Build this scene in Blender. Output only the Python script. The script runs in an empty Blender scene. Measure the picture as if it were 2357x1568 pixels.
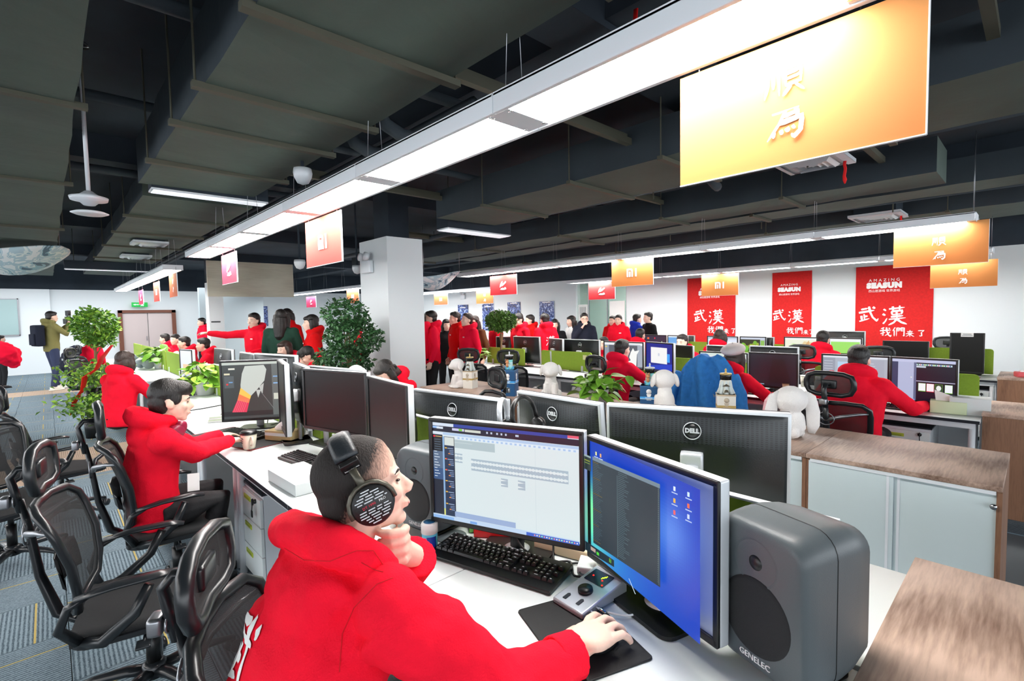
import bpy, bmesh, math, random
import numpy as np
from mathutils import Vector, Matrix, Euler, Quaternion
R = math.radians
rnd = random.Random(7)
SC = bpy.context.scene
COL = SC.collection

# ------------------------------------------------------------------ camera
FPX, HC = 1141.0, 1.65                     # focal length in pixels of the 2357 wide frame, eye height
_p, _r, _a = R(3.16), R(1.09), R(46.91)
FW = Vector((math.cos(_a)*math.cos(_p), math.sin(_a)*math.cos(_p), -math.sin(_p)))
_rt = Vector((math.sin(_a), -math.cos(_a), 0)); _up = _rt.cross(FW)
RT = _rt*math.cos(_r) - _up*math.sin(_r)
UP = _rt*math.sin(_r) + _up*math.cos(_r)
CAMP = Vector((0, 0, HC))
cd = bpy.data.cameras.new('camera'); cam = bpy.data.objects.new('camera', cd); COL.objects.link(cam)
cam.matrix_world = Matrix.Translation(CAMP) @ Matrix((RT, UP, -FW)).transposed().to_4x4()
cd.sensor_width = 36.0; cd.lens = FPX/2357*36; cd.clip_start = 0.02; cd.clip_end = 100
SC.camera = cam
# ------------------------------------------------------------------ world and exposure
w = bpy.data.worlds.new('world'); SC.world = w; w.use_nodes = True
w.node_tree.nodes['Background'].inputs[0].default_value = (0.90, 0.95, 1.0, 1)
w.node_tree.nodes['Background'].inputs[1].default_value = 4.3
SC.view_settings.view_transform = 'Standard'; SC.view_settings.look = 'None'
SC.view_settings.exposure = 0.0; SC.view_settings.gamma = 1.0
SC.view_settings.use_curve_mapping = False
LIGHT_K = 47.0                             # radiance of the tube diffusers
SC.cycles.max_bounces = 6; SC.cycles.diffuse_bounces = 3; SC.cycles.glossy_bounces = 3
SC.cycles.transparent_max_bounces = 12; SC.cycles.sample_clamp_indirect = 6.0
SC.cycles.use_adaptive_sampling = True

def area(name, loc, size, power, col=(.96, .98, 1)):
    l = bpy.data.lights.new(name, 'AREA'); l.shape = 'RECTANGLE'; l.size, l.size_y = size; l.energy = power; l.color = col
    o = bpy.data.objects.new(name, l); COL.objects.link(o); o.location = loc; return o
area('ceiling_fill_far_bay', (1.2, 19.6, 2.95), (7, 2.5), 230)  # unseen fill lights added at ceiling height to brighten the far walls
area('ceiling_fill_corner', (8.6, 15.5, 2.8), (1.2, 8), 260)
area('ceiling_fill_entry', (-2.6, 13.5, 2.7), (1.5, 6), 160)
# ------------------------------------------------------------------ survey helpers: where a sight line meets a plane of the room
def ray(x, y):
    return (FW*FPX + RT*(x-1178.5) - UP*(y-784)).normalized()
def onz(x, y, z): d = ray(x, y); return CAMP + d*((z-HC)/d.z)
def onX(x, y, X): d = ray(x, y); return CAMP + d*(X/d.x)
def onY(x, y, Y): d = ray(x, y); return CAMP + d*(Y/d.y)
def dep(x, y, d): r = ray(x, y); return CAMP + r*(d/r.dot(FW))

# ------------------------------------------------------------------ materials
MATS = {}
def nt(name):
    m = bpy.data.materials.new(name); m.use_nodes = True; MATS[name] = m
    return m, m.node_tree.nodes, m.node_tree.links
def srgb(h):
    if isinstance(h, str):
        h = h.lstrip('#'); c = [int(h[i:i+2], 16)/255 for i in (0, 2, 4)]
    else: c = list(h)
    return tuple((v/12.92 if v <= .04045 else ((v+.055)/1.055)**2.4) for v in c) + (1,)
def mat(name, col, rough=.6, metal=0, bump=0, bscale=60, var=0, vscale=4, emit=0, spec=.5, sheen=0, alpha=1, coat=0, stretch=None):
    if name in MATS: return MATS[name]
    m, N, L = nt(name); b = N['Principled BSDF']; c = srgb(col)
    b.inputs['Base Color'].default_value = c
    b.inputs['Roughness'].default_value = rough; b.inputs['Metallic'].default_value = metal
    b.inputs['Specular IOR Level'].default_value = spec
    if sheen: b.inputs['Sheen Weight'].default_value = sheen; b.inputs['Sheen Tint'].default_value = c
    if coat: b.inputs['Coat Weight'].default_value = coat; b.inputs['Coat Roughness'].default_value = .1
    if alpha < 1: b.inputs['Alpha'].default_value = alpha
    if emit:
        b.inputs['Emission Color'].default_value = c; b.inputs['Emission Strength'].default_value = emit
    tc = None
    def vec():
        nonlocal tc
        if tc is None:
            t = N.new('ShaderNodeTexCoord'); mp = N.new('ShaderNodeMapping'); L.new(t.outputs['Object'], mp.inputs[0])
            if stretch: mp.inputs['Scale'].default_value = stretch
            tc = mp.outputs[0]
        return tc
    if bump:
        n = N.new('ShaderNodeTexNoise'); n.inputs['Scale'].default_value = bscale; n.inputs['Detail'].default_value = 4
        L.new(vec(), n.inputs['Vector']); bp = N.new('ShaderNodeBump'); bp.inputs['Strength'].default_value = bump
        bp.inputs['Distance'].default_value = .01; L.new(n.outputs[0], bp.inputs['Height']); L.new(bp.outputs[0], b.inputs['Normal'])
    if var:
        n = N.new('ShaderNodeTexNoise'); n.inputs['Scale'].default_value = vscale; n.inputs['Detail'].default_value = 5
        L.new(vec(), n.inputs['Vector']); r = N.new('ShaderNodeValToRGB')
        r.color_ramp.elements[0].position = .3; r.color_ramp.elements[1].position = .7
        r.color_ramp.elements[0].color = tuple(v*(1-var) for v in c[:3])+(1,)
        r.color_ramp.elements[1].color = tuple(min(1, v*(1+var)) for v in c[:3])+(1,)
        L.new(n.outputs[0], r.inputs[0]); L.new(r.outputs[0], b.inputs['Base Color'])
    return m
def wood(name, dark, light, axis='Y', scale=1.0, rough=.45):
    m, N, L = nt(name); b = N['Principled BSDF']; b.inputs['Roughness'].default_value = rough
    t = N.new('ShaderNodeTexCoord'); mp = N.new('ShaderNodeMapping'); L.new(t.outputs['Object'], mp.inputs[0])
    s = [9*scale]*3; s['XYZ'.index(axis)] = .9*scale; mp.inputs['Scale'].default_value = s
    n0 = N.new('ShaderNodeTexNoise'); n0.inputs['Scale'].default_value = .6; n0.inputs['Detail'].default_value = 2; L.new(mp.outputs[0], n0.inputs['Vector'])
    wv = N.new('ShaderNodeTexWave'); wv.inputs['Scale'].default_value = .8; wv.inputs['Distortion'].default_value = 6
    wv.inputs['Detail'].default_value = 3; wv.inputs['Detail Scale'].default_value = .6; L.new(mp.outputs[0], wv.inputs['Vector'])
    n1 = N.new('ShaderNodeTexNoise'); n1.inputs['Scale'].default_value = 13; n1.inputs['Detail'].default_value = 8; L.new(mp.outputs[0], n1.inputs['Vector'])
    mx = N.new('ShaderNodeMix'); mx.data_type = 'FLOAT'; mx.inputs[0].default_value = .62
    L.new(wv.outputs['Fac'], mx.inputs[2]); L.new(n1.outputs[0], mx.inputs[3])
    mx2 = N.new('ShaderNodeMix'); mx2.data_type = 'FLOAT'; mx2.inputs[0].default_value = .35; L.new(mx.outputs[0], mx2.inputs[2]); L.new(n0.outputs[0], mx2.inputs[3])
    r = N.new('ShaderNodeValToRGB'); r.color_ramp.elements[0].position = .32; r.color_ramp.elements[1].position = .66
    r.color_ramp.elements[0].color = srgb(dark); r.color_ramp.elements[1].color = srgb(light)
    L.new(mx2.outputs[0], r.inputs[0]); L.new(r.outputs[0], b.inputs['Base Color'])
    bp = N.new('ShaderNodeBump'); bp.inputs['Strength'].default_value = .12; bp.inputs['Distance'].default_value = .003
    L.new(n1.outputs[0], bp.inputs['Height']); L.new(bp.outputs[0], b.inputs['Normal'])
    return m
def screen_mat(name='screen_picture', k=1.0):
    m, N, L = nt(name); b = N['Principled BSDF']; b.inputs['Base Color'].default_value = (.01, .01, .012, 1)
    b.inputs['Roughness'].default_value = .35
    a = N.new('ShaderNodeAttribute'); a.attribute_name = 'Col'
    L.new(a.outputs['Color'], b.inputs['Emission Color']); b.inputs['Emission Strength'].default_value = k
    return m
def mesh_fabric(name, col, scale=420, open_=.45):
    """woven net: real holes read through alpha of a fine square lattice"""
    m, N, L = nt(name); b = N['Principled BSDF']; b.inputs['Base Color'].default_value = srgb(col); b.inputs['Roughness'].default_value = .7
    t = N.new('ShaderNodeTexCoord'); outs = []
    for ax, off in ((0, 0), (1, 1), (2, 2)):
        wv = N.new('ShaderNodeTexWave'); wv.bands_direction = 'XYZ'[ax]; wv.inputs['Scale'].default_value = scale/6.283
        L.new(t.outputs['Object'], wv.inputs['Vector']); outs.append(wv.outputs['Fac'])
    ad = N.new('ShaderNodeMath'); ad.operation = 'MAXIMUM'; L.new(outs[1], ad.inputs[0]); L.new(outs[2], ad.inputs[1])
    gt = N.new('ShaderNodeMapRange'); gt.inputs[1].default_value = .45; gt.inputs[2].default_value = .85
    gt.inputs[3].default_value = 1-open_; gt.inputs[4].default_value = 1; L.new(ad.outputs[0], gt.inputs[0]); L.new(gt.outputs[0], b.inputs['Alpha'])
    return m

# ------------------------------------------------------------------ mesh builder
class MB:
    def __init__(s): s.v = []; s.f = []; s.m = []; s.sm = []; s.c = []; s.M = Matrix()
    def add(s, vs, fs, mi=0, smooth=False, col=None):
        o = len(s.v); s.v += [tuple(s.M @ Vector(p)) for p in vs]
        for f in fs: s.f.append([o+i for i in f]); s.m.append(mi); s.sm.append(smooth); s.c.append(col)
        return s
    def box(s, c, d, mi=0, M=None, bev=0, col=None):
        x, y, z = d[0]/2, d[1]/2, d[2]/2
        if bev > 0:
            b = min(bev, x*.98, y*.98, z*.98); bm = bmesh.new(); bmesh.ops.create_cube(bm, size=1)
            for v in bm.verts: v.co = Vector((v.co.x*d[0], v.co.y*d[1], v.co.z*d[2]))
            bmesh.ops.bevel(bm, geom=list(bm.edges), offset=b, segments=2, profile=.7, affect='EDGES')
            vs = [v.co.copy() for v in bm.verts]; fs = [[v.index for v in f.verts] for f in bm.faces]; bm.free()
            sm = True
        else:
            vs = [(a, b_, c_) for a in (-x, x) for b_ in (-y, y) for c_ in (-z, z)]
            fs = [(0, 1, 3, 2), (4, 6, 7, 5), (0, 4, 5, 1), (2, 3, 7, 6), (0, 2, 6, 4), (1, 5, 7, 3)]; sm = False
        if M is not None: vs = [M @ Vector(p) for p in vs]
        return s.add([Vector(p)+Vector(c) for p in vs], fs, mi, sm if bev else False, col)
    def ring(s, rings, mi=0, cap=True, smooth=True, closed=False):
        n = len(rings[0]); vs = [p for r in rings for p in r]; fs = []
        k = len(rings)
        for i in range(k if closed else k-1):
            a, b = i*n, ((i+1) % k)*n
            for j in range(n): fs.append((a+j, a+(j+1) % n, b+(j+1) % n, b+j))
        if cap and not closed: fs.append(tuple(range(n))[::-1]); fs.append(tuple((k-1)*n+j for j in range(n)))
        return s.add(vs, fs, mi, smooth)
    def tube(s, pts, r, n=8, mi=0, closed=False, flat=1.0, up=None):
        pts = [Vector(p) for p in pts]; k = len(pts)
        rs = r if hasattr(r, '__len__') else [r]*k
        rings = []; prev = None
        for i, p in enumerate(pts):
            if closed: t = pts[(i+1) % k]-pts[i-1]
            else: t = pts[min(i+1, k-1)]-pts[max(i-1, 0)]
            t = t.normalized() if t.length > 1e-9 else Vector((0, 0, 1))
            if prev is None:
                u = Vector(up) if up else (Vector((0, 0, 1)) if abs(t.z) < .9 else Vector((1, 0, 0)))
            else: u = prev
            a = (u - t*u.dot(t)); a = a.normalized() if a.length > 1e-6 else t.orthogonal().normalized()
            b = t.cross(a); prev = a
            rings.append([p + a*(rs[i]*flat*math.sin(q)) + b*(rs[i]*math.cos(q)) for q in [2*math.pi*j/n for j in range(n)]])
        return s.ring(rings, mi, closed=closed)
    def cyl(s, p0, p1, r0, r1=None, n=16, mi=0): return s.tube([p0, p1], [r0, r0 if r1 is None else r1], n, mi)
    def lathe(s, prof, n=20, mi=0, c=(0, 0, 0), cap=True):
        return s.ring([[(c[0]+r*math.cos(2*math.pi*j/n), c[1]+r*math.sin(2*math.pi*j/n), c[2]+z) for j in range(n)] for r, z in prof], mi, cap)
    def ell(s, c, r, M=None, n=14, k=9, mi=0):
        c = Vector(c); r = r if hasattr(r, '__len__') else (r, r, r); rings = []
        for i in range(1, k):
            ph = math.pi*i/k
            rr = []
            for j in range(n):
                q = 2*math.pi*j/n; p = Vector((r[0]*math.sin(ph)*math.cos(q), r[1]*math.sin(ph)*math.sin(q), -r[2]*math.cos(ph)))
                rr.append(c + (M @ p if M is not None else p))
            rings.append(rr)
        lo = Vector((0, 0, -r[2])); hi = Vector((0, 0, r[2]))
        if M is not None: lo = M @ lo; hi = M @ hi
        vs = [p for q in rings for p in q]+[c+lo, c+hi]; fs = []
        for i in range(k-2):
            for j in range(n): fs.append((i*n+j, i*n+(j+1) % n, (i+1)*n+(j+1) % n, (i+1)*n+j))
        L = len(vs)
        for j in range(n): fs.append((L-2, (j+1) % n, j)); fs.append((L-1, (k-2)*n+j, (k-2)*n+(j+1) % n))
        return s.add(vs, fs, mi, True)
    def prism(s, poly, z0, z1, mi=0, M=None, smooth=False):
        n = len(poly); vs = [Vector((x, y, z0)) for x, y in poly]+[Vector((x, y, z1)) for x, y in poly]
        if M is not None: vs = [M @ p for p in vs]
        fs = [tuple(range(n))[::-1], tuple(range(n, 2*n))]+[(i, (i+1) % n, n+(i+1) % n, n+i) for i in range(n)]
        return s.add(vs, fs, mi, smooth)
    def quad(s, pts, mi=0, col=None): return s.add(pts, [tuple(range(len(pts)))], mi, False, col)
    def mesh(s, name):
        me = bpy.data.meshes.new(name); me.from_pydata(s.v, [], s.f)
        me.polygons.foreach_set('material_index', s.m); me.polygons.foreach_set('use_smooth', s.sm)
        if any(c is not None for c in s.c):
            a = me.color_attributes.new('Col', 'FLOAT_COLOR', 'CORNER'); buf = []
            for f, c in zip(s.f, s.c): buf += list(c or (0, 0, 0, 1))*len(f)
            a.data.foreach_set('color', buf)
        me.update(); return me
    def obj(s, name, mats, parent=None, **kw):
        me = s.mesh(name)
        for m in (mats if isinstance(mats, (list, tuple)) else [mats]): me.materials.append(m)
        return link(name, me, parent, **kw)
def link(name, data, parent=None, loc=None, M=None, label=None, cat=None, group=None, kind=None):
    o = bpy.data.objects.new(name, data); COL.objects.link(o)
    if parent is not None: o.parent = parent
    if M is not None: o.matrix_local = M
    if loc is not None: o.location = loc
    return tag(o, label, cat, group, kind)
def tag(o, label=None, cat=None, group=None, kind=None):
    for k, v in (('label', label), ('category', cat), ('group', group), ('kind', kind)):
        if v: o[k] = v
    return o
def root(name, label, cat, loc=(0, 0, 0), rz=0, group=None, parent=None, scale=1.0):
    o = bpy.data.objects.new(name, None); COL.objects.link(o); o.location = loc; o.rotation_euler = (0, 0, rz)
    o.scale = (scale,)*3; o.empty_display_size = .1
    return tag(o, label, cat, group)
KIDS = {}
def dup(r, loc, rz=0, label=None, group=None, scale=None, skip=()):
    kids = {}
    for o in bpy.data.objects:
        if o.parent: kids.setdefault(o.parent.name, []).append(o)
    def cp(o, par):
        c = o.copy(); COL.objects.link(c); c.parent = par
        for k in kids.get(o.name, []):
            if k.name.split('.')[0] not in skip: cp(k, c)
        return c
    c = cp(r, None); c.location = loc; c.rotation_euler = (0, 0, rz)
    if scale: c.scale = (scale,)*3
    if label: c['label'] = label
    if group: c['group'] = group
    return c
def struct(name, mb, mats): return mb.obj(name, mats, kind='structure')
def align(p, x=None, z=None):
    """matrix at p whose local x points along x and local z near z"""
    x = Vector(x).normalized(); z = Vector(z or (0, 0, 1)); y = z.cross(x).normalized(); z = x.cross(y)
    return Matrix.Translation(p) @ Matrix((x, y, z)).transposed().to_4x4()
# brush-written characters: polylines of strokes in a unit square, (points, weight)
BRUSH = {
'武': ['18 80 50 84', '5 62 80 70', '30 52 30 20', '31 38 47 40', '16 44 17 18', '4 12 54 25', '56 94 60 60 70 30 88 8 96 22', '74 89 85 80'],
'漢': ['8 84 18 75', '3 60 14 52', '2 10 12 22 20 38', '30 83 93 87', '46 95 46 74', '74 97 72 74', '40 70 42 52', '40 70 83 73 79 53', '42 54 80 56', '60 74 60 30', '36 43 85 46', '27 31 95 35', '60 32 46 14 24 2', '60 30 76 14 98 3'],
'我': ['38 93 12 80', '4 61 92 69', '30 85 30 14 19 21', '9 32 47 46', '56 95 60 55 74 20 90 6 95 22', '84 52 66 28 44 12', '74 89 85 79'],
'們': ['22 93 3 56', '16 66 16 5', '34 88 34 6', '34 86 57 87 54 56', '35 72 54 73', '35 58 54 59', '66 87 68 56', '66 87 93 88 92 10 83 14', '68 73 90 74', '68 59 90 60'],
'来': ['18 77 83 82', '28 66 36 56', '73 70 64 56', '5 47 95 53', '50 96 50 3', '46 46 30 24 4 8', '54 46 70 24 97 8'],
'了': ['16 83 82 88 52 62', '52 62 57 14 40 9 31 18'],
'順': ['12 88 10 40 1 10', '24 82 24 30', '38 91 38 8', '48 90 97 93', '70 90 64 76', '54 74 54 28', '54 74 91 76 90 28', '55 60 88 61', '55 46 88 47', '54 30 90 31', '66 26 47 4', '78 26 98 4'],
'為': ['34 97 41 86', '13 79 75 84 68 67', '50 84 30 46 0 8', '40 63 77 67 71 51', '30 47 85 52 81 16 66 3 59 12', '18 27 15 12', '34 29 37 16', '48 31 53 19', '62 33 68 23']}
def brushmesh(ch, size, depth):
    b = MB()
    for j, st in enumerate(BRUSH[ch]):
        v = [float(x)/100-.5 for x in st.split()]; P = [Vector((v[i], v[i+1])) for i in range(0, len(v), 2)]; out = []
        for i in range(len(P)-1):
            for k in range(4): out.append(P[i].lerp(P[i+1], k/4))
        out.append(P[-1]); n = len(out); Lp = []; Rp = []
        for i, p in enumerate(out):
            t = (out[min(i+1, n-1)]-out[max(i-1, 0)]); t = t.normalized() if t.length else Vector((1, 0)); q = i/(n-1)
            w_ = (.058+.014*math.sin(j*2.1))*(1.15-.35*math.sin(math.pi*q))*(1 if q < .7 else 1.05-.85*(q-.7)/.3)*(.65 if q == 0 else 1)
            if len(BRUSH[ch]) > 9: w_ *= .82
            nn = Vector((-t.y, t.x)); Lp.append((p+nn*w_)*size); Rp.append((p-nn*w_)*size)
        for i in range(n-1):
            z = depth+.00002*j; b.add([(*Rp[i], z), (*Rp[i+1], z), (*Lp[i+1], z), (*Lp[i], z)], [(0, 1, 2, 3)])
    return b.mesh('character')
_tx = {}
def textmesh(body, size=1, depth=.002, bold=0, shear=0, spacing=1):
    """lettering as a mesh in the local xy plane, centred"""
    key = (body, round(size, 4), round(depth, 5), bold, shear, spacing)
    if key in _tx: return _tx[key]
    cu = bpy.data.curves.new('lettering', 'FONT'); cu.body = body; cu.size = size; cu.extrude = depth; cu.offset = bold
    cu.shear = shear; cu.align_x = 'CENTER'; cu.align_y = 'CENTER'; cu.space_character = spacing; cu.resolution_u = 2
    o = bpy.data.objects.new('tmp', cu); COL.objects.link(o)
    me = bpy.data.meshes.new_from_object(o.evaluated_get(bpy.context.evaluated_depsgraph_get()))
    bpy.data.objects.remove(o)
    if bold:          # heavier strokes: the same outline laid again a hair apart
        bm = bmesh.new(); d_ = size*.011
        for k, (dx, dy) in enumerate(((0, 0), (d_, 0), (-d_, 0), (0, d_), (0, -d_))):
            m2 = me.copy(); m2.transform(Matrix.Translation((dx, dy, k*depth*.05))); bm.from_mesh(m2); bpy.data.meshes.remove(m2)
        bm.to_mesh(me); bm.free()
    _tx[key] = me; return me
def lettering(name, body, size, M, material, parent, depth=.001, bold=0, shear=0, spacing=1, label=None):
    me = brushmesh(body, size, depth) if body in BRUSH else textmesh(body, size, depth, bold, shear, spacing).copy(); me.materials.clear(); me.materials.append(material)
    return link(name, me, parent, M=M, label=label)
def frame_M(origin, right, up):
    """matrix: local x = right, local y = up, z out of the face"""
    x = Vector(right).normalized(); y = Vector(up).normalized(); z = x.cross(y).normalized(); y = z.cross(x)
    return Matrix.Translation(origin) @ Matrix((x, y, z)).transposed().to_4x4()
# ================================================================== materials
M_wall = mat('wall_paint', (.90, .925, .935), .85, bump=.03, bscale=90)
M_dark = mat('ceiling_dark_paint', (.16, .20, .24), .9, var=.25, vscale=1.5)
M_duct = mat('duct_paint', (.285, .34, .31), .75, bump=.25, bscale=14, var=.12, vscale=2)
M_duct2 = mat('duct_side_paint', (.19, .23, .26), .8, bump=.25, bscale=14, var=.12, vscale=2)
M_strap = mat('strap_iron', (.32, .32, .27), .7, .1)
M_white = mat('white_laminate', (.87, .90, .90), .35)
M_whiteM = mat('white_metal', (.88, .90, .92), .4, .1)
M_edge = mat('dark_edge_band', (.10, .12, .16), .4)
M_black = mat('black_plastic', (.05, .055, .06), .38)
M_blackM = mat('black_plastic_satin', (.10, .11, .12), .3, bump=.05, bscale=300)
M_silver = mat('silver_plastic', (.82, .84, .86), .28, .25)
M_chrome = mat('chrome', (.9, .9, .9), .12, 1)
M_steel = mat('brushed_steel', (.62, .63, .65), .35, .9)
M_green = mat('green_felt', (.56, .68, .22), .95, bump=.2, bscale=400, var=.06, vscale=60)
M_greenP = mat('lime_plastic', (.72, .78, .25), .4)
M_wood = wood('walnut_laminate', (.43, .32, .25), (.74, .62, .53), 'Y')
M_woodX = wood('walnut_laminate_side', (.36, .24, .17), (.60, .44, .34), 'Z')
M_woodT = wood('walnut_laminate_top', (.44, .33, .27), (.80, .69, .62), 'X', .8)
M_woodE = mat('walnut_edge', (.50, .34, .24), .45, var=.15, vscale=20)
M_glassdoor = mat('sliding_door_laminate', (.84, .90, .91), .25)
M_lamp = mat('lamp_diffuser', (1, .985, .97), .5, emit=LIGHT_K)
M_alu = mat('white_aluminium', (.92, .94, .96), .45, .0)
M_screen = screen_mat()
M_off = mat('screen_glass_off', (.045, .05, .055), .42, spec=.3)
M_paper = mat('white_paper', (.97, .97, .96), .8)
M_redban = mat('red_banner_cloth', (.80, .07, .07), .8, bump=.15, bscale=200, var=.10, vscale=30)
M_text = mat('white_print', (.97, .97, .97), .7)
M_baseb = mat('grey_skirting', (.52, .55, .60), .6)
M_doorb = mat('beige_door', (.80, .74, .73), .5)
M_doorf = mat('brown_frame', (.46, .27, .20), .5)
M_pine = wood('pale_board', (.76, .74, .66), (.86, .85, .77), 'X', .35)

# ================================================================== sides outside the frame stay open so even world light fills the room
# ================================================================== floor: carpet tiles on a slab
def carpet(name, base, dark, line):
    m, N, L = nt(name); b = N['Principled BSDF']; b.inputs['Roughness'].default_value = .95; b.inputs['Specular IOR Level'].default_value = .1
    t = N.new('ShaderNodeTexCoord'); wv = N.new('ShaderNodeTexWave'); wv.bands_direction = 'X'; wv.inputs['Scale'].default_value = 17
    wv.inputs['Distortion'].default_value = 2.2; wv.inputs['Detail'].default_value = 3; wv.inputs['Detail Scale'].default_value = 9
    L.new(t.outputs['Object'], wv.inputs['Vector'])
    n = N.new('ShaderNodeTexNoise'); n.inputs['Scale'].default_value = 220; n.inputs['Detail'].default_value = 3
    mp = N.new('ShaderNodeMapping'); mp.inputs['Scale'].default_value = (1, .12, 1); L.new(t.outputs['Object'], mp.inputs[0]); L.new(mp.outputs[0], n.inputs['Vector'])
    mx = N.new('ShaderNodeMix'); mx.data_type = 'FLOAT'; mx.inputs[0].default_value = .5; L.new(wv.outputs['Fac'], mx.inputs[2]); L.new(n.outputs[0], mx.inputs[3])
    r = N.new('ShaderNodeValToRGB'); r.color_ramp.elements[0].position = .22; r.color_ramp.elements[1].position = .68
    r.color_ramp.elements[0].color = srgb(dark); r.color_ramp.elements[1].color = srgb(base); L.new(mx.outputs[0], r.inputs[0])
    sx = N.new('ShaderNodeSeparateXYZ'); L.new(t.outputs['Object'], sx.inputs[0])
    d = N.new('ShaderNodeMath'); d.operation = 'SUBTRACT'; d.inputs[1].default_value = .118; L.new(sx.outputs[0], d.inputs[0])
    ab = N.new('ShaderNodeMath'); ab.operation = 'ABSOLUTE'; L.new(d.outputs[0], ab.inputs[0])
    lt = N.new('ShaderNodeMath'); lt.operation = 'LESS_THAN'; lt.inputs[1].default_value = .0045; L.new(ab.outputs[0], lt.inputs[0])
    mc = N.new('ShaderNodeMix'); mc.data_type = 'RGBA'; L.new(lt.outputs[0], mc.inputs[0]); L.new(r.outputs[0], mc.inputs[6]); mc.inputs[7].default_value = srgb(line)
    L.new(mc.outputs[2], b.inputs['Base Color'])
    bp = N.new('ShaderNodeBump'); bp.inputs['Strength'].default_value = .4; bp.inputs['Distance'].default_value = .004; L.new(mx.outputs[0], bp.inputs['Height']); L.new(bp.outputs[0], b.inputs['Normal'])
    return m
M_carp = carpet('blue_grey_carpet', (.53, .60, .64), (.27, .33, .37), (.74, .66, .40))
M_carpT = carpet('tan_carpet', (.78, .70, .62), (.58, .50, .45), (.74, .66, .50))
mb = MB(); mb.box((3, 9, -.06), (34, 34, .1)); FLOOR = struct('floor', mb, mat('floor_screed', (.45, .48, .50), .9))
S_T = .5
def is_tan(y): return 7.0 <= y < 8.5 or 15.5 <= y < 16.5
protos = {}
for tan in (0, 1):
    mb = MB(); mb.box((0, 0, 0), (S_T-.004, S_T-.004, .008)); me = mb.mesh('carpet_tile'); me.materials.append(M_carpT if tan else M_carp); protos[tan] = me
cells = []
for i in range(-16, 26):
    for j in range(-6, 46):
        x, y = (i+.5)*S_T, (j+.5)*S_T
        v = Vector((x, y, -HC)); z = v.dot(FW)
        if z < .3: continue
        px, py = 1178.5+FPX*v.dot(RT)/z, 784-FPX*v.dot(UP)/z
        if not (-700 < px < 3300 and py < 2600): continue
        if .9 < x < 5 and y > 0: continue            # under the first bench and the cupboards
        if x > 5 and y > .5: continue
        cells.append((z, x, y, i, j))
cells = [(0 if -150 < 1178.5+FPX*Vector((c[1], c[2], -HC)).dot(RT)/c[0] < 2500 and 784-FPX*Vector((c[1], c[2], -HC)).dot(UP)/c[0] < 1800 else 1,)+c for c in cells]; cells.sort(); cells = [c[1:] for c in cells]; rest = MB()
for n, (z, x, y, i, j) in enumerate(cells):
    if n < 290 or False:
        o = link('carpet_tile', protos[int(is_tan(y))], FLOOR, loc=(x, y, -.006)); o.rotation_euler = (0, 0, R(90)*((i+j) % 2))
        if is_tan(y): o['label'] = 'tan carpet tile'
    else: rest.box((x, y, -.007), (S_T-.004, S_T-.004, .008), int(is_tan(y)))
rest.obj('carpet_tile', [M_carp, M_carpT], FLOOR, kind='stuff')

# ================================================================== walls
WX, WY, WT = 11.5, 22.0, 2.6
mb = MB()
for y0, y1, z0, z1 in ((-5, 7.72, 0, WT), (7.72, 9.48, 2.5, WT), (9.48, WY, 0, WT)):
    mb.box((WX+.1, (y0+y1)/2, (z0+z1)/2), (.2, y1-y0, z1-z0))
mb.box((WX+.1, (WY-5)/2, 3.05), (.2, WY+5, .9), 1)
struct('wall_east', mb, [M_wall, M_dark])
mb = MB(); mb.box((2.5, WY+.1, 1.35), (18.2, .2, 2.7)); mb.box((2.5, WY+.1, 3.1), (18.2, .2, .8), 1); struct('wall_north', mb, [M_wall, M_dark])
mb = MB(); mb.box((2, WY-.012, .07), (17, .02, .14)); struct('baseboard_north', mb, M_baseb)
mb = MB(); mb.box((WX-.012, 3, .06), (.02, 9.4, .12)); struct('baseboard_east', mb, M_baseb)
mb = MB(); mb.box((-1.95, WY-.06, 1.35), (4.1, .12, 2.7)); struct('trim_1', mb, M_wall)          # raised white facing left of the door
# return wall behind the pointing man
mb = MB(); mb.box((4.75, 19.4, 1.35), (2.0, .2, 2.7)); struct('wall_return', mb, mat('wall_paint_grey', (.70, .75, .77), .85))
# square pillar by the cupboards, painted white up to the dark zone
mb = MB(); mb.box((3.40, 5.98, 1.32), (.52, .74, 2.64)); mb.box((3.46, 6.05, 3.05), (.3, .4, .85), 1); struct('pillar', mb, [M_wall, M_dark])
mb = MB(); mb.box((2.86, 13.15, 1.24), (.30, .30, 2.48)); mb.box((2.86, 13.15, 3.0), (.28, .28, 1.0), 1); struct('pillar', mb, [M_wall, M_dark])
# double door with brown frame in the far wall
d1 = MB(); d1.box((1.86, WY-.08, 1.0), (.12, .10, 2.0)); d1.box((3.42, WY-.08, 1.0), (.12, .10, 2.0)); d1.box((2.64, WY-.08, 1.96), (1.68, .10, .10))
D1 = struct('door_1', d1, M_doorf)
for sx in (-.37, .37):
    b = MB(); b.box((2.64+sx, WY-.05, .96), (.72, .05, 1.88), bev=.006); b.obj('door_panel', M_doorb, D1)
b = MB(); b.box((2.58, WY-.10, 1.0), (.02, .04, .16), bev=.005); b.obj('door_handle', M_steel, D1)
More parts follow.
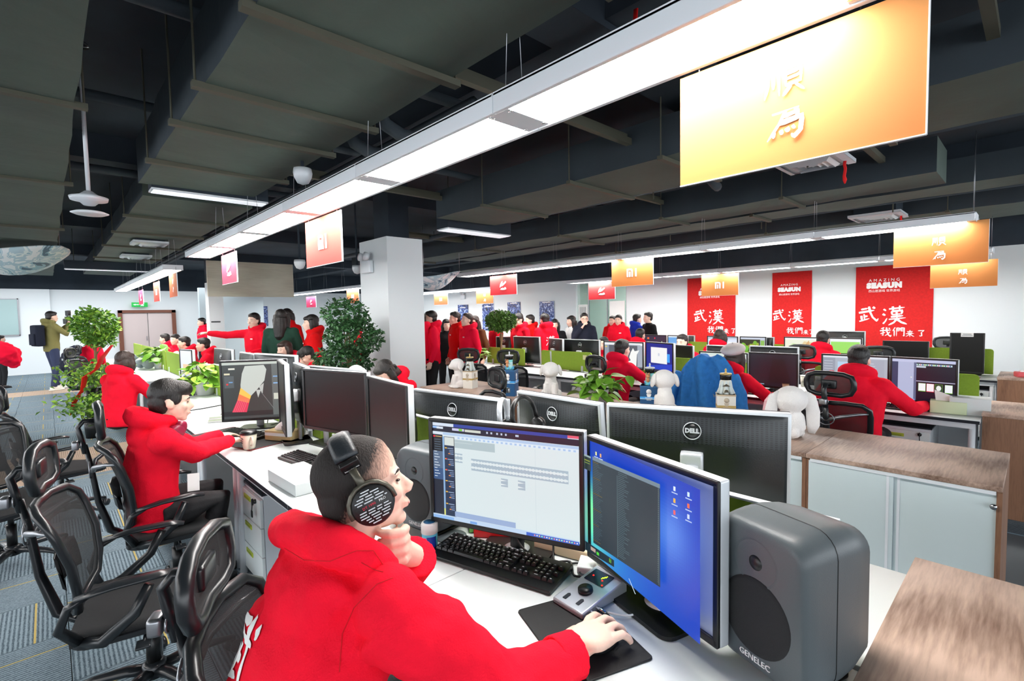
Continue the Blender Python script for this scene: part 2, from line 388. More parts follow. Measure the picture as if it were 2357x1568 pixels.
# exit sign above the door
r_ = root('exit_sign', 'green illuminated exit sign hanging above the brown framed double door', 'sign', (2.42, WY-.16, 2.2))
b = MB(); b.box((0, 0, 0), (.46, .03, .16), bev=.006); b.obj('housing', mat('exit_green', (.05, .65, .25), .4, emit=.5), r_)
b = MB(); b.box((0, .02, .2), (.01, .01, .26)); b.obj('hanger', M_steel, r_)
b = MB(); E = mat('exit_white', (.8, 1, .85), .4, emit=1)
b.prism([(-.19, 0), (-.12, .03), (-.12, .012), (-.03, .012), (-.03, -.012), (-.12, -.012), (-.12, -.03)], 0, .003, M=frame_M((0, -.019, 0), (1, 0, 0), (0, 0, 1)))
b.prism([(.02, -.05), (.05, -.01), (.04, .02), (.07, .05), (.10, .03), (.09, 0), (.13, -.02), (.10, -.03), (.10, -.055), (.08, -.05), (.07, -.02), (.04, -.055)], 0, .003, M=frame_M((0, -.019, 0), (1, 0, 0), (0, 0, 1)))
b.obj('pictogram', E, r_)
# whiteboard / glass panel on far wall at left
r_ = root('whiteboard', 'large pale framed board on the far white wall behind the photographer', 'board', (-1.9, WY-.15, 1.82))
b = MB(); b.box((0, 0, 0), (2.5, .03, 1.1), bev=.01); b.obj('panel', mat('board_grey', (.66, .77, .77), .3), r_)
b = MB(); b.box((1.26, 0, 0), (.03, .05, 1.16)); b.box((0, 0, .565), (2.55, .05, .03)); b.box((0, 0, -.565), (2.55, .05, .03)); b.obj('frame', M_steel, r_)

# glazed meeting room in the east wall
M_glass, N, L = nt('green_glass'); g = N['Principled BSDF']; g.inputs['Base Color'].default_value = srgb((.72, .85, .80)); g.inputs['Roughness'].default_value = .08
g.inputs['Alpha'].default_value = .30
for k, (y0, y1) in enumerate(((7.74, 8.36), (8.38, 9.02), (9.04, 9.46))):
    b = MB(); b.box((WX+.06, (y0+y1)/2, 1.24), (.012, y1-y0, 2.44)); wn = struct('window_%d' % (k+1), b, M_glass)
    b = MB(); b.box((WX+.06, y0, 1.24), (.05, .03, 2.48)); b.box((WX+.06, (y0+y1)/2, 2.48), (.05, y1-y0, .04)); b.box((WX+.06, (y0+y1)/2, .02), (.05, y1-y0, .04)); b.obj('window_frame', M_steel, wn)
mb = MB(); mb.box((WX+2.6, 8.6, 1.4), (.1, 6, 2.8)); mb.box((WX+1.4, 11.0, 1.4), (2.4, .1, 2.8)); mb.box((WX+1.4, 6.2, 1.4), (2.4, .1, 2.8)); struct('wall_meeting_room', mb, mat('meeting_wall', (.74, .83, .80), .8))
mb = MB(); mb.box((WX+1.4, 8.6, 2.85), (2.6, 6, .1)); struct('ceiling_meeting_room', mb, M_wall)
for k, (x, y) in enumerate(((12.6, 7.9), (13.2, 9.0))):
    r_ = root('ceiling_light', ['lit strip light nearer the glass inside the meeting room', 'lit strip light deeper inside the glazed meeting room'][k], 'light', (x, y, 2.74))
    b = MB(); b.box((0, 0, .02), (.16, 1.2, .06), bev=.01); b.obj('housing', M_alu, r_)
    b = MB(); b.box((0, 0, -.015), (.13, 1.15, .01)); b.obj('diffuser', M_lamp, r_)
o = MB(); o.box((0, 0, 0), (.01, .34, .62), 0)
for k in range(5): o.box((-.007, -.1+.05*k, .1), (.004, .012, .28), 1)
o = o.obj('wall_notice', [M_paper, mat('ink', (.3, .33, .36), .8)]); o.location = (WX+.04, 9.25, 1.55); tag(o, 'pale paper notice on the meeting room glass behind the dark puffer jacket', 'notice')
o = MB(); o.box((0, 0, 0), (.008, .5, .62)); o = o.obj('wall_notice', M_paper); o.location = (WX+.04, 8.05, 1.62); tag(o, 'large white paper sheet on the meeting room glass beside the two men in red', 'notice')

# ================================================================== ceiling and services
mb = MB(); mb.box((3, 9, 3.55), (34, 34, .1)); CEIL = struct('ceiling', mb, M_dark)
for k, y in enumerate((1.9, 6.6, 11.3, 16.0)):
    b = MB(); b.box((3, y, 3.38), (22, .35, .26)); struct('beam', b, M_dark)
for k, x in enumerate((2.55, 7.9)):
    b = MB(); b.box((x, 9, 3.40), (.35, 30, .22)); struct('beam', b, M_dark)
def duct(x0, x1, y0, y1, z0, z1, label, seams, grp='ventilation ducts under the dark ceiling', wob=.0):
    r_ = root('ventilation_duct', label, 'duct', ((x0+x1)/2, (y0+y1)/2, z0), 0, grp)
    w_, l_ = x1-x0, y1-y0
    # insulated skin, slightly sagging between the joints
    b = MB(); n = max(2, int(l_/.35)); rings = []
    for i in range(n+1):
        y = -l_/2+l_*i/n; s = .006*math.sin(i*2.3)+.004*math.sin(i*5.1)
        rings.append([(-w_/2+s, y, .012+s), (w_/2-s, y, .012-s), (w_/2-s, y, z1-z0), (-w_/2+s, y, z1-z0)])
    b.ring(rings, 0, smooth=False)
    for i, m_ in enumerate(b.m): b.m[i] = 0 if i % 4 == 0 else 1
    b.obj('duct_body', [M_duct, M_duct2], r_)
    for sy in seams:
        if not y0 < sy < y1: continue
        c = MB(); yy = sy-(y0+y1)/2
        c.box((0, yy, 0), (w_+.10, .045, .03)); c.obj('duct_strap', M_strap, r_)
        for sx in (-1, 1): c = MB(); c.cyl((sx*(w_/2+.035), yy, 0), (sx*(w_/2+.035), yy, 3.5-z0), .006, n=6); c.obj('hanger_rod', M_strap, r_)
    return r_
duct(-1.7, .17, -1.5, 17, 2.8, 3.12, 'widest flat ventilation duct running along the far left of the ceiling', [.6, 2.2, 3.55, 5.6, 8.4, 11.2])
duct(.60, 1.45, -.8, 5.02, 2.75, 3.1, 'grey insulated duct with cross straps left of the nearest strip light', [.35, 1.05, 1.95, 2.75, 3.35, 4.25])
duct(.74, 1.72, 6.0, 17, 2.85, 3.1, 'insulated duct continuing behind the first one above the far desks', [7.2, 8.6, 10.2, 12.2])
duct(3.48, 4.4, -1.5, 5.0, 2.8, 3.12, 'grey duct crossing above the low cupboards in mid ceiling', [-.4, .75, 2.0, 2.9, 4.1])
duct(5.72, 6.35, .66, 12, 2.8, 3.12, 'squared duct with a capped end above the second desk row', [1.9, 3.3, 5.0, 7.0, 9.3])
duct(6.75, 7.3, -1.5, 9, 2.85, 3.12, 'slim dark duct past the capped one toward the banner wall', [.1, 2.6, 5.4])
duct(8.9, 10.2, -1.5, 12, 2.9, 3.2, 'last duct before the banner wall, with a square vent ahead of it', [.9, 3.2, 6.2, 9])
def pipe(pts, r, label, name='ceiling_pipe', cat='pipe', m=None):
    b = MB(); b.tube(pts, r, 8); o = b.obj(name, m or M_duct2); return tag(o, label, cat, 'pipes and conduits under the ceiling')
pipe([(2.3, -1, 3.1), (2.3, 17, 3.1)], .05, 'round pipe running beside the near strip light')
pipe([(2.05, 2.5, 3.0), (2.05, 17, 3.0)], .03, 'thin conduit above the near strip light')
pipe([(-2, 3.0, 3.2), (2.4, 3.0, 3.2)], .04, 'cross pipe between the two left ducts')
pipe([(-2, 4.35, 3.15), (11, 4.35, 3.15)], .035, 'long thin cross pipe spanning the room')
pipe([(-2, 6.2, 3.1), (2.6, 6.2, 3.1)], .04, 'cross pipe behind the end of the strapped duct')
pipe([(5.0, -1, 3.0), (5.0, 13, 3.0)], .04, 'round pipe between the cupboard duct and the capped duct')
pipe([(5.3, -1, 3.05), (5.3, 13, 3.05)], .02, 'thin conduit between the cupboard duct and the capped duct')
pipe([(7.7, -1, 2.95), (7.7, 13, 2.95)], .04, 'round pipe ahead of the banner wall duct')
for k, (x, y) in enumerate(((1.62, 3.4), (1.62, 2.95), (4.65, 2.2))):
    b = MB(); b.tube([(0, 0, .66), (0, 0, .12), (.05, 0, .04), (.16, 0, 0), (.3, .05, .02)], .045, 10); o = b.obj('pipe_elbow', M_duct2); o.location = (x, y, 2.85)
    tag(o, ['bent pipe stub by the corner of the strapped duct', 'second bent pipe stub nearer the camera by the strapped duct', 'bent pipe stub right of the strip light above the cupboards'][k], 'pipe', 'pipes and conduits under the ceiling')
# hanger rods scattered on the right
for k in range(26):
    x = 4.75+(k % 6)*1.05+.2*rnd.random(); y = -.2+(k//6)*1.5+.3*rnd.random()
    b = MB(); b.cyl((0, 0, 0), (0, 0, .55+.15*rnd.random()), .008, n=5); o = b.obj('hanger_rod', M_strap, CEIL); o.location = (x, y, 2.86)
# angle-iron rails under the ceiling, right of the big light
for k, (y, z) in enumerate(((.2, 2.98), (1.05, 3.0), (2.3, 3.0), (3.3, 3.0), (4.9, 3.02), (7.4, 3.0))):
    b = MB(); b.box((0, 0, 0), (1.9, .05, .05)); b.box((0, .02, .04), (1.9, .01, .06)); o = b.obj('ceiling_bracket', M_strap); o.location = (4.9 if k % 2 else 2.55, y, z)
    tag(o, 'steel angle bracket crossing between the ducts'+[' above the large orange sign', ' right of the large orange sign', ' behind the pale middle strip light', ' near the capped duct', ' ahead of the pillar', ' far beyond the pillar'][k], 'bracket', 'angle brackets between ducts')

# recessed-panel lights at duct ends
M_pan = mat('dim_panel', (.93, .95, .97), .5, emit=.75)
def panel(c, d, label, body=.16):
    r_ = root('panel_light', label, 'light', c, 0, 'flat panel lights'); b = MB(); b.box((0, 0, body/2), (d[0], d[1], body)); b.obj('housing', M_dark, r_)
    b = MB(); b.box((0, 0, -.008), (d[0], d[1], .016), bev=.004); b.obj('frame', M_alu, r_)
    for sx in (-1, 1): b = MB(); b.cyl((sx*d[0]*.4, 0, body), (sx*d[0]*.4, 0, 3.5-c[2]), .006, n=6); b.obj('hanger_rod', M_strap, r_)
    b = MB(); b.box((0, 0, -.018), (d[0]-.03, d[1]-.03, .006)); b.obj('diffuser', M_pan, r_)
panel((1.13, 5.10, 2.74), (.9, .17), 'white slot panel light at the end of the strapped duct')
panel((4.25, 5.22, 2.74), (1.08, .24), 'white slot panel light above the pillar in mid ceiling')
panel((1.05, 13.2, 2.7), (1.5, .12), 'thin lit slot panel far behind above the door')
def vent(c, s, label, nz=4):
    r_ = root('air_vent', label, 'vent', c, 0, 'square white air diffusers'); b = MB()
    for q in range(4):
        Mq = Matrix.Rotation(R(90)*q, 4, 'Z'); b.box((0, s/2-.02, 0), (s, .04, .02), M=None) if False else b.add([Mq @ Vector(p) for p in ((-s/2, s/2, 0), (s/2, s/2, 0), (s/2-.05, s/2-.05, -.012), (-s/2+.05, s/2-.05, -.012))], [(0, 1, 2, 3)], 0)
    b.box((0, 0, .02), (s, s, .03)); b.obj('frame', M_whiteM, r_)
    for k in range(1, nz):
        t = s/2-.05-.045*k
        if t < .03: break
        b = MB()
        for q in range(4):
            Mq = Matrix.Rotation(R(90)*q, 4, 'Z'); b.add([Mq @ Vector(p) for p in ((-t, t, -.004), (t, t, -.004), (t-.03, t-.03, -.03), (-t+.03, t-.03, -.03))], [(0, 1, 2, 3)], 0)
        b.obj('louvre', M_whiteM, r_)
    b = MB(); b.box((0, 0, .18), (s*.8, s*.8, .3)); b.obj('vent_box', M_dark, r_)
vent((4.95, 1.40, 2.90), .52, 'square white louvred vent below the large orange sign', 5)
vent((8.65, 1.62, 2.90), .60, 'square white vent above the second strip light near the banners', 5)
vent((1.2, 9.35, 2.8), .44, 'nearest square vent behind the strip light on the left', 4)
vent((1.25, 11.4, 2.8), .44, 'second square vent behind the strip light on the left', 4)
# ribbons tied to vents
for k, (x, y, z, l_, lb) in enumerate(((4.98, 1.17, 2.88, .19, 'thin red ribbon hanging from the square vent under the large orange sign'), (8.6, 1.35, 2.88, .22, 'small pink ribbon hanging from the vent above the second strip light'),
                              (1.98, 1.27, 2.99, .26, 'red ribbon end hanging at the top edge of the ceiling'))):
    b = MB(); pts = [(0, .004*math.sin(i*2), -l_*i/6) for i in range(7)]; b.tube(pts, [.012]*5+[.016, .005], 6, flat=.25); o = b.obj('red_ribbon', mat('ribbon_red', (.95, .03, .03), .6)); o.location = (x, y, z); tag(o, lb, 'ribbon')
# wifi puck on a pole, smoke detectors, cameras, spot lamp
def puck(c, h, label):
    r_ = root('ceiling_antenna', label, 'antenna', c); b = MB(); b.cyl((0, 0, .03), (0, 0, h), .012, n=10); b.obj('pole', M_whiteM, r_)
    b = MB(); b.lathe([(.001, -.035), (.03, -.03), (.05, -.01), (.095, 0), (.1, .02), (.05, .035), (.02, .06), (.001, .06)], 24); b.obj('detector_body', M_whiteM, r_)
    b = MB(); b.lathe([(.001, -.095), (.075, -.09), (.098, -.08), (.075, -.07), (.001, -.068)], 24); b.obj('lower_dish', M_whiteM, r_)
    b = MB(); b.lathe([(.001, 0), (.05, 0), (.045, .02), (.001, .02)], 16, c=(0, 0, h-.02)); b.obj('ceiling_cup', M_chrome, r_)
p_ = onz(205, 462, 2.42); puck(p_, .98, 'white round detector on a long thin pole hanging between the ducts')
def dome(c, label, s=1):
    r_ = root('dome_camera', label, 'camera', c, scale=s); b = MB(); b.lathe([(.001, .05), (.06, .05), (.065, .02), (.06, -.01), (.04, -.05), (.001, -.065)], 18); b.obj('dome', M_whiteM, r_)
    b = MB(); b.cyl((0, 0, .04), (0, 0, (3.5-c[2])/s), .012, n=8); b.obj('bracket', M_dark, r_)
dome(onz(697, 405, 2.66), 'white dome camera hanging beside the near strip light')
dome(onz(690, 608, 2.35), 'small white dome camera behind the red hanging sign, left one', 1.1)
dome(onz(822, 620, 2.33), 'small white dome camera hanging just left of the pillar', 1.1)
# emergency twin lamp on pillar
def emergency(c, rz, label):
    r_ = root('emergency_light', label, 'light', c, rz); b = MB(); b.box((-.03, 0, -.06), (.06, .24, .16), bev=.012); b.obj('housing', M_whiteM, r_)
    for s in (-1, 1):
        b = MB(); b.lathe([(.001, -.01), (.05, -.01), (.055, .04), (.001, .05)], 14); o = b.obj('lamp_head', M_whiteM, r_); o.location = (-.06, s*.07, .07); o.rotation_euler = (0, R(-80), 0)
emergency((3.135, 6.08, 2.35), 0, 'white twin-head emergency lamp on the left face of the pillar')
emergency((WX-.02, 14.9, 2.35), 0, 'small twin-head emergency lamp on the far wall between the posters')

# ================================================================== strip lights in rows
def strip(x, y0, y1, z, label, n, wd=.26, h=.075, grp='rows of suspended strip lights', off=None):
    r_ = root('strip_light', label, 'light', (x, y0, z), 0, grp); L_ = (y1-y0)/n
    for k in range(n):
        b = MB(); yc = (k+.5)*L_
        b.box((-wd/2+.01, yc, h/2), (.02, L_-.004, h), bev=.003); b.box((wd/2-.01, yc, h/2), (.02, L_-.004, h), bev=.003)
        b.box((0, yc, h-.004), (wd, L_-.004, .012)); b.box((0, k*L_+.03, .012), (wd-.03, .06, .014)); b.box((0, (k+1)*L_-.03, .012), (wd-.03, .06, .014))
        b.obj('housing', M_alu, r_)
        b = MB(); b.box((0, yc, .012), (wd-.055, L_-.13, .012)); b.obj('diffuser', M_lamp, r_)
        b = MB()
        for s in (-1, 1): b.cyl((s*.05, k*L_+.02, h), (s*.012, k*L_+.02, h+.74), .0018, n=4)
        b.obj('suspension_wire', M_steel, r_)
        b = MB()
        for s in (-1, 1):
            for q in (.05, L_-.05): b.ell((s*(wd/2-.045), k*L_+q, .004), (.008, .012, .003), n=8, k=4)
        b.obj('clip', M_chrome, r_)
    for ye in (-.003, y1-y0+.003): b = MB(); b.box((0, ye, h/2), (wd, .006, h)); b.obj('end_cap', M_alu, r_)
    return r_
strip(1.43, .30, 7.30, 2.42, 'nearest and longest lit strip light, running across the top of the view', 6, .275)
strip(1.43, 9.0, 16.4, 2.40, 'short looking lit strip light beyond the nearest one, above the far left desks', 6)
strip(6.22, .43, 8.1, 2.40, 'second lit strip light, ending above the orange sign near the banners', 6)
strip(6.22, 12.4, 18.6, 2.40, 'lit strip light just left of the pillar over the far bay', 5)
strip(9.95, .5, 8.4, 2.38, 'third lit strip light, running in front of the red banners', 6)
strip(9.95, 11.3, 17, 2.38, 'lit strip light right of the pillar in the far bay', 5)
strip(-3.3, .3, 7.3, 2.42, 'unseen strip light added left of the camera for even light', 6)  # this row and the next are added out of view to even the light
strip(-3.3, 9.0, 16.4, 2.42, 'farther unseen strip light added at the left side for even light', 6)
# ================================================================== hanging signs, banners, posters
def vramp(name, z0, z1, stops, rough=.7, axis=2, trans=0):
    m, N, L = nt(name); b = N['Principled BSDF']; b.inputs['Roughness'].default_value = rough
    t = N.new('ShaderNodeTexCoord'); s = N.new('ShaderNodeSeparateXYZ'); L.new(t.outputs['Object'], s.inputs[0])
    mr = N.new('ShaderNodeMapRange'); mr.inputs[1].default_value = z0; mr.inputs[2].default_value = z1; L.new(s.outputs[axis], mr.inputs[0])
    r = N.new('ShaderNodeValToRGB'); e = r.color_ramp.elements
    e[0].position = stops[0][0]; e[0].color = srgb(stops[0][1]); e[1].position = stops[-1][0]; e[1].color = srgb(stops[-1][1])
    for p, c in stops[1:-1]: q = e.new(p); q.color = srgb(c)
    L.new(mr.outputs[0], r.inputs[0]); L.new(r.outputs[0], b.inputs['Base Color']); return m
SG = {'orange_print_glare': ((.74, .50, .26), (.72, .44, .20)), 'salmon_print': ((.66, .28, .18), (.66, .16, .12)), 'magenta_print': ((.66, .12, .26), (.60, .04, .20)), 'orange': ((.84, .58, .32), (.84, .50, .24)), 'amber': ((.84, .52, .30), (.84, .40, .22)), 'salmon': ((.98, .60, .48), (.90, .26, .20)),
      'red': ((.98, .42, .38), (.90, .16, .22)), 'magenta': ((.96, .42, .58), (.85, .08, .34))}  # lighter tops of the orange signs paint lamp glare into the print colour
def roundpoly(cx, cy, w_, h_, r, n=4):
    p = []
    for sx, sy, a0 in ((1, 1, 0), (-1, 1, 90), (-1, -1, 180), (1, -1, 270)):
        for k in range(n+1):
            a = R(a0+90*k/n); p.append((cx+sx*(w_/2-r)+r*math.cos(a), cy+sy*(h_/2-r)+r*math.sin(a)))
    return p
def bunny_logo(b, s, M):
    # brush-like mark: two long ears sweeping to the upper right over a curled foot
    P1 = [(-.46, -.16), (-.40, .10), (-.22, .34), (-.06, .42), (-.02, .30), (-.12, .20), (.06, .22), (.34, .38), (.44, .34), (.42, .24), (.16, .06), (-.02, -.04), (-.20, -.10), (-.30, -.04), (-.36, -.18)]
    P2 = [(-.40, -.38), (-.30, -.26), (-.10, -.20), (.10, -.24), (.26, -.16), (.40, -.20), (.46, -.36), (.20, -.42), (-.10, -.42)]
    for P in (P1, P2): b.prism([(x*s, y*s) for x, y in P], 0, .004, M=M)
def mi_logo(b, s, M):
    t = .15*s
    def bx(x0, y0, x1, y1): b.prism([(x0, y0), (x1, y0), (x1, y1), (x0, y1)], 0, .004, M=M)
    h = .36*s; x = -.5*s
    bx(x, -h, x+t, h); bx(x+t, h-t, x+.42*s, h)
    b.prism([(x+.42*s, h-t), (x+.42*s, h)]+[(x+.42*s+.2*s*math.sin(R(a)), h-.2*s+.2*s*math.cos(R(a))) for a in (30, 60, 90)]+[(x+.62*s, -h), (x+.62*s-t, -h), (x+.62*s-t, h-.2*s)], 0, .004, M=M)
    bx(x+.235*s, -h, x+.235*s+t*.95, h-.26*s); bx(x+.85*s, -h, x+.85*s+t, h)
def sign(x, y1, y0, z1, z0, kind, colr, label, tilt=0, rz=0):
    """panel hanging in the plane of its strip light, print facing the camera side"""
    r_ = root('hanging_sign', label, 'sign', (x, (y0+y1)/2, z1), R(rz), 'double sided signs hanging under the strip lights'); r_.rotation_euler = (R(tilt), 0, R(rz))
    w_, h_ = y1-y0, z1-z0; c0, c1 = SG[colr]
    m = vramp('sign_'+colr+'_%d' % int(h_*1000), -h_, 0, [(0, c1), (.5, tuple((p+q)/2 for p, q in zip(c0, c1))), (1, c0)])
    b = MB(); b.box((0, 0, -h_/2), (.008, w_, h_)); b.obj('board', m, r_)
    b = MB(); b.box((-.001, -w_/2, -h_/2), (.011, .003, h_)); b.box((-.001, 0, -h_), (.011, w_, .003)); b.obj('edge_trim', M_whiteM, r_)
    b = MB()
    for s in (-1, 1): b.cyl((0, s*w_*.4, -.004), (0, s*w_*.4, 2.42-z1+.012), .0025, n=5)
    b.obj('hook', M_steel, r_)
    F = frame_M((-.0045, 0, -h_*.52), (0, -1, 0), (0, 0, 1)); s = min(w_, h_)
    if kind == 'mi': b = MB(); mi_logo(b, s*.42, F); b.obj('logo', M_text, r_)
    elif kind == 'bunny': b = MB(); bunny_logo(b, s*.55, F); b.obj('logo', M_text, r_)
    else:
        for ch, dz, dy in (('順', h_*.10+s*.02, 0), ('為', -h_*.22, -.01)):
            lettering('character', ch, s*(.27 if s > .36 else .31), frame_M((-.005, dy, -h_*.52+dz+(.03 if s < .36 and x < 2 and w_ > .6 else 0)), (0, -1, .05), (.08, -.12, 1)), M_text, r_, .0015)
    return r_
L1, L2_, L3_ = 1.43, 6.22, 9.95
def sgn(pts, x, *a, **k):
    (xl, yt), (xr, yb) = pts; A = onX(xl, yt, x); B = onX(xr, yb, x); return sign(x, A.y, B.y, A.z, B.z, *a, **k)
sign(1.572, .838, .202, 2.412, 2.062, 'sw', 'orange_print_glare', 'largest orange sign with two white brush characters, top right')
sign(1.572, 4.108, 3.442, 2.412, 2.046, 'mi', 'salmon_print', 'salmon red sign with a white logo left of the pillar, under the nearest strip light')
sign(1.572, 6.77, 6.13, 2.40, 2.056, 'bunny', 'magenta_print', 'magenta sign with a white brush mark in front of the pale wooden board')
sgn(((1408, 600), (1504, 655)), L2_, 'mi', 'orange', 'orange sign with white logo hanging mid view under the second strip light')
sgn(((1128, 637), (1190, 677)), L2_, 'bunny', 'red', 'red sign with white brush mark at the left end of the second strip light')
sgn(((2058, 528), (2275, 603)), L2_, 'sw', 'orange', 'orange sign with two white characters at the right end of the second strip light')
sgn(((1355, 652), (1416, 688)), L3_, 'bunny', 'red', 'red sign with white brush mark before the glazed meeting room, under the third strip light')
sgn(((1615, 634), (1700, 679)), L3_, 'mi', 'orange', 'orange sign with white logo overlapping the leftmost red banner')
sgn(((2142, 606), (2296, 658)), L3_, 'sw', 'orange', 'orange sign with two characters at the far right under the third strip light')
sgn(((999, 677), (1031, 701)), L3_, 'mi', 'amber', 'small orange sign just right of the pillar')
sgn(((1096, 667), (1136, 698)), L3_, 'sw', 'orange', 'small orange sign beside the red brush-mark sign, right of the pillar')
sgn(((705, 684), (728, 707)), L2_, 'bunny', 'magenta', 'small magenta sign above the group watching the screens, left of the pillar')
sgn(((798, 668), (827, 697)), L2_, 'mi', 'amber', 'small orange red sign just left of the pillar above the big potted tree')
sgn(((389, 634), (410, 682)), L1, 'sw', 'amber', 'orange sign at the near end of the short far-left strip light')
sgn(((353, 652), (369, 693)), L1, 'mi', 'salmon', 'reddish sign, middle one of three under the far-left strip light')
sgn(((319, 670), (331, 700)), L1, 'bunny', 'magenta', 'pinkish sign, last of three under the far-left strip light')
# three red banners on the east wall
def banner(y1, y0, label, ofs=0, k=1.0):
    x = WX-.015; w_ = y1-y0; r_ = root('wall_banner', label, 'banner', (x, (y0+y1)/2, 0), 0, 'red banners on the white wall')
    b = MB(); b.box((0, 0, 1.42), (.012, w_, 1.96)); b.obj('cloth', M_redban, r_)
    b = MB(); b.cyl((0, -w_/2, 2.4), (0, w_/2, 2.4), .008, n=8); b.obj('rail', M_redban, r_)
    def T(s, y, z, size, bold=0, shear=0, sp=1, up=(0, 0, 1), rt=(0, -1, 0), nm='lettering'): lettering(nm, s, size, frame_M((-.008, y, z), rt, up), M_text, r_, .0012, bold, shear, sp)
    f = w_/1.15 if w_ < 1 else 1
    f = max(f, .82)
    T('AMAZING', ofs, 2.135, .075*f, 0, 0, 1.6*f); T('SEASUN', ofs, 2.035, .13*f, .012*f, 0, 1.2); T('西山居游戏 世界游戏', ofs, 1.935, .052*f, 0)
    T('武', ofs+.235*f, 1.50, .33*f, 0, 0, 1, (0, -.08, 1), (0, -1, .08)); T('漢', ofs-.165*f, 1.475, .37*f, 0, 0, 1, (0, -.08, 1), (0, -1, .06))
    T('我', ofs-.04*f, 1.165, .19*f); T('們', ofs-.235*f, 1.17, .19*f); T('来', ofs-.40*f, 1.14, .13*f); T('了', ofs-.56*f if f > .9 else ofs-.52*f, 1.15, .13*f)
banner(5.95, 4.79, 'leftmost red banner, half hidden behind the orange logo sign', .02)
banner(4.0, 3.24, 'narrow middle red banner with white characters between white walls', .045)
banner(2.48, 1.32, 'rightmost and widest looking red banner with white characters', .135)
# blue posters
def poster_mat(i):
    m, N, L = nt('poster_print_%d' % i); b = N['Principled BSDF']; b.inputs['Roughness'].default_value = .4
    t = N.new('ShaderNodeTexCoord'); n = N.new('ShaderNodeTexNoise'); n.inputs['Scale'].default_value = 5.5+i; n.inputs['Detail'].default_value = 7; n.inputs['Distortion'].default_value = 1.8
    mp = N.new('ShaderNodeMapping'); mp.inputs['Location'].default_value = (i*3.1, i, 0); L.new(t.outputs['Object'], mp.inputs[0]); L.new(mp.outputs[0], n.inputs['Vector'])
    r = N.new('ShaderNodeValToRGB'); e = r.color_ramp.elements; e[0].position = .38; e[0].color = srgb((.05, .08, .20)); e[1].position = .68; e[1].color = srgb((.80, .88, .98))
    q = e.new(.5); q.color = srgb((.16, .30, .62)); L.new(n.outputs[0], r.inputs[0]); L.new(r.outputs[0], b.inputs['Base Color']); return m
for i, (y, z0, z1, lb) in enumerate(((14.95, 1.05, 2.0, 'leftmost dark blue poster right of the pillar'), (13.5, 1.05, 2.0, 'second dark blue poster right of the pillar, behind the bushy tree'),
                                     (12.15, 1.2, 2.02, 'third blue and white poster from the pillar'), (10.65, 1.2, 2.0, 'last dark blue poster before the glazed room'))):
    b = MB(); b.box((0, 0, 0), (.012, .62, z1-z0), bev=.003); r_ = b.obj('poster', poster_mat(i), loc=(WX-.02, y, (z0+z1)/2)); tag(r_, lb, 'poster', 'blue posters on the white walls')
    b = MB()
    for k in range(4): b.box((-.009, 0, -.40+.035*k), (.003, .3-.05*k, .012))
    b.box((-.009, 0, .37), (.003, .34, .03)); b.obj('caption', M_text, r_)
b = MB(); b.box((0, 0, 0), (.5, .012, .82)); o = b.obj('poster', poster_mat(5), loc=(6.45, WY-.02, 1.72)); tag(o, 'bright blue poster directly behind the pointing man', 'poster', 'blue posters on the white walls')
# wooden board at the far pillar
b = MB(); b.box((0, 0, 0), (1.9, .06, .82), bev=.005); o = b.obj('hanging_board', M_pine, loc=(3.65, 13.0, 2.57)); tag(o, 'plain pale wooden board hanging beside the far white pillar', 'board')
# printed cloth canopies
def sail(c, L_, W_, rz, label, sag=.18):
    b = MB(); n, k = 18, 10; vs = []; fs = []
    for i in range(n+1):
        u = i/n; wd = W_*math.sin(math.pi*min(1, u*.9+.1))**.6*.5+.02
        for j in range(k+1):
            v = j/k*2-1; vs.append(((u-.5)*L_, v*wd, -sag*math.sin(math.pi*u)*(1-.8*v*v)+.12*u))
    for i in range(n):
        for j in range(k): a = i*(k+1)+j; fs.append((a, a+1, a+k+2, a+k+1))
    b.add(vs, fs, 0, True)
    m = MATS.get('printed_cloth')
    if not m:
        m, N, L = nt('printed_cloth'); B = N['Principled BSDF']; B.inputs['Roughness'].default_value = .6; t = N.new('ShaderNodeTexCoord')
        n_ = N.new('ShaderNodeTexNoise'); n_.inputs['Scale'].default_value = 2.2; n_.inputs['Detail'].default_value = 2; n_.inputs['Distortion'].default_value = 2.5; L.new(t.outputs['Object'], n_.inputs['Vector'])
        r = N.new('ShaderNodeValToRGB'); r.color_ramp.interpolation = 'CONSTANT'; e = r.color_ramp.elements; e[0].position = 0; e[0].color = srgb((.93, .96, .97)); e[1].position = .64; e[1].color = srgb((.35, .45, .52))
        for p, c_ in ((.46, (.72, .83, .87)), (.54, (.90, .95, .95)), (.58, (.60, .76, .82))): q = e.new(p); q.color = srgb(c_)
        L.new(n_.outputs[0], r.inputs[0]); L.new(r.outputs[0], B.inputs['Base Color'])
    o = b.obj('cloth_canopy', m, loc=c); o.rotation_euler = (0, 0, R(rz)); tag(o, label, 'canopy'); md = o.modifiers.new('thick', 'SOLIDIFY'); md.thickness = .02
    b = MB(); b.cyl((L_*.48, 0, .1), (L_*.48, 0, 1.0), .004, n=5); b.cyl((-L_*.2, 0, -.1), (-L_*.2, 0, 1.0), .004, n=5); b.obj('suspension_wire', M_steel, o)
sail(tuple(dep(30, 590, 7.4)), 1.6, 1.15, -48, 'white and pale blue printed cloth canopy hanging at the left edge', .34)
sail(tuple(dep(1000, 640, 9.5)), 1.0, .8, -40, 'small pale printed cloth canopy hanging just right of the pillar', .3)
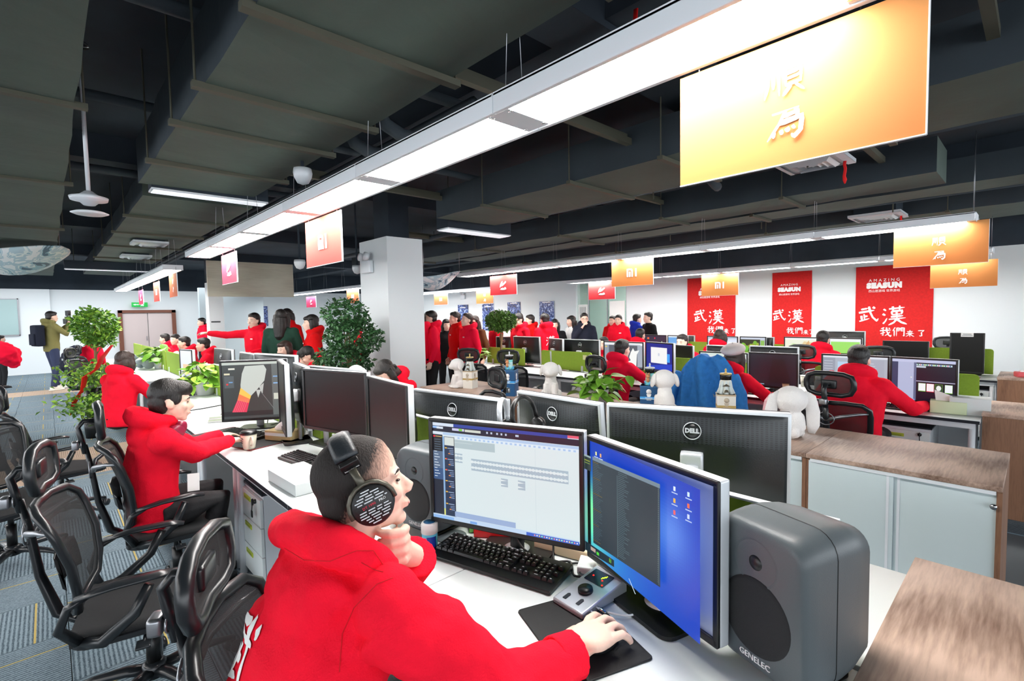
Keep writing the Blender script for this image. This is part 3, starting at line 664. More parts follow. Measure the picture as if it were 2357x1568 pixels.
# ================================================================== desks, cupboards
def desk_bank(x0, x1, y0, n, unit, side_lbl, grp):
    """a bench: two desk tops back to back for each unit, shared steel frame"""
    xm = (x0+x1)/2
    for k in range(n):
        ya, yb = y0+k*unit, y0+(k+1)*unit
        for s in (0, 1):
            xa, xb = (x0, xm-.012) if s == 0 else (xm+.012, x1)
            lb = side_lbl(k, s)
            r_ = root('desk', lb, 'desk', ((xa+xb)/2, (ya+yb)/2, 0), 0, grp); w_, l_ = xb-xa, yb-ya
            b = MB(); b.box((0, 0, .7385), (w_, l_-.004, .022), bev=.002); b.obj('desk_top', M_white, r_)
            b = MB(); sx = -1 if s == 0 else 1
            b.box((sx*(w_/2-.001), 0, .735), (.004, l_-.006, .024)); b.obj('edge_band', M_edge, r_)
            b = MB(); b.box((sx*(w_/2-.05), 0, .70), (.03, l_-.06, .05)); b.box((-sx*(w_/2-.05), 0, .70), (.03, l_-.06, .05)); b.obj('frame_rail', M_whiteM, r_)
            for q in (-1, 1):
                b = MB(); b.tube([(sx*(w_/2-.06), q*(l_/2-.05), .69), (sx*(w_/2-.05), q*(l_/2-.05), .0)], .022, 10); o = b.obj('leg', M_whiteM, r_)
            b = MB(); b.box((-sx*(w_/2-.03), 0, .50), (.015, l_-.1, .32)); b.obj('modesty_panel', M_whiteM, r_)
def screen_div(x, y0, y1, z0, z1, label, trim=True, grp='green felt desk partitions'):
    r_ = root('partition_screen', label, 'partition', (x, (y0+y1)/2, z0), 0, grp); w_, h_ = y1-y0, z1-z0
    P = [(-w_/2, 0), (w_/2, 0)]+[(w_/2-.03+.03*math.cos(R(a)), h_-.03+.03*math.sin(R(a))) for a in (0, 45, 90)]+[(-w_/2+.03-.03*math.sin(R(a)), h_-.03+.03*math.cos(R(a))) for a in (0, 45, 90)]
    F = frame_M((0, 0, 0), (0, 1, 0), (0, 0, 1))
    b = MB(); b.prism(P, -.011, .011, M=F); b.obj('felt_panel', M_green, r_)
    if trim:
        b = MB(); b.box((0, 0, h_+.004), (.026, w_-.05, .008), bev=.002); b.obj('top_trim', M_whiteM, r_)
    for s in (-.33, .33):
        b = MB(); b.box((0, s*w_, .03), (.045, .035, .10), bev=.006); b.obj('bracket', M_whiteM, r_)
    return r_
Y0, UN = .28, 1.09
def lab1(k, s): return ('white desk top, ' + ['first', 'second', 'third', 'fourth', 'fifth', 'sixth'][k] + ' place from the wood cupboard, ' + ['aisle side with the headphone man', 'side away from the headphone man'][s])
desk_bank(.80, 2.06, Y0, 6, UN, lab1, 'white desks of the first row')
for k in range(6):
    screen_div(1.43, Y0+k*UN+.03, Y0+(k+1)*UN-.03, .755, 1.105, 'green felt partition behind the ' + ['blue-lit monitor beside the loudspeaker', 'dark gap between the two switched off screens', 'switched off screens of the empty place', 'monitor of the man with the mug', 'leafy plant on the first row', 'far end of the first row'][k])
def lab2(k, s): return 'white desk top in the second row, ' + ['first', 'second', 'third', 'fourth', 'fifth', 'sixth'][k] + ' from the right, ' + ['near side', 'far side'][s]
desk_bank(5.20, 6.42, .30, 6, 1.1, lab2, 'white desks of the second row')
for y0, y1, lb in ((4.51, 5.52, 'bright green partition with a paper note, in the middle of the second row'), (5.92, 6.88, 'bright green partition nearer the pillar in the second row'),
                   (3.25, 4.3, 'green partition behind the man drawing the white figure'), (2.3, 3.2, 'green partition by the blue-lit monitor'), (.35, 1.6, 'green partition at the right end of the second row')):
    screen_div(5.82, y0, y1, .76, 1.045, lb, False)
def lab3(k, s): return 'white desk top in the third row by the banners, ' + ['first', 'second', 'third', 'fourth', 'fifth'][k] + ' from the right, ' + ['near side', 'far side'][s]
desk_bank(8.1, 9.3, .33, 5, 1.1, lab3, 'white desks of the third row')
screen_div(8.7, .4, 1.45, .76, 1.08, 'green partition beside the portrait monitor on the right', False)
screen_div(8.7, 1.55, 4.6, .76, 1.06, 'long green partition in front of the banner wall', False)
def lab4(k, s): return 'white desk top of the far left bay, ' + ['first', 'second', 'third', 'fourth'][k] + ' beyond the aisle, ' + ['left side', 'right side'][s]
desk_bank(.9, 2.1, 9.0, 4, 1.5, lab4, 'white desks of the far left bay')
for k in range(4): screen_div(1.5, 9.05+k*1.5, 10.45+k*1.5, .76, 1.1, 'green partition in the far bay, ' + ['first', 'second', 'third', 'last'][k] + ' beyond the aisle', False)
# paper note on partition
b = MB(); b.box((0, 0, 0), (.002, .07, .07)); o = b.obj('sticky_note', mat('note_yellow', (.98, .98, .75), .7), loc=(5.806, 4.63, .97)); tag(o, 'pale yellow note stuck on the green partition of the second row', 'note')

def pedestal(x, y, rz, label, n=3, ht=.58, key=True, w_=.40, grp='white drawer pedestals'):
    r_ = root('drawer_pedestal', label, 'drawer unit', (x, y, 0), rz, grp)            # front faces -x
    b = MB(); b.box((.26, 0, ht/2+.03), (.48, w_, ht-.02)); b.box((.26, 0, ht+.022), (.5, w_+.01, .012), 1); b.obj('body', [M_whiteM, M_edge], r_)
    hs = [(ht-.05)/n]*n
    for k in range(n):
        z = .045+sum(hs[:k])+hs[k]/2
        d = MB(); d.box((.008, 0, z), (.018, w_-.008, hs[k]-.006), bev=.003); dr = d.obj('drawer', M_white, r_)
        h = MB(); h.box((-.003, .04, z+hs[k]*.25), (.006, .13, .028), bev=.002); h.box((-.0065, .04, z+hs[k]*.25-.004), (.002, .10, .012), 1); h.obj('handle', [M_greenP, mat('handle_olive', (.60, .66, .22), .5)], dr)
    if key:
        b = MB(); b.cyl((-.012, -.13, ht-.03), (.0, -.13, ht-.03), .014, n=12); b.box((-.02, -.13, ht-.03), (.012, .006, .04), bev=.002); b.obj('lock', M_black, r_)
        b = MB(); b.tube([(-.022, -.13, ht-.05), (-.026, -.132, ht-.08)], .003, 6); b.box((-.026, -.132, ht-.10), (.006, .022, .04), bev=.003); b.obj('key_ring', M_black, r_)
    for q in (-1, 1):
        for p in (.06, .46):
            b = MB(); b.lathe([(.001, 0), (.018, .002), (.018, .028), (.001, .03)], 10, c=(p, q*(w_/2-.05), 0)); b.obj('caster', M_black, r_)
    return r_
pedestal(.86, 3.33, 0, 'white three-drawer pedestal with green handles under the desk beside the headphone man', w_=.42)
pedestal(5.28, .80, 0, 'white drawer pedestal with keys right of the man in the mesh chair', 3, .60)
pedestal(8.16, .60, 0, 'white drawer pedestal under the portrait monitor', 3, .60)
pedestal(5.28, 4.25, 0, 'white drawer pedestal behind the potted pothos in the second row', 3, .60, False)
pedestal(5.28, 3.78, 0, 'white drawer pedestal just right of another behind the pothos', 3, .60, False)
pedestal(5.28, 6.9, 0, 'white drawer pedestal next to the sitting white toys', 3, .60, False)
# low sliding-door cupboards, pairs back to back
def cupboard(x0, x1, y0, y1, label, lockside=False, h=.80, grp='low walnut cupboards with sliding white doors'):
    r_ = root('low_cupboard', label, 'cupboard', ((x0+x1)/2, (y0+y1)/2, 0), 0, grp); w_, l_ = x1-x0, y1-y0
    b = MB(); b.box((0, 0, h-.0125), (w_, l_-.002, .025), 0, bev=.0015); b.obj('top_board', M_woodT if w_ > 0 else M_wood, r_)
    for s in (-1, 1):
        b = MB(); b.box((0, s*(l_/2-.011), (h-.025)/2), (w_-.02, .02, h-.026)); b.obj('side_panel', M_woodX, r_)
    b = MB(); b.box((0, 0, .03), (w_-.06, l_-.05, .06)); b.box((0, 0, h/2), (.02, l_-.05, h-.05)); b.obj('carcass', M_woodE, r_)
    for zr in (h-.035, .065): b = MB(); b.box((-w_/2+.012, 0, zr), (.022, l_-.045, .018)); b.obj('door_rail', M_alu, r_)
    for q, dx in ((1, .012), (-1, .024)):
        b = MB(); b.box((-w_/2+dx, q*(l_/4-.008), h/2+.013), (.010, l_/2-.012, h-.10), bev=.0015); d = b.obj('sliding_door', M_glassdoor, r_)
        b = MB(); b.box((-w_/2+dx-.006, q*(l_/4-.008)-q*(l_/4-.03), h/2+.013), (.003, .012, h-.10)); b.obj('finger_strip', M_alu, d)
    if lockside:
        b = MB(); b.cyl((-w_/2-.004, -l_/2+.03, h-.10), (-w_/2+.01, -l_/2+.03, h-.10), .013, n=14); b.obj('lock', M_chrome, r_)
    return r_
CU = .82
for k in range(6):
    cupboard(3.19, 3.96, .10+CU*k, .10+CU*(k+1), ['low walnut cupboard with sliding pale doors right of the loudspeaker', 'low walnut cupboard carrying the white plush rabbit', 'low walnut cupboard behind the largest monitor back', 'low walnut cupboard under the potted pothos',
        'low walnut cupboard carrying the blue gift box', 'low walnut cupboard next to the square pillar'][k], k == 0)
# nearest cupboard: end at the bench, its wood top fills the corner
r_ = cupboard(1.28, 2.09, -.56, .27, 'nearest walnut cupboard top with strong grain in the lower right corner', h=.805)
def wood_block(x0, x1, y0, y1, h, label):
    r_ = root('low_cupboard', label, 'cupboard', ((x0+x1)/2, (y0+y1)/2, 0), 0, 'low walnut cupboards with sliding white doors'); w_, l_ = x1-x0, y1-y0
    b = MB(); b.box((0, 0, h-.0125), (w_, l_, .025), bev=.0015); b.obj('top_board', M_woodT, r_)
    for s in (-1, 1):
        b = MB(); b.box((s*(w_/2-.011), 0, (h-.026)/2), (.02, l_-.01, h-.026)); b.obj('side_panel', M_woodX, r_)
    b = MB(); b.box((0, 0, h/2), (w_-.05, l_-.03, h-.06)); b.obj('carcass', M_woodE, r_)
    for q in (-1, 1):
        b = MB(); b.box((0, q*(l_/2-.008), h/2), (w_-.05, .010, h-.08)); b.obj('sliding_door', M_glassdoor, r_)
wood_block(5.30, 6.05, -.55, .30, .80, 'walnut cupboard end at the right edge beside the second row')
wood_block(8.0, 8.75, -.6, .335, .80, 'farther walnut cupboard end at the right edge carrying a tissue pack')
# things on the far cupboard
r_ = root('tissue_pack', 'red and white soft tissue pack on the farther wood cupboard', 'tissues', (8.22, .10, .80), .3); b = MB(); b.box((0, 0, .03), (.13, .19, .06), bev=.015); b.obj('pack', mat('pack_pink', (.88, .35, .38), .4), r_)
b = MB(); b.prism([(-.03, -.05), (.03, -.04), (.05, .05), (-.04, .06)], .06, .075); b.obj('tissue', M_paper, r_)

# ================================================================== monitors
class Art:
    """flat picture on a lit display: coloured patches in 0..1 screen coordinates"""
    def __init__(s): s.q = []
    def r(s, u0, v0, u1, v1, c): s.q.append(([(u0, v0), (u1, v0), (u1, v1), (u0, v1)], srgb(c))); return s
    def p(s, pts, c): s.q.append((pts, srgb(c))); return s
    def build(s, w_, h_, parent, x, zc):
        b = MB()
        for i, (pts, c) in enumerate(s.q): b.quad([(x+.00002*i, (u-.5)*-w_, zc+(v-.5)*h_) for u, v in pts][::-1] if False else [(x+.00003*i, -(.5-u)*w_, zc+(v-.5)*h_) for u, v in pts], 0, c)
        return b.obj('screen', M_screen, parent)
def art_flip(a):      # local y runs to the viewer's right when the screen faces +x
    return a
M_vent, N, L = nt('vented_black_plastic'); B = N['Principled BSDF']; B.inputs['Roughness'].default_value = .35
_t = N.new('ShaderNodeTexCoord'); _s = N.new('ShaderNodeSeparateXYZ'); L.new(_t.outputs['Object'], _s.inputs[0])
def _wave(out, sc):
    m_ = N.new('ShaderNodeMath'); m_.operation = 'MULTIPLY'; m_.inputs[1].default_value = sc; L.new(out, m_.inputs[0])
    f_ = N.new('ShaderNodeMath'); f_.operation = 'FRACT'; L.new(m_.outputs[0], f_.inputs[0])
    c_ = N.new('ShaderNodeMath'); c_.operation = 'GREATER_THAN'; c_.inputs[1].default_value = .45; L.new(f_.outputs[0], c_.inputs[0]); return c_.outputs[0]
_a = _wave(_s.outputs[1], 62); _b = _wave(_s.outputs[2], 125)
_m = N.new('ShaderNodeMath'); _m.operation = 'MULTIPLY'; L.new(_a, _m.inputs[0]); L.new(_b, _m.inputs[1])
_x = N.new('ShaderNodeMix'); _x.data_type = 'RGBA'; L.new(_m.outputs[0], _x.inputs[0]); _x.inputs[6].default_value = srgb((.14, .16, .175)); _x.inputs[7].default_value = srgb((.02, .02, .03)); L.new(_x.outputs[2], B.inputs['Base Color'])
_p2 = N.new('ShaderNodeBump'); _p2.inputs['Strength'].default_value = .5; _p2.inputs['Distance'].default_value = .002; _p2.invert = True; L.new(_m.outputs[0], _p2.inputs['Height']); L.new(_p2.outputs[0], B.inputs['Normal'])
M_backp = mat('monitor_back_black', (.10, .115, .12), .28, bump=.05, bscale=200)
def monitor(label, base, rz, w_, h_, zb, art=None, fwd=.07, front='black', grp='computer monitors', tilt=0, detail=True, stand=True, logo=True, roll=0, name='monitor', neck='silver'):
    """base: point on the desk; rz: heading of the display's outward normal; zb: lower edge above the desk"""
    r_ = root(name, label, 'monitor', base, rz, grp); zc = zb+h_/2
    T = Matrix.Translation((fwd, 0, zc)) @ Matrix.Rotation(-tilt, 4, 'Y') @ Matrix.Rotation(roll, 4, 'X') @ Matrix.Translation((-fwd, 0, -zc))
    bz = .016
    b = MB(); b.M = T
    # silver rim + black front frame
    b.box((fwd-.012, 0, zc), (.034, w_, h_), 1, bev=.006)
    for (cy, cz, sy, sz) in ((0, zc+h_/2-bz/2, w_-.004, bz), (0, zc-h_/2+bz*.65, w_-.004, bz*1.3), (-w_/2+bz/2, zc, bz, h_-.004), (w_/2-bz/2, zc, bz, h_-.004)):
        b.box((fwd+.008, cy, cz), (.010, sy, sz), 0, bev=.003)
    b.obj('housing', [M_black, M_silver if front == 'black' else M_black], r_)
    sw, sh = w_-2*bz, h_-2.3*bz; zs = zc+.15*bz
    if art is None:
        b = MB(); b.M = T; b.box((fwd+.0058, 0, zs), (.002, sw, sh)); b.obj('screen', M_off, r_)
    else:
        b = MB(); b.M = T
        for i, (pts, c) in enumerate(art.q): b.quad([(fwd+.0062+.00002*i, (u-.5)*sw, zs+(v-.5)*sh) for u, v in pts], 0, c)
        b.obj('screen', M_screen, r_)
    if detail:
        b = MB(); b.M = T; x = fwd-.029
        F = frame_M((0, 0, zc), (0, -1, 0), (0, 0, 1))
        prof = [(h_/2-.012, .002), (h_/2-.03, .012), (h_*.18, .026), (-h_*.1, .034), (-h_/2+.05, .028), (-h_/2+.02, .006)]
        vs = []; ys = [-w_/2+.012, -w_/2+.03, -w_*.2, w_*.2, w_/2-.03, w_/2-.012]; ks = [0, .75, 1, 1, .75, 0]
        for zz, d in prof:
            for y, kk in zip(ys, ks): vs.append((x-d*kk, y, zc+zz))
        fs = []; mi = []
        for i in range(5):
            for j in range(5): fs.append((i*6+j, i*6+j+1, (i+1)*6+j+1, (i+1)*6+j))
        o0 = len(b.f); b.add(vs, fs, 0, True)
        for i in range(5): b.m[o0+i*5:o0+i*5+5] = [1 if i == 1 else 0]*5
        b.obj('back_cover', [M_backp, M_vent], r_)
        if logo:
            lx = x-.0245; lz = zc+h_*.30; F = T @ frame_M((lx, 0, lz), (0, -1, 0), (.12, 0, 1)); rr = .033
            b = MB(); b.M = F; b.tube([(rr*math.cos(2*math.pi*k/28), rr*math.sin(2*math.pi*k/28), .001) for k in range(28)], .0018, 6, closed=True)
            b.lathe([(.001, -.004), (rr, -.004), (rr, -.0005), (.001, 0)], 24, 1); b.obj('logo_ring', [M_silver, M_backp], r_)
            me = textmesh('DELL', .024, .0008, .0012); me2 = me.copy(); me2.materials.clear(); me2.materials.append(M_silver); link('logo_lettering', me2, r_, M=F @ Matrix.Translation((0, 0, .0012)))
    if stand:
        b = MB(); b.tube([(-.035, 0, .006), (-.045, 0, zb+h_*.5)], [.03, .026], 12, 0, flat=.45, up=(1, 0, 0)); b.obj('stand_neck', M_silver if neck == 'silver' else M_black, r_)
        b = MB(); b.box((fwd-.075, 0, zc), (.05, .085, .085), bev=.012); b.obj('stand_head', M_silver, r_)
        b = MB(); b.prism(roundpoly(-.01, 0, .19, .28, .035), 0, .012, smooth=False); b.obj('stand_base', M_black, r_)
    if neck == 'black': b = MB(); b.lathe([(.001, .0121), (.048, .0125), (.05, .0135), (.001, .014)], 28, c=(-.03, 0, 0)); b.obj('stand_collar', M_silver, r_)
    return r_
def mon2(label, TL, TR, zbot=None, h_=None, deskz=.75, back=False, art=None, **k):
    """place a monitor whose visible upper corners are the two given room points"""
    TL, TR = Vector(TL), Vector(TR); d = (TR-TL); w_ = math.hypot(d.x, d.y); dn = Vector((d.x, d.y, 0)).normalized(); n = dn.cross(Vector((0, 0, 1)))
    zt = (TL.z+TR.z)/2
    if h_ is None: h_ = zt-zbot
    nn = -n if back else n; fwd = k.pop('fwd', .07)
    mid = (TL+TR)/2 - nn*fwd
    rl = k.pop('roll', 0)
    return monitor(label, (mid.x, mid.y, deskz), math.atan2(nn.y, nn.x), w_, h_, zt-h_-deskz, art, fwd=fwd, roll=rl, **k)
def monX(label, xl, yt, xr, X, yb=None, h_=.38, yt2=None, turn=0, **k):
    A = onX(xl, yt, X); B = onX(xr, yt2 or yt, X+turn)
    if yb: h_ = A.z-onX(xl, yb, X).z
    return mon2(label, A, B, h_=h_, **k)
# ------------------------------------------------------------------ screen pictures
def daw():
    a = Art(); a.r(0, 0, 1, 1, (.86, .91, .92)); a.r(0, .965, 1, 1, (.84, .89, .95)); a.r(.16, .965, .93, 1, (.15, .25, .62)); a.r(.93, .972, 1, 1, (.90, .35, .45))
    a.r(0, .905, 1, .965, (.05, .06, .16)); a.r(0, .938, .05, .96, (.6, .75, .95)); a.r(.03, .935, .08, .957, (.85, .90, .95)); a.r(.15, .93, .24, .955, (.80, .80, .93)); a.r(.20, .932, .225, .953, (.45, .8, .1))
    a.r(.245, .928, .36, .953, (.82, .84, .80)); 
    for u in (.40, .43, .47, .50, .53, .60, .61): a.r(u, .932, u+.012, .952, (.75, .80, .88))
    a.r(0, .875, 1, .902, (.70, .80, .92)); a.r(0, .875, .08, .9, (.85, .9, .95)); a.r(.17, .845, 1, .875, (.87, .92, .96))
    for i in range(26): a.r(.19+.031*i, .848, .205+.031*i, .866, (.66, .78, .92))
    a.r(0, .03, .075, .875, (.10, .13, .20)); a.r(0, .52, .075, .70, (.35, .43, .54)); a.r(0, .70, .075, .86, (.06, .08, .11)); a.r(.0, .40, .075, .52, (.22, .34, .52))
    a.r(.004, .845, .018, .862, (.95, .05, .2)); a.r(.02, .85, .07, .858, (.85, .7, .4))
    for i in range(10): a.r(.008, .69-.029*i, .03+.01*((i*7) % 3), .697-.029*i, (.85, .9, .95))
    for i in range(5): a.r(.012, .82-.025*i, .06, .823-.025*i, (.5, .6, .7))
    a.r(.075, .03, .088, .86, (.55, .70, .86)); a.r(.076, .03, .086, .10, (.88, .88, .35)); a.r(.088, .03, .165, .86, (.13, .19, .30)); a.r(.09, .77, .162, .855, (.84, .87, .85))
    for i, v in enumerate((.73, .615, .50, .385, .27, .145)):
        a.r(.092, v+.006, .108, v+.018, (.92, .72, .25)); a.r(.112, v+.006, .155, v+.014, (.6, .68, .8))
        if i in (1, 2): a.r(.098, v+.008, .108, v+.02, (.95, .08, .3))
        for k in range(2): a.r(.125, v-.014-.016*k, .158, v-.008-.016*k, (.55, .63, .78))
        a.r(.118, v-.05, .132, v-.04, (.95, .60, .30)); a.r(.133, v-.052, .158, v-.040, (.50, .58, .72)); a.r(.0885, v-.066, .165, v-.064, (.28, .36, .48))
    a.r(.163, .03, .167, .86, (.03, .04, .06))
    a.r(.168, .755, .46, .84, (.70, .77, .79)); a.r(.168, .81, .30, .813, (.85, .9, .9))
    def clip(u0, u1, v0, v1, tail=0):
        a.r(u0, v0, u1, v1, (.67, .74, .79)); n = max(8, int((u1-u0)*260)); rr = random.Random(int(u0*1000))
        for k in (0, 1):
            vc = v0+(v1-v0)*(.26+.5*k); am = (v1-v0)*.12
            up = []; dn = []
            for i in range(n+1):
                t = i/n; f_ = (.25+.55*abs(math.sin(i*.55))+rr.random()*.35) if not tail else max(.05, .9-t)
                up.append((u0+(u1-u0)*t, vc+am*f_)); dn.append((u0+(u1-u0)*t, vc-am*f_))
            for i in range(n): a.p([dn[i], dn[i+1], up[i+1], up[i]], (.88, .92, .93))
    clip(.168, .225, .605, .70); clip(.290, .935, .545, .665); clip(.505, .552, .435, .515, 1); clip(.62, .668, .43, .52, 1)
    a.r(.168, .045, .60, .10, (.60, .69, .84)); a.r(.735, .05, .736, .845, (.72, .80, .84)); a.r(0, 0, 1, .042, (.75, .84, .94)); a.r(0, 0, .16, .03, (.55, .72, .92)); a.r(.28, .003, .33, .028, (.45, .65, .9)); a.r(.67, 0, 1, .032, (.20, .38, .80))
    for i in range(18): a.r(.72+.0155*i, .010, .728+.0155*i, .022, [(1, .6, .5), (.9, .95, 1), (1, .85, .4), (.6, 1, .7)][i % 4])
    return a
def desktop():
    a = Art(); n, k = 64, 40
    for i in range(n):
        for j in range(k):
            u, v = i/n, j/k; g = math.exp(-((u+.02)/.24)**2-((v-.36)/.30)**2); g2 = math.exp(-((u-.05)/.55)**2-((v-.05)/.35)**2); w_ = math.exp(-((u-.78)/.16)**2-((v-.60)/.25)**2)
            c = [.08+.42*g+.10*g2+.26*w_, .25+.68*g+.30*g2+.28*w_, .76-.10*g+.12*g2+.16*w_]
            a.r(u, v, u+1/n+.001, v+1/k+.001, tuple(max(0, min(1, x)) for x in c))
    a.r(.16, .20, .74, .93, (.15, .21, .25)); a.r(.16, .90, .74, .93, (.46, .54, .60)); a.r(.395, .21, .398, .86, (.38, .50, .52)); a.r(.725, .21, .735, .90, (.26, .33, .37))
    rr = random.Random(3)
    for i in range(46):
        v = .885-.0145*i; a.r(.165, v, .165+.04+.06*rr.random(), v+.0045, (.28, .37, .41) if i % 9 else (.50, .42, .15))
        a.r(.405, v, .405+.05+.05*rr.random(), v+.0045, (.34, .43, .46)); a.r(.726, v, .734, v+.004, (.42, .48, .5))
    a.r(.06, .80, .15, .91, (.16, .22, .22)); a.r(.07, .875, .14, .885, (.55, .6, .2)); a.r(.07, .855, .14, .862, (.5, .6, .3)); a.r(.06, .91, .15, .925, (.6, .68, .7))
    a.r(0, .13, .36, .175, (.07, .16, .20)); a.p([(0, .09), (.37, .12), (.37, .175), (0, .175)], (.08, .17, .21)); a.r(.14, .13, .19, .16, (.75, .65, .60)); a.r(.20, .125, .225, .15, (.35, .85, .25)); a.r(.325, .135, .33, .165, (.5, .9, .1)); a.r(.337, .135, .342, .165, (.5, .9, .1)); a.r(.333, .17, .337, .18, (.9, .1, .1))
    for i in range(9):
        for u in (.018, .058):
            c = [(.8, .9, .98), (.35, .7, .98), (.95, .9, .95), (.95, .4, .3), (.3, .85, .4), (.95, .75, .3)][(i+int(u*100)) % 6]; v = .93-.065*i
            if u > .03 and i > 6: continue
            a.r(u, v, u+.014, v+.028, c); a.r(u-.006, v-.014, u+.02, v-.008, (.7, .8, .95))
    for u, v, c in ((.20, .955, (.95, .95, .6)), (.245, .953, (.95, .7, .4)), (.84, .93, (.9, .95, 1)), (.93, .93, (.85, .95, .98)), (.84, .85, (.98, .75, .3)), (.93, .855, (.98, .45, .3)), (.84, .77, (.98, .4, .4)), (.93, .785, (.85, .9, 1))):
        a.r(u, v, u+.014, v+.03, c); a.r(u-.012, v-.018, u+.028, v-.010, (.72, .80, .95))
    a.p([(.50, .115), (.506, .115), (.56, .03), (.552, .03)], (.85, .93, .98))
    return a
def art_wing():
    a = Art(); a.r(0, 0, 1, 1, (.20, .24, .23)); a.r(0, .955, 1, 1, (.78, .82, .78)); a.r(0, 0, 1, .045, (.25, .28, .28)); a.r(.0, .045, .78, .13, (.12, .14, .14)); a.r(.78, .04, .93, .95, (.38, .42, .41)); a.r(.93, .03, 1, .95, (.14, .16, .16))
    a.p([(.36, .93), (.66, .94), (.70, .86), (.66, .66), (.55, .52), (.44, .40), (.28, .42), (.28, .60), (.31, .80)], (.80, .83, .80)); a.p([(.52, .50), (.55, .36), (.60, .50)], (.78, .8, .78)); a.p([(.57, .55), (.62, .42), (.65, .62)], (.76, .78, .76))
    a.p([(.28, .55), (.44, .40), (.42, .34), (.25, .44)], (.98, .80, .35)); a.p([(.25, .44), (.42, .34), (.40, .27), (.22, .33)], (.97, .50, .30)); a.p([(.22, .33), (.40, .27), (.36, .11), (.13, .12)], (.92, .22, .35))
    for i in range(6): a.p([(.15+.03*i, .12), (.155+.03*i, .12), (.24+.03*i, .34), (.235+.03*i, .34)], (.98, .55, .6))
    a.r(.10, .87, .20, .90, (.9, .9, .85)); a.r(.03, .78, .12, .81, (.9, .88, .75)); a.r(.03, .55, .18, .76, (.32, .36, .37)); a.r(.10, .64, .16, .66, (.45, .65, .85)); a.r(.06, .60, .09, .63, (.9, .2, .2))
    a.p([(.60, .45), (.61, .45), (.80, .15), (.79, .15)], (.45, .5, .5)); a.r(.80, .32, .88, .43, (.82, .84, .78)); a.r(.80, .60, .90, .62, (.55, .75, .95)); a.r(.80, .72, .90, .74, (.5, .7, .9))
    for i in range(14): a.r(.945, .90-.055*i, .96, .92-.055*i, [(.95, .6, .2), (.4, .7, .95), (.6, .85, .5), (.95, .2, .2)][i % 4])
    return a
def art_paint(c0, c1, panel=(.78, .80, .82), bg=(.55, .58, .60)):
    a = Art(); a.r(0, 0, 1, 1, bg); a.r(0, .93, 1, 1, (.88, .9, .92)); a.r(.85, 0, 1, .93, panel); a.r(0, 0, .05, .93, panel)
    a.p([(.25, .15), (.5, .1), (.68, .35), (.62, .75), (.40, .82), (.22, .5)], c0); a.p([(.36, .3), (.5, .2), (.58, .5), (.44, .66)], c1)
    for i in range(8): a.r(.87, .85-.09*i, .97, .88-.09*i, (.62, .66, .70))
    return a
def art_white_figure():
    a = Art(); a.r(0, 0, 1, 1, (.36, .38, .42)); a.r(0, .9, 1, 1, (.93, .94, .95)); a.r(.6, .90, .95, .93, (.70, .73, .78)); a.r(0, 0, .12, .9, (.58, .62, .68)); a.r(.87, .05, 1, .9, (.66, .69, .74)); a.r(.12, 0, .87, .04, (.12, .13, .15))
    a.p([(.63, .06), (.84, .06), (.86, .55), (.92, .72), (.80, .68), (.76, .80), (.70, .62), (.66, .42), (.70, .3), (.60, .22)], (.97, .97, .96)); a.p([(.52, .08), (.60, .10), (.57, .3), (.50, .26)], (.92, .88, .75)); a.p([(.56, .44), (.62, .42), (.6, .68), (.55, .66)], (.55, .48, .75)); a.p([(.57, .42), (.62, .42), (.61, .52), (.57, .5)], (.98, .8, .3)); a.r(.02, .80, .07, .85, (.9, .8, .3)); return a
def art_blue_doc():
    a = Art(); a.r(0, 0, 1, 1, (.04, .14, .55)); a.p([(.0, 0), (1, 0), (1, .3), (.0, .15)], (.07, .25, .78)); a.r(.75, .35, .9, .65, (.25, .65, .98)); a.r(.18, .28, .80, .86, (.96, .96, .96)); a.r(.46, .55, .52, .65, (.80, .82, .88)); a.r(0, 0, 1, .05, (.07, .1, .25)); return a
def art_black_editor():
    a = Art(); a.r(0, 0, 1, 1, (.05, .05, .13)); a.r(0, .93, 1, 1, (.76, .78, .90)); a.r(0, 0, .10, .93, (.20, .25, .38)); a.r(.10, 0, .36, .93, (.70, .73, .85)); a.r(.36, 0, .40, .93, (.38, .42, .55)); a.r(.40, .86, .95, .90, (.75, .85, .88)); a.r(.40, .81, .55, .85, (.8, .85, .9)); a.r(.40, .47, 1, .49, (.68, .68, .78))
    for i in range(15): a.r(.42+.035*i, .865, .438+.035*i, .895, [(.2, .5, .3), (.9, .5, .6), (.2, .3, .6), (.7, .8, .3)][i % 4])
    for i, (u, c) in enumerate(((.44, (.95, .95, .96)), (.57, (.97, .93, .95)), (.70, (.15, .25, .15)), (.85, (.94, .95, .97)))): a.r(u-.004, .235, u+.114, .435, (.85, .2, .3) if i == 1 else (.45, .7, .2)); a.r(u, .25, u+.11, .43, c)
    a.p([(.755+.04*math.cos(k*.785), .34+.065*math.sin(k*.785)) for k in range(8)], (.92, .93, .92))
    a.r(.04, 0, .38, .03, (.55, .7, .95)); a.r(.31, .55, .33, .57, (.98, .98, .9)); return a
def art_editor_light():
    a = Art(); a.r(0, 0, 1, 1, (.68, .71, .76)); a.r(0, .95, 1, 1, (.86, .88, .92)); a.r(0, 0, .2, .95, (.60, .62, .68)); a.r(.24, .12, .62, .85, (.72, .82, .92)); a.r(.64, 0, .95, .92, (.66, .68, .74)); a.r(.11, .56, .18, .60, (.85, .15, .15)); a.r(.11, .53, .18, .56, (.95, .85, .2))
    for i in range(9): a.r(.02, .85-.07*i, .16, .865-.07*i, (.78, .8, .84)); a.r(.68, .82-.06*i, .80+.02*(i % 3), .835-.06*i, (.80, .82, .86))
    return a
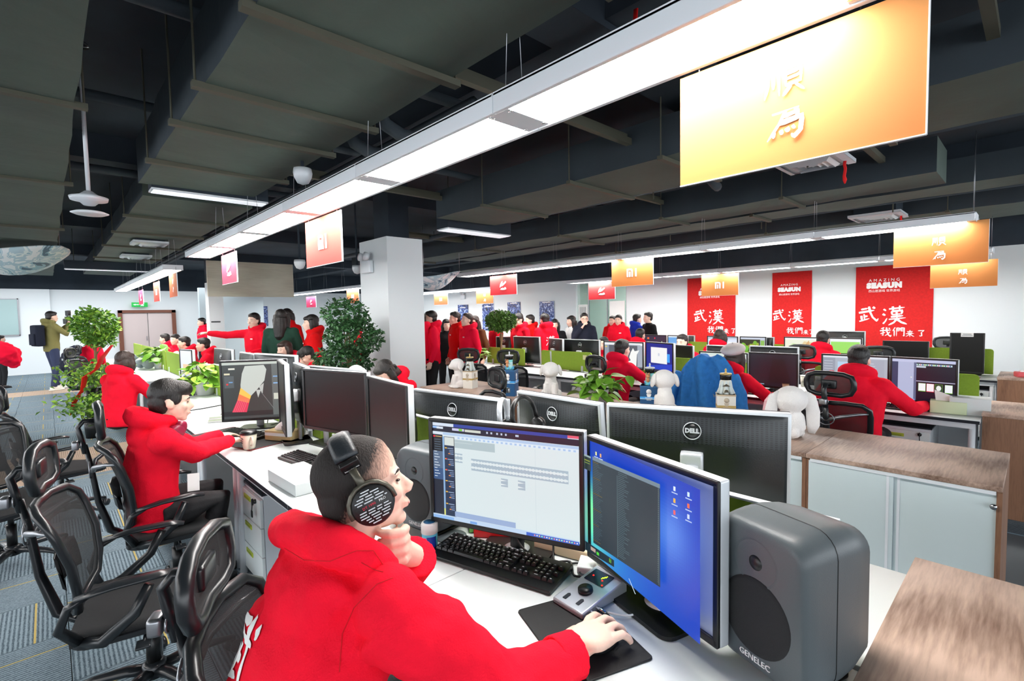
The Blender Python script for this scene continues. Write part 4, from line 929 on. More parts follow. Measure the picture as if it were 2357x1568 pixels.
def art_map():
    a = Art(); a.r(0, 0, 1, 1, (.93, .94, .86)); a.r(0, .92, 1, 1, (.96, .97, .98)); a.p([(.35, .25), (.6, .85), (.85, .8), (.95, .4), (.7, .1)], (.90, .82, .62)); a.p([(.55, .5), (.75, .9), (.8, .5)], (.86, .68, .45)); a.p([(.05, .5), (.25, .75), (.42, .7), (.2, .3)], (.84, .93, .72)); a.p([(.5, .2), (.62, .6), (.66, .58), (.58, .2)], (.80, .55, .38)); return a
def art_green():
    a = Art(); a.r(0, 0, 1, 1, (.94, .96, .97)); a.r(.03, 0, .97, .80, (.62, .90, .42)); a.r(.9, .3, .94, .34, (.9, .95, .8)); return a
def art_leaves():
    a = Art(); a.r(0, 0, 1, 1, (.16, .22, .14)); a.r(0, .90, 1, 1, (.80, .84, .90)); a.r(.80, 0, 1, .9, (.72, .76, .80)); rr = random.Random(5)
    for i in range(26): u, v, s = rr.random()*.7, rr.random()*.75, .06+.05*rr.random(); a.p([(u+s*math.cos(k), v+s*1.3*math.sin(k)) for k in range(6)], (.35+.25*rr.random(), .58+.2*rr.random(), .22))
    a.r(.82, .6, .97, .85, (.55, .75, .35)); return a
def art_game():
    a = Art(); a.r(0, 0, 1, 1, (.20, .17, .26)); a.r(.05, .1, .75, .6, (.06, .05, .07)); a.p([(.35, .1), (.5, .1), (.46, .5), (.4, .45)], (.85, .3, .3)); a.r(.1, .8, .2, .9, (.95, .4, .2)); a.r(.45, .82, .5, .9, (.9, .2, .3)); a.r(.8, .2, .84, .7, (.7, .8, .6)); return a
def art_sky():
    a = Art(); a.r(0, 0, 1, 1, (.42, .68, .92)); a.p([(0, .2), (.5, .6), (1, .5), (1, 0), (0, 0)], (.80, .90, .92)); a.r(.0, .93, 1, 1, (.9, .95, .98)); return a
def art_list():
    a = Art(); a.r(0, 0, 1, 1, (.88, .91, .97)); a.r(0, .9, 1, 1, (.75, .8, .88)); a.r(.7, .55, .95, .75, (.97, .98, .99))
    for i in range(6): a.r(.08, .75-.1*i, .45, .78-.1*i, (.70, .74, .82))
    return a
def art_mail():
    a = Art(); a.r(0, 0, 1, 1, (.90, .92, .95)); a.r(.2, .45, .75, .68, (.95, .80, .62)); a.r(.2, .28, .75, .45, (.80, .82, .86)); a.r(0, 0, 1, .15, (.78, .84, .95)); return a
def art_dark():
    a = Art(); a.r(0, 0, 1, 1, (.07, .07, .12)); a.p([(.4, .1), (.9, .1), (.75, .85), (.5, .85)], (.04, .035, .06)); 
    for i in range(9): a.r(.10+.025*i, .035, .118+.025*i, .06, (.6, .8, .9))
    return a
def art_slides():
    a = Art(); a.r(0, 0, 1, 1, (.95, .96, .97)); a.r(0, .86, 1, 1, (.85, .90, .88)); a.r(.15, .5, .35, .75, (.75, .8, .85)); a.r(.4, .5, .6, .75, (.3, .35, .6)); a.r(0, .0, .12, .86, (.7, .78, .85)); return a

# ------------------------------------------------------------------ monitors in place
A_ = daw(); B_ = desktop()
mon2('monitor with a grey audio timeline facing the headphone man', (1.048, 1.587, 1.26), (1.262, 1.011, 1.26), h_=.40, art=A_, fwd=.075, neck='black')
mon2('monitor with a blue desktop and dark console window next to the loudspeaker', (1.335, 1.051, 1.23), (1.183, .523, 1.23), h_=.425, art=B_, fwd=.035, neck='black')
mon2('switched off monitor, left one of the pair at the empty place', (1.227, 3.35, 1.31), (1.384, 2.758, 1.31), h_=.40, fwd=.05)
mon2('switched off monitor, right one of the pair nearer the headphone man', (1.317, 2.61, 1.31), (1.256, 2.08, 1.31), h_=.415)
mon2('largest monitor seen from behind, silver rimmed, above the loudspeaker', (1.75, 1.27, 1.26), (2.021, .635, 1.26), h_=.42, back=True, tilt=.05)
mon2('monitor seen from behind with a black headset hung on its left corner', (1.85, 1.90, 1.24), (1.833, 1.342, 1.24), h_=.40, back=True, tilt=.09)
mon2('monitor seen from behind with a white headset hung on its right corner', (1.515, 2.43, 1.235), (1.615, 1.75, 1.235), h_=.40, back=True)
H_ = monitor('monitor showing a white feathered wing on dark grey, by the man with the mug', (1.23, 4.38, .75), math.atan2(-.86, -.52), .50, .49, .075, art_wing(), roll=0)
mon2('slim monitor turned edge-on right beside the wing picture', tuple(dep(641, 830, 3.75)), tuple(dep(655, 836, 3.35)), h_=.50, back=False)
mon2('monitor back behind the wing picture, with a pale ring on its cover', tuple(dep(590, 813, 4.9)), tuple(dep(686, 817, 4.5)), h_=.50, back=True)
mon2('monitor turned away just left of the two switched off screens', tuple(dep(683, 832, 3.9)), tuple(dep(712, 846, 3.5)), h_=.46, back=True)
mon2('monitor back peeping over the two switched off screens', tuple(dep(716, 842, 3.75)), tuple(dep(843, 850, 3.35)), h_=.40, back=True, logo=False)
mon2('silver monitor back just behind the bigger ring-marked one', tuple(dep(557, 808, 6.0)), tuple(dep(592, 816, 5.6)), h_=.46, back=True, logo=False)
mon2('dark monitor back beside the far white pillar', tuple(dep(498, 801, 7.0)), tuple(dep(538, 804, 6.5)), h_=.5, back=True)
mon2('upright narrow monitor with a pale page, among the pothos plants', tuple(dep(414, 803, 6.2)), tuple(dep(443, 806, 6.0)), h_=.56, deskz=.75, art=art_mail())
# second row
g2 = dict(grp='monitors of the second desk row')
def m2(*a, **k): k.setdefault('grp', 'monitors of the second desk row'); return monX(*a, **k)
m2('leftmost small monitor back in the second row, over the green partition', 1143, 775, 1181, 6.05, h_=.40, back=True, turn=.12, yt2=774)
m2('large tilted monitor back with a pale edge next to the partition gap', 1185, 773, 1245, 5.95, h_=.46, back=True, yt2=776, tilt=.06)
m2('small monitor back, left of the one above the noted partition', 1266, 779, 1298, 6.0, h_=.40, back=True, turn=-.15)
m2('monitor back with a silver ring directly above the noted green partition', 1300, 780, 1382, 6.0, h_=.42, back=True, yt2=783)
m2('monitor with a white cut-out figure on dark grey', 1390, 786, 1482, 5.68, yb=846, art=art_white_figure(), turn=0, yt2=787)
m2('monitor with a white page on a deep blue desktop', 1487, 787, 1551, 5.60, yb=854, art=art_blue_doc(), turn=-.18, yt2=790)
m2('black switched off monitor right of the deep blue desktop', 1551, 795, 1595, 6.1, h_=.42, back=False, turn=-.1)
m2('large switched off looking monitor with tiny taskbar icons, right of the pale beret', 1724, 812, 1838, 5.62, yb=890, art=art_dark(), yt2=813)
m2('dark monitor back with ring logo rising right behind the tiny-icon screen', 1727, 797, 1840, 6.1, h_=.40, back=True)
m2('monitor with a light grey editor window hidden partly by the seated man', 1891, 816, 2049, 5.60, yb=908, art=art_editor_light(), yt2=818)
m2('monitor with a dark node editor and four pale tiles at the right', 2050, 820, 2207, 5.55, yb=920, art=art_black_editor(), yt2=829, turn=-.06)
m2('monitor with white slides partly behind the denim jacket', 1610, 808, 1722, 5.9, yb=862, art=art_slides(), yt2=813)
m2('dark monitor back with ring logo behind the pale beret', 1628, 795, 1712, 6.15, h_=.36, back=True)
# third row
def m3(*a, **k): k.setdefault('grp', 'monitors of the third desk row'); return monX(*a, **k)
m3('dark game screen with red marks in the third row', 1484, 771, 1534, 8.6, h_=.38, art=art_game())
m3('pale blue landscape screen in the third row', 1537, 772, 1583, 8.6, h_=.38, art=art_sky())
m3('dark monitor back beside the leftmost red banner', 1580, 772, 1600, 8.9, h_=.40, back=True, logo=False)
m3('white list screen under the leftmost red banner', 1628, 774, 1699, 8.6, h_=.36, art=art_list())
m3('screen with green leaves between the left and middle red banners', 1703, 775, 1764, 8.6, h_=.36, art=art_leaves())
m3('grey monitor side right of the leaf screen', 1764, 776, 1783, 8.7, h_=.36, back=True, logo=False)
m3('cream map-like screen left of the man in the third row', 1805, 776, 1884, 8.5, yb=828, art=art_map())
m3('monitor back with ring logo standing behind the lime green screen', 1903, 762, 1993, 9.0, h_=.46, back=True)
m3('lime green screen behind the seated man of the third row', 1908, 778, 1985, 8.5, yb=816, art=art_green(), fwd=.1)
m3('black monitor back under the rightmost red banner', 2032, 785, 2139, 8.5, h_=.40, back=False, front='black')
PORT = m3('black portrait monitor with a white label on top at the right wall', 2187, 767, 2268, 8.55, yb=858, yt2=766)
o = MB(); o.box((.082, 0, 0), (.004, .12, .05), 0); o.box((.085, 0, .008), (.002, .08, .006), 1); o.box((.085, 0, -.008), (.002, .10, .005), 1); o = o.obj('paper_label', [M_paper, MATS['ink']], PORT, loc=(0, 0, onX(2228, 771, 8.55).z-.75), label='white paper label')

# ================================================================== mesh office chair, faces +x
M_net = mesh_fabric('chair_net', (.12, .13, .14), 900, .42)
M_netH = mesh_fabric('headrest_net', (.14, .15, .16), 1100, .30)
M_chair = mat('chair_plastic', (.11, .125, .14), .30)
M_seat = mat('seat_fabric', (.10, .11, .12), .9, bump=.4, bscale=500)
def arc(c, a0, a1, r, n, ax='xz'):
    return [(c[0]+r*math.cos(R(a0+(a1-a0)*i/n)), c[1], c[2]+r*math.sin(R(a0+(a1-a0)*i/n))) for i in range(n+1)]
def chair_back_x(z):           # side profile of the back
    t = (z-.50)/.5; return -.235-.10*t+.055*math.sin(math.pi*min(1, max(0, t))*1.0)*0.6
def make_chair(name='office_chair', label='', loc=(0, 0, 0), rz=0, recl=0):
    r_ = root(name, label, 'chair', loc, rz, 'black mesh office chairs')
    b = MB()
    for k in range(5):
        a = R(72*k+20); ca, sa = math.cos(a), math.sin(a)
        b.tube([(0, 0, .105), (.10*ca, .10*sa, .115), (.22*ca, .22*sa, .10), (.32*ca, .32*sa, .075)], [.032, .028, .022, .016], 8, flat=.8)
    b.lathe([(.001, .08), (.045, .08), (.045, .14), (.03, .15), (.001, .15)], 16); b.obj('star_base', M_chair, r_)
    for k in range(5):
        a = R(72*k+20); ca, sa = math.cos(a), math.sin(a); c = MB()
        for s in (-1, 1): c.M = Matrix.Translation((.32*ca, .32*sa, .029)) @ Matrix.Rotation(a+.4, 4, 'Z'); c.cyl((0, s*.008, 0), (0, s*.026, 0), .029, n=14)
        c.cyl((0, 0, 0), (0, 0, .05), .012, n=8); c.obj('caster', M_chair, r_)
    b = MB(); b.cyl((0, 0, .14), (0, 0, .30), .027, n=14); b.cyl((0, 0, .29), (0, 0, .41), .016, n=12); b.obj('gas_lift', M_black, r_)
    b = MB(); b.box((-.02, 0, .415), (.26, .17, .05), bev=.015); b.tube([(0, -.05, .405), (0, -.26, .40)], .007, 8); b.box((0, -.27, .40), (.05, .06, .012), bev=.005); b.obj('tilt_mechanism', M_chair, r_)
    # seat: waterfall cushion
    b = MB(); rings = []
    for i in range(9):
        t = i/8; x = -.23+.48*t; hw = .235-.02*(abs(t-.5)*2)**3; zt = .475+.012*math.cos(t*math.pi*1.0)-.035*max(0, t-.75)*4*.6; zb = .43
        rings.append([(x, y*hw, zt-.012*abs(y)**3+(.01 if abs(y) > .8 else 0)) for y in (-1, -.75, -.35, 0, .35, .75, 1)]+[(x, y*hw*.96, zb) for y in (1, .35, -.35, -1)])
    b.ring(rings, 0); b.obj('seat', M_seat, r_)
    b = MB(); b.prism(roundpoly(.01, 0, .50, .485, .09, 5), .425, .447); b.obj('seat_pan', M_chair, r_)
    # back frame loop, net, lumbar, spine
    def BP(y, z): return (chair_back_x(z)+.06*(abs(y)/.24)**2, y, z)
    loop = []
    W0, W1 = .18, .235
    for (y, z) in [(-.10, .53), (-W0, .57), (-.205, .66), (-.225, .78), (-W1, .90), (-.235, .955), (-.20, .995), (-.10, 1.005), (0, 1.0)]: loop.append(BP(y, z))
    loop = loop+[(p[0], -p[1], p[2]) for p in loop[-2::-1]]
    b = MB(); b.tube(loop, [.016]*len(loop), 8, closed=True, flat=1.2); b.obj('back_frame', M_chair, r_)
    b = MB(); ny, nz = 8, 9; vs = []; fs = []
    for i in range(nz+1):
        z = .535+.46*i/nz; hw = .14+.09*min(1, (z-.53)/.20)**.5 if z < .73 else .225
        if z > .97: hw = .20
        for j in range(ny+1): y = -hw+2*hw*j/ny; p = BP(y, z); vs.append((p[0]+.004, p[1], p[2]))
    for i in range(nz):
        for j in range(ny): a = i*(ny+1)+j; fs.append((a, a+1, a+ny+2, a+ny+1))
    b.add(vs, fs, 0, True); b.obj('back_net', M_net, r_)
    b = MB(); b.tube([(-.06, 0, .42), (-.20, 0, .42), (-.30, 0, .50), (-.345, 0, .68), (-.365, 0, .88), (-.385, 0, 1.02)], [.035, .035, .034, .026, .022, .018], 10, flat=.6, up=(0, 0, 1)); b.obj('spine', M_chair, r_)
    b = MB()
    for s in (-1, 1): b.tube([(-.362, 0, .86), (-.35, s*.09, .90), (-.30, s*.18, .925), (-.262, s*.228, .93)], [.016, .013, .010, .008], 8)
    b.tube([(-.372, .055*math.cos(k*math.pi/8), .875+.05*math.sin(k*math.pi/8)) for k in range(16)], .004, 6, closed=True); b.obj('support_wing', M_steel, r_)
    b = MB(); b.ring([[(BP(y, z)[0]-.02-d, y, z) for z in [.64+.14*k/6 for k in range(7)]] for y, d in ((-.13, 0), (-.10, .012), (0, .016), (.10, .012), (.13, 0))], 0, cap=False); b.obj('lumbar_pad', M_chair, r_)
    # headrest: curved loop with its own net, on a bent bracket
    def HP(y, z): return (-.315+.5*y*y*1.6-(z-1.15)*.05-.02*math.cos((z-1.15)*12), y, z)
    hl = [(0, 1.065), (-.08, 1.062), (-.135, 1.08), (-.155, 1.125), (-.155, 1.17), (-.14, 1.215), (-.09, 1.235), (0, 1.24)]
    hl = [HP(*p) for p in hl]+[HP(-y, z) for y, z in hl[-2:0:-1]]
    b = MB(); b.tube(hl, [.019]*len(hl), 10, closed=True, flat=1.0); b.obj('headrest_frame', M_chair, r_)
    b = MB(); vs = []; fs = []
    for i in range(6):
        z = 1.07+.165*i/5
        for j in range(9): hw = .145 if 0 < i < 5 else .125; y = -hw+2*hw*j/8; p = HP(y, z); vs.append((p[0]+.008, p[1], p[2]))
    for i in range(5):
        for j in range(8): a = i*9+j; fs.append((a, a+1, a+10, a+9))
    b.add(vs, fs, 0, True); b.obj('headrest_net', M_netH, r_)
    b = MB(); b.tube([(-.385, 0, .97), (-.40, 0, 1.06), (-.41, 0, 1.12), (-.385, 0, 1.155), (-.34, 0, 1.15)], [.020, .020, .018, .017, .02], 10, flat=.7); b.box((-.325, 0, 1.15), (.03, .10, .07), bev=.012); b.obj('headrest_bracket', M_chair, r_)
    b = MB(); b.tube([(-.40, .026*math.cos(k*math.pi/6), 1.02+.026*math.sin(k*math.pi/6)) for k in range(12)], .003, 6, closed=True); b.box((-.425, 0, 1.02), (.03, .05, .05), bev=.01); b.obj('adjuster', M_steel, r_)
    # coat hanger wing behind the head
    for s in (-1, 1):
        b = MB()
        b.tube([(-.20, s*.20, .44), (-.12, s*.275, .46), (-.02, s*.285, .55), (.03, s*.285, .66)], [.022, .020, .018, .016], 8, flat=1.2)
        b.tube([(-.20, s*.22, .46), (-.24, s*.275, .55), (-.21, s*.285, .64), (-.15, s*.285, .675)], [.018, .016, .015, .014], 8, flat=1.2); b.obj('arm_support', M_chair, r_)
        b = MB(); b.tube([(-.19, s*.285, .668), (-.08, s*.285, .688), (.06, s*.280, .692), (.12, s*.272, .680)], [.022, .030, .032, .02], 10, flat=.42, up=(0, 0, 1)); b.obj('armrest', M_chair, r_)
    return r_
CH = make_chair(label='empty black mesh chair with headrest in front of the empty place, lower left', loc=(.27, 2.66, 0), rz=R(-12)); CH.scale = (1.02, 1.02, .93)
CH_N = [0]
def chair(x, y, rz, label, s=1.0, sz=.93, skip=()):
    c = dup(CH, (x, y, 0), R(rz), label, skip=skip); c.scale = (s, s, sz); return c
chair(.56, 1.255, -27, 'black mesh chair whose big curved headrest fills the bottom left, behind the headphone man', 1.06, .89)
chair(.50, 3.52, -4, 'black mesh chair carrying the man with the mug', 1.0, .96)
chair(.02, 5.55, 10, 'black mesh chair of the woman with bobbed hair', 1.0)
chair(-.25, 4.75, -60, 'empty mesh chair turned aside behind the man with the mug', 1.0)
chair(4.62, 1.05, -6, 'black mesh chair of the man in the second row seen from behind', 1.04)
chair(4.72, 3.30, -12, 'black mesh chair under the man at the white figure screen', 1.0)
chair(4.98, 2.20, 4, 'mesh chair under the draped denim jacket', 1.0, .93, ('headrest_frame', 'headrest_net', 'headrest_bracket', 'adjuster'))
chair(2.62, 3.42, 165, 'mesh chair with only its round headrest showing before the wood cupboards', 1.0)
chair(4.62, 5.72, 30, 'empty mesh chair behind the white gift box in the second row', 1.0)
chair(4.75, 4.95, 20, 'empty mesh chair behind the blue gift box in the second row', 1.0)
chair(7.55, 2.15, 0, 'mesh chair under the man facing the lime green screen', 1.0)
chair(7.7, 1.42, 12, 'empty mesh chair between the lime screen and the rightmost banner', 1.0)
chair(9.75, .98, 180, 'mesh chair against the wall below the rightmost banner', 1.0)
chair(1.95, 6.9, 200, 'mesh chair behind the switched off screens by the big potted tree', 1.0)
for k, (x, y, rz, lb) in enumerate(((-1.75, 9.3, -150, 'black mesh chair at the left edge, nearest of the cluster'), (-1.55, 11.2, 160, 'black mesh chair at the left edge with a pink garment on its back'),
    (-1.2, 12.6, 60, 'black mesh chair at the left edge, just left of the photographer'), (.75, 13.6, 10, 'black mesh chair right behind the photographer'), (.55, 12.1, -30, 'black mesh chair draped with a dark coat right of the photographer'), (-2.1, 10.4, 120, 'second black mesh chair in the cluster at the left edge'))):
    chair(x, y, rz, lb, 1.0)
# ================================================================== people
M_skin = mat('skin', (.94, .79, .71), .5, bump=.06, bscale=120, var=.03, vscale=12)
M_skinP = mat('skin_pale', (.97, .85, .79), .5)
M_red = mat('red_fleece', (.97, .07, .19), .9, bump=.3, bscale=240, var=.07, vscale=9, sheen=.5, spec=.2)
M_pink = mat('pink_red_fleece', (.95, .06, .22), .9, bump=.2, bscale=200, sheen=.3, spec=.2)
M_deepred = mat('deep_red_fleece', (.80, .03, .05), .9, bump=.2, bscale=200, spec=.2)
M_hair = mat('black_hair', (.10, .085, .08), .45, bump=.5, bscale=180, stretch=(1, 1, .2))
M_hairB = mat('brown_black_hair', (.20, .15, .13), .45, bump=.5, bscale=180, stretch=(1, 1, .2))
M_trou = mat('black_trousers', (.06, .065, .08), .85, bump=.15, bscale=150)
M_jean = mat('dark_jeans', (.16, .20, .32), .85, bump=.2, bscale=250, var=.1, vscale=8)
M_shoeW = mat('white_shoe', (.93, .92, .88), .5)
M_eye = mat('dark_eye', (.08, .06, .06), .2)
M_lip = mat('lip', (.86, .60, .57), .5)
_CL = bpy.data.textures.new('fold_clouds', 'CLOUDS'); _CL.noise_scale = .11; _CL.noise_depth = 2
_CL2 = bpy.data.textures.new('fold_clouds_fine', 'CLOUDS'); _CL2.noise_scale = .035
def vox(mb, name, material, voxel=.012, smooth=4, fold=0, foldtex=None):
    me0 = mb.mesh('tmp'); o = bpy.data.objects.new('tmp', me0); COL.objects.link(o)
    m = o.modifiers.new('r', 'REMESH'); m.mode = 'VOXEL'; m.voxel_size = voxel; m.use_smooth_shade = True
    s = o.modifiers.new('s', 'SMOOTH'); s.factor = .6; s.iterations = smooth
    if fold:
        d = o.modifiers.new('d', 'DISPLACE'); d.texture = foldtex or _CL; d.strength = fold; d.mid_level = .5; d.texture_coords = 'LOCAL'
        s = o.modifiers.new('s2', 'SMOOTH'); s.factor = .5; s.iterations = 2
    me = bpy.data.meshes.new_from_object(o.evaluated_get(bpy.context.evaluated_depsgraph_get())); me.name = name
    bpy.data.objects.remove(o); bpy.data.meshes.remove(me0)
    me.materials.clear(); me.materials.append(material); me.polygons.foreach_set('use_smooth', [True]*len(me.polygons)); return me
def head_shape(b, H, sex='m', hi=False):
    M0 = b.M; b.M = M0 @ H
    b.ell((-.012, 0, .032), (.098, .077, .088), n=20, k=12); b.ell((.022, 0, -.028), (.068, .062, .082), n=18, k=11)
    b.ell((.030, 0, -.078), (.050, .048, .034), n=16, k=9); b.ell((.064, 0, -.101), (.022, .024, .017))
    b.tube([(.082, 0, .008), (.096, 0, -.014), (.110, 0, -.036)], [.008, .010, .0125], 8); b.ell((.100, 0, -.038), (.013, .017, .009)); b.ell((.074, 0, .016), (.018, .052, .011), n=14)
    for s in (-1, 1):
        b.ell((.062, s*.036, -.026), (.024, .022, .024)); b.ell((-.004, s*.073, -.012), (.019, .009, .031), Matrix.Rotation(s*.25, 3, 'Z') @ Matrix.Rotation(-.15, 3, 'Y'))
        if hi:
            b.tube([(-.012, s*.080, .015), (-.022, s*.084, .005), (-.024, s*.084, -.015), (-.012, s*.080, -.036)], .0045, 6)
    b.ell((.089, 0, -.064), (.010, .024, .0065)); b.ell((.087, 0, -.074), (.010, .020, .0065)); b.ell((.080, 0, -.054), (.012, .022, .010))
    b.M = M0
def hand_shape(b, wr, d, pn, spread=1, curl=.5, side=1, s=1.0, thumb=True):
    """wrist point, direction of the fingers, normal of the back of the hand; side +1 when the thumb lies toward d x pn"""
    d = Vector(d).normalized(); pn = Vector(pn); pn = (pn-d*pn.dot(d)).normalized(); q = d.cross(pn)*side
    W = Vector(wr)
    P = lambda a, e, f: W+d*a*s+q*e*s+pn*f*s
    Mr = Matrix((d, q, pn)).transposed()
    b.ell(P(.045, 0, 0), (.052*s, .040*s, .017*s), Mr, n=16, k=9); b.tube([P(-.03, 0, 0), P(.03, 0, 0)], [.026*s, .030*s], 10, flat=.7, up=pn)
    for i, (e, ln) in enumerate(((.030, .070), (.010, .078), (-.011, .072), (-.031, .058))):
        c = curl*(1+.12*i); p = P(.078-(i-1)**2*.003, e, .003); pts = [P(.05, e*.8, .002), p]; a = .25*c
        for seg, l_ in ((0, .42), (1, .32), (2, .26)):
            a += c*(.6 if seg else .35); dd = d*math.cos(a)-pn*math.sin(a)+q*e*spread*2.0; p = p+dd.normalized()*ln*l_*s*1.12; pts.append(p)
        b.tube(pts, [.0095*s, .0105*s, .0095*s, .0085*s, .0070*s], 8)
    if thumb: b.tube([P(.012, .022, -.004), P(.040, .048, -.012), P(.066, .056, -.020), P(.086, .050, -.026)], [.014*s, .0125*s, .0105*s, .0085*s], 8)
def rotm(yaw=0, pitch=0, rl=0): return Matrix.Rotation(R(yaw), 4, 'Z') @ Matrix.Rotation(R(-pitch), 4, 'Y') @ Matrix.Rotation(R(rl), 4, 'X')
def lerp(a, b, t): return Vector(a)*(1-t)+Vector(b)*t
STAND = dict(P=(0, 0, .93), C=(.01, 0, 1.22), N=(0, 0, 1.46), H=(.03, 0, 1.60), sL=(0, .17, 1.40), sR=(0, -.17, 1.40), eL=(-.03, .25, 1.12), eR=(-.03, -.25, 1.12), wL=(.06, .25, .88), wR=(.06, -.25, .88),
             hL=(0, .09, .90), hR=(0, -.09, .90), kL=(.03, .11, .49), kR=(.03, -.11, .49), aL=(-.02, .12, .08), aR=(-.02, -.12, .08))
SIT = dict(P=(-.02, 0, .55), C=(.03, 0, .82), N=(.07, 0, 1.05), H=(.13, 0, 1.20), sL=(.05, .175, .99), sR=(.05, -.175, .99), eL=(.20, .26, .78), eR=(.20, -.26, .78), wL=(.42, .16, .80), wR=(.42, -.16, .80),
           hL=(0, .09, .53), hR=(0, -.09, .53), kL=(.42, .13, .54), kR=(.42, -.13, .54), aL=(.40, .13, .08), aR=(.40, -.13, .08))
def person(label, loc, heading, pose='stand', top=M_red, bottom=None, hair='short', hairm=None, skin=None, yaw=0, pitch=0, roll=0, q=.016, s=1.0, hood=True, J=None, hands=True, legs=True, wide=1.0, chest_mark=True, hidir=None, group='visitors and staff in the office', shoes=True, sex='m', collar=None, curl=.6, extra=None):
    D = dict(STAND if pose == 'stand' else SIT); D.update(J or {})
    D = {k: Vector(v) for k, v in D.items()}
    bottom = bottom or M_trou; hairm = hairm or M_hair; skin = skin or M_skin
    r_ = root('person', label, 'person', loc, R(heading), group, scale=s)
    H = Matrix.Translation(D['H']) @ rotm(yaw, pitch, roll)
    # --- body: one continuous surface
    b = MB(); hi = q < .01
    head_shape(b, H, sex, hi); b.tube([lerp(D['C'], D['N'], .7), D['N'], D['H']+H.to_3x3() @ Vector((-.02, 0, -.06))], [.07, .058, .052], 12)
    b.tube([D['P'], D['C'], D['N']], [.10, .11, .07], 12)
    for sd in 'LR':
        b.tube([D['s'+sd]*.6+D['N']*.4-Vector((0, 0, .03)), D['s'+sd], D['e'+sd], D['w'+sd]], [.05, .048, .036, .026], 10)
        if hands:
            hd = (D['w'+sd]-D['e'+sd]).normalized(); hv = D.get('hd'+sd); pn = D.get('pn'+sd, Vector((0, 0, 1)) if pose != 'stand' or abs(hd.z) < .6 else Vector((0, 1 if sd == 'L' else -1, 0)))
            hand_shape(b, D['w'+sd], hv if hv is not None else hd, pn, curl=curl, side=(-1 if sd == 'R' else 1)*(1), s=1.0)
        if legs: b.tube([D['h'+sd], D['k'+sd], D['a'+sd], D['a'+sd]+Vector((.10, 0, -.045))], [.07, .05, .035, .025], 10)
    if extra: extra(b, 'body', D)
    link('body', vox(b, 'body', skin, q*.75 if not hi else q, 3), r_)
    # --- top garment
    b = MB(); up = (D['N']-D['P']).normalized(); f = Vector((1, 0, 0)); lat = (D['sL']-D['sR']).normalized(); fw_ = lat.cross(up).normalized()
    def ring(c, w_, d_, sh=0): return [c+lat*(w_*wide*math.copysign(abs(math.cos(a))**.85, math.cos(a)))+fw_*(d_*wide*math.copysign(abs(math.sin(a))**.9, math.sin(a))+sh) for a in [2*math.pi*k/20 for k in range(20)]]
    Pm, C, N = D['P'], D['C'], D['N']
    b.ring([ring(Pm-up*.09, .165, .125), ring(Pm-up*.02, .178, .132), ring(lerp(Pm, C, .5), .172, .125), ring(C, .185, .132), ring(lerp(C, N, .45), .20, .125), ring(lerp(C, N, .75), .165, .10, -.005), ring(N-up*.0, .085, .075), ring(N+up*.03, .066, .066)], 0)
    for sd in 'LR':
        sh_, e, w_ = D['s'+sd], D['e'+sd], D['w'+sd]
        b.ell(sh_, (.073*wide,)*3); b.tube([lerp(sh_, N-up*.06, .5), sh_, lerp(sh_, e, .5), e, lerp(e, w_, .5), w_-(w_-e).normalized()*.02], [.070*wide, .074*wide, .066, .060, .052, .043], 12)
        b.tube([w_-(w_-e).normalized()*.055, w_-(w_-e).normalized()*.005], [.043, .038], 12)
    if hood:
        hb = N-fw_*.055+up*.0
        b.ring([[N+up*.025+lat*(.105*math.cos(a))+fw_*(.095*math.sin(a)-.02)+up*(.035*(1-math.sin(a))*.5)+lat*(rr*math.cos(a)*math.cos(t))+fw_*(rr*math.sin(a)*math.cos(t))+up*(rr*1.2*math.sin(t)) for t in [2*math.pi*k/8 for k in range(8)]] for a, rr in [(2*math.pi*k/20, .026+.012*(1-math.sin(2*math.pi*k/20))) for k in range(20)]], 0, closed=True)
        b.ell(hb-up*.055-fw_*.03, (.06, .105, .085), Matrix((fw_, lat, up)).transposed())
    if extra: extra(b, 'top', D)
    link('hoodie' if hood else 'jacket', vox(b, 'top', top, q, 4 if q > .006 else 14, fold=.018 if q > .006 else .034), r_)
    if chest_mark:
        c = MB(); c.prism(roundpoly(0, 0, .05, .018, .005), 0, .003); c.obj('chest_patch', M_text, r_, M=frame_M(lerp(C, N, .40)+fw_*(.137*wide+.004)+lat*.07, lat, up))
    # --- trousers and shoes
    if legs:
        b = MB(); b.ell(Pm, (.135, .17, .12))
        for sd in 'LR':
            h_, k_, a_ = D['h'+sd], D['k'+sd], D['a'+sd]; b.tube([h_, lerp(h_, k_, .5), k_, lerp(k_, a_, .5), a_+Vector((0, 0, .0))], [.098, .085, .070, .062, .058], 12)
        link('trousers', vox(b, 'trousers', bottom, q, 3, fold=.012), r_)
        if shoes:
            for sd in 'LR':
                a_ = D['a'+sd]; b = MB(); b.M = Matrix.Translation((a_.x, a_.y, a_.z-.08)); b.tube([(-.06, 0, .042), (0, 0, .05), (.09, 0, .042), (.17, 0, .030)], [.036, .042, .042, .026], 12, flat=1.0); b.box((.05, 0, .012), (.26, .085, .022), bev=.01); b.obj('shoe', M_shoeW if shoes == 'white' else M_black, r_)
    # --- hair, eyes, brows
    b = MB(); b.M = H
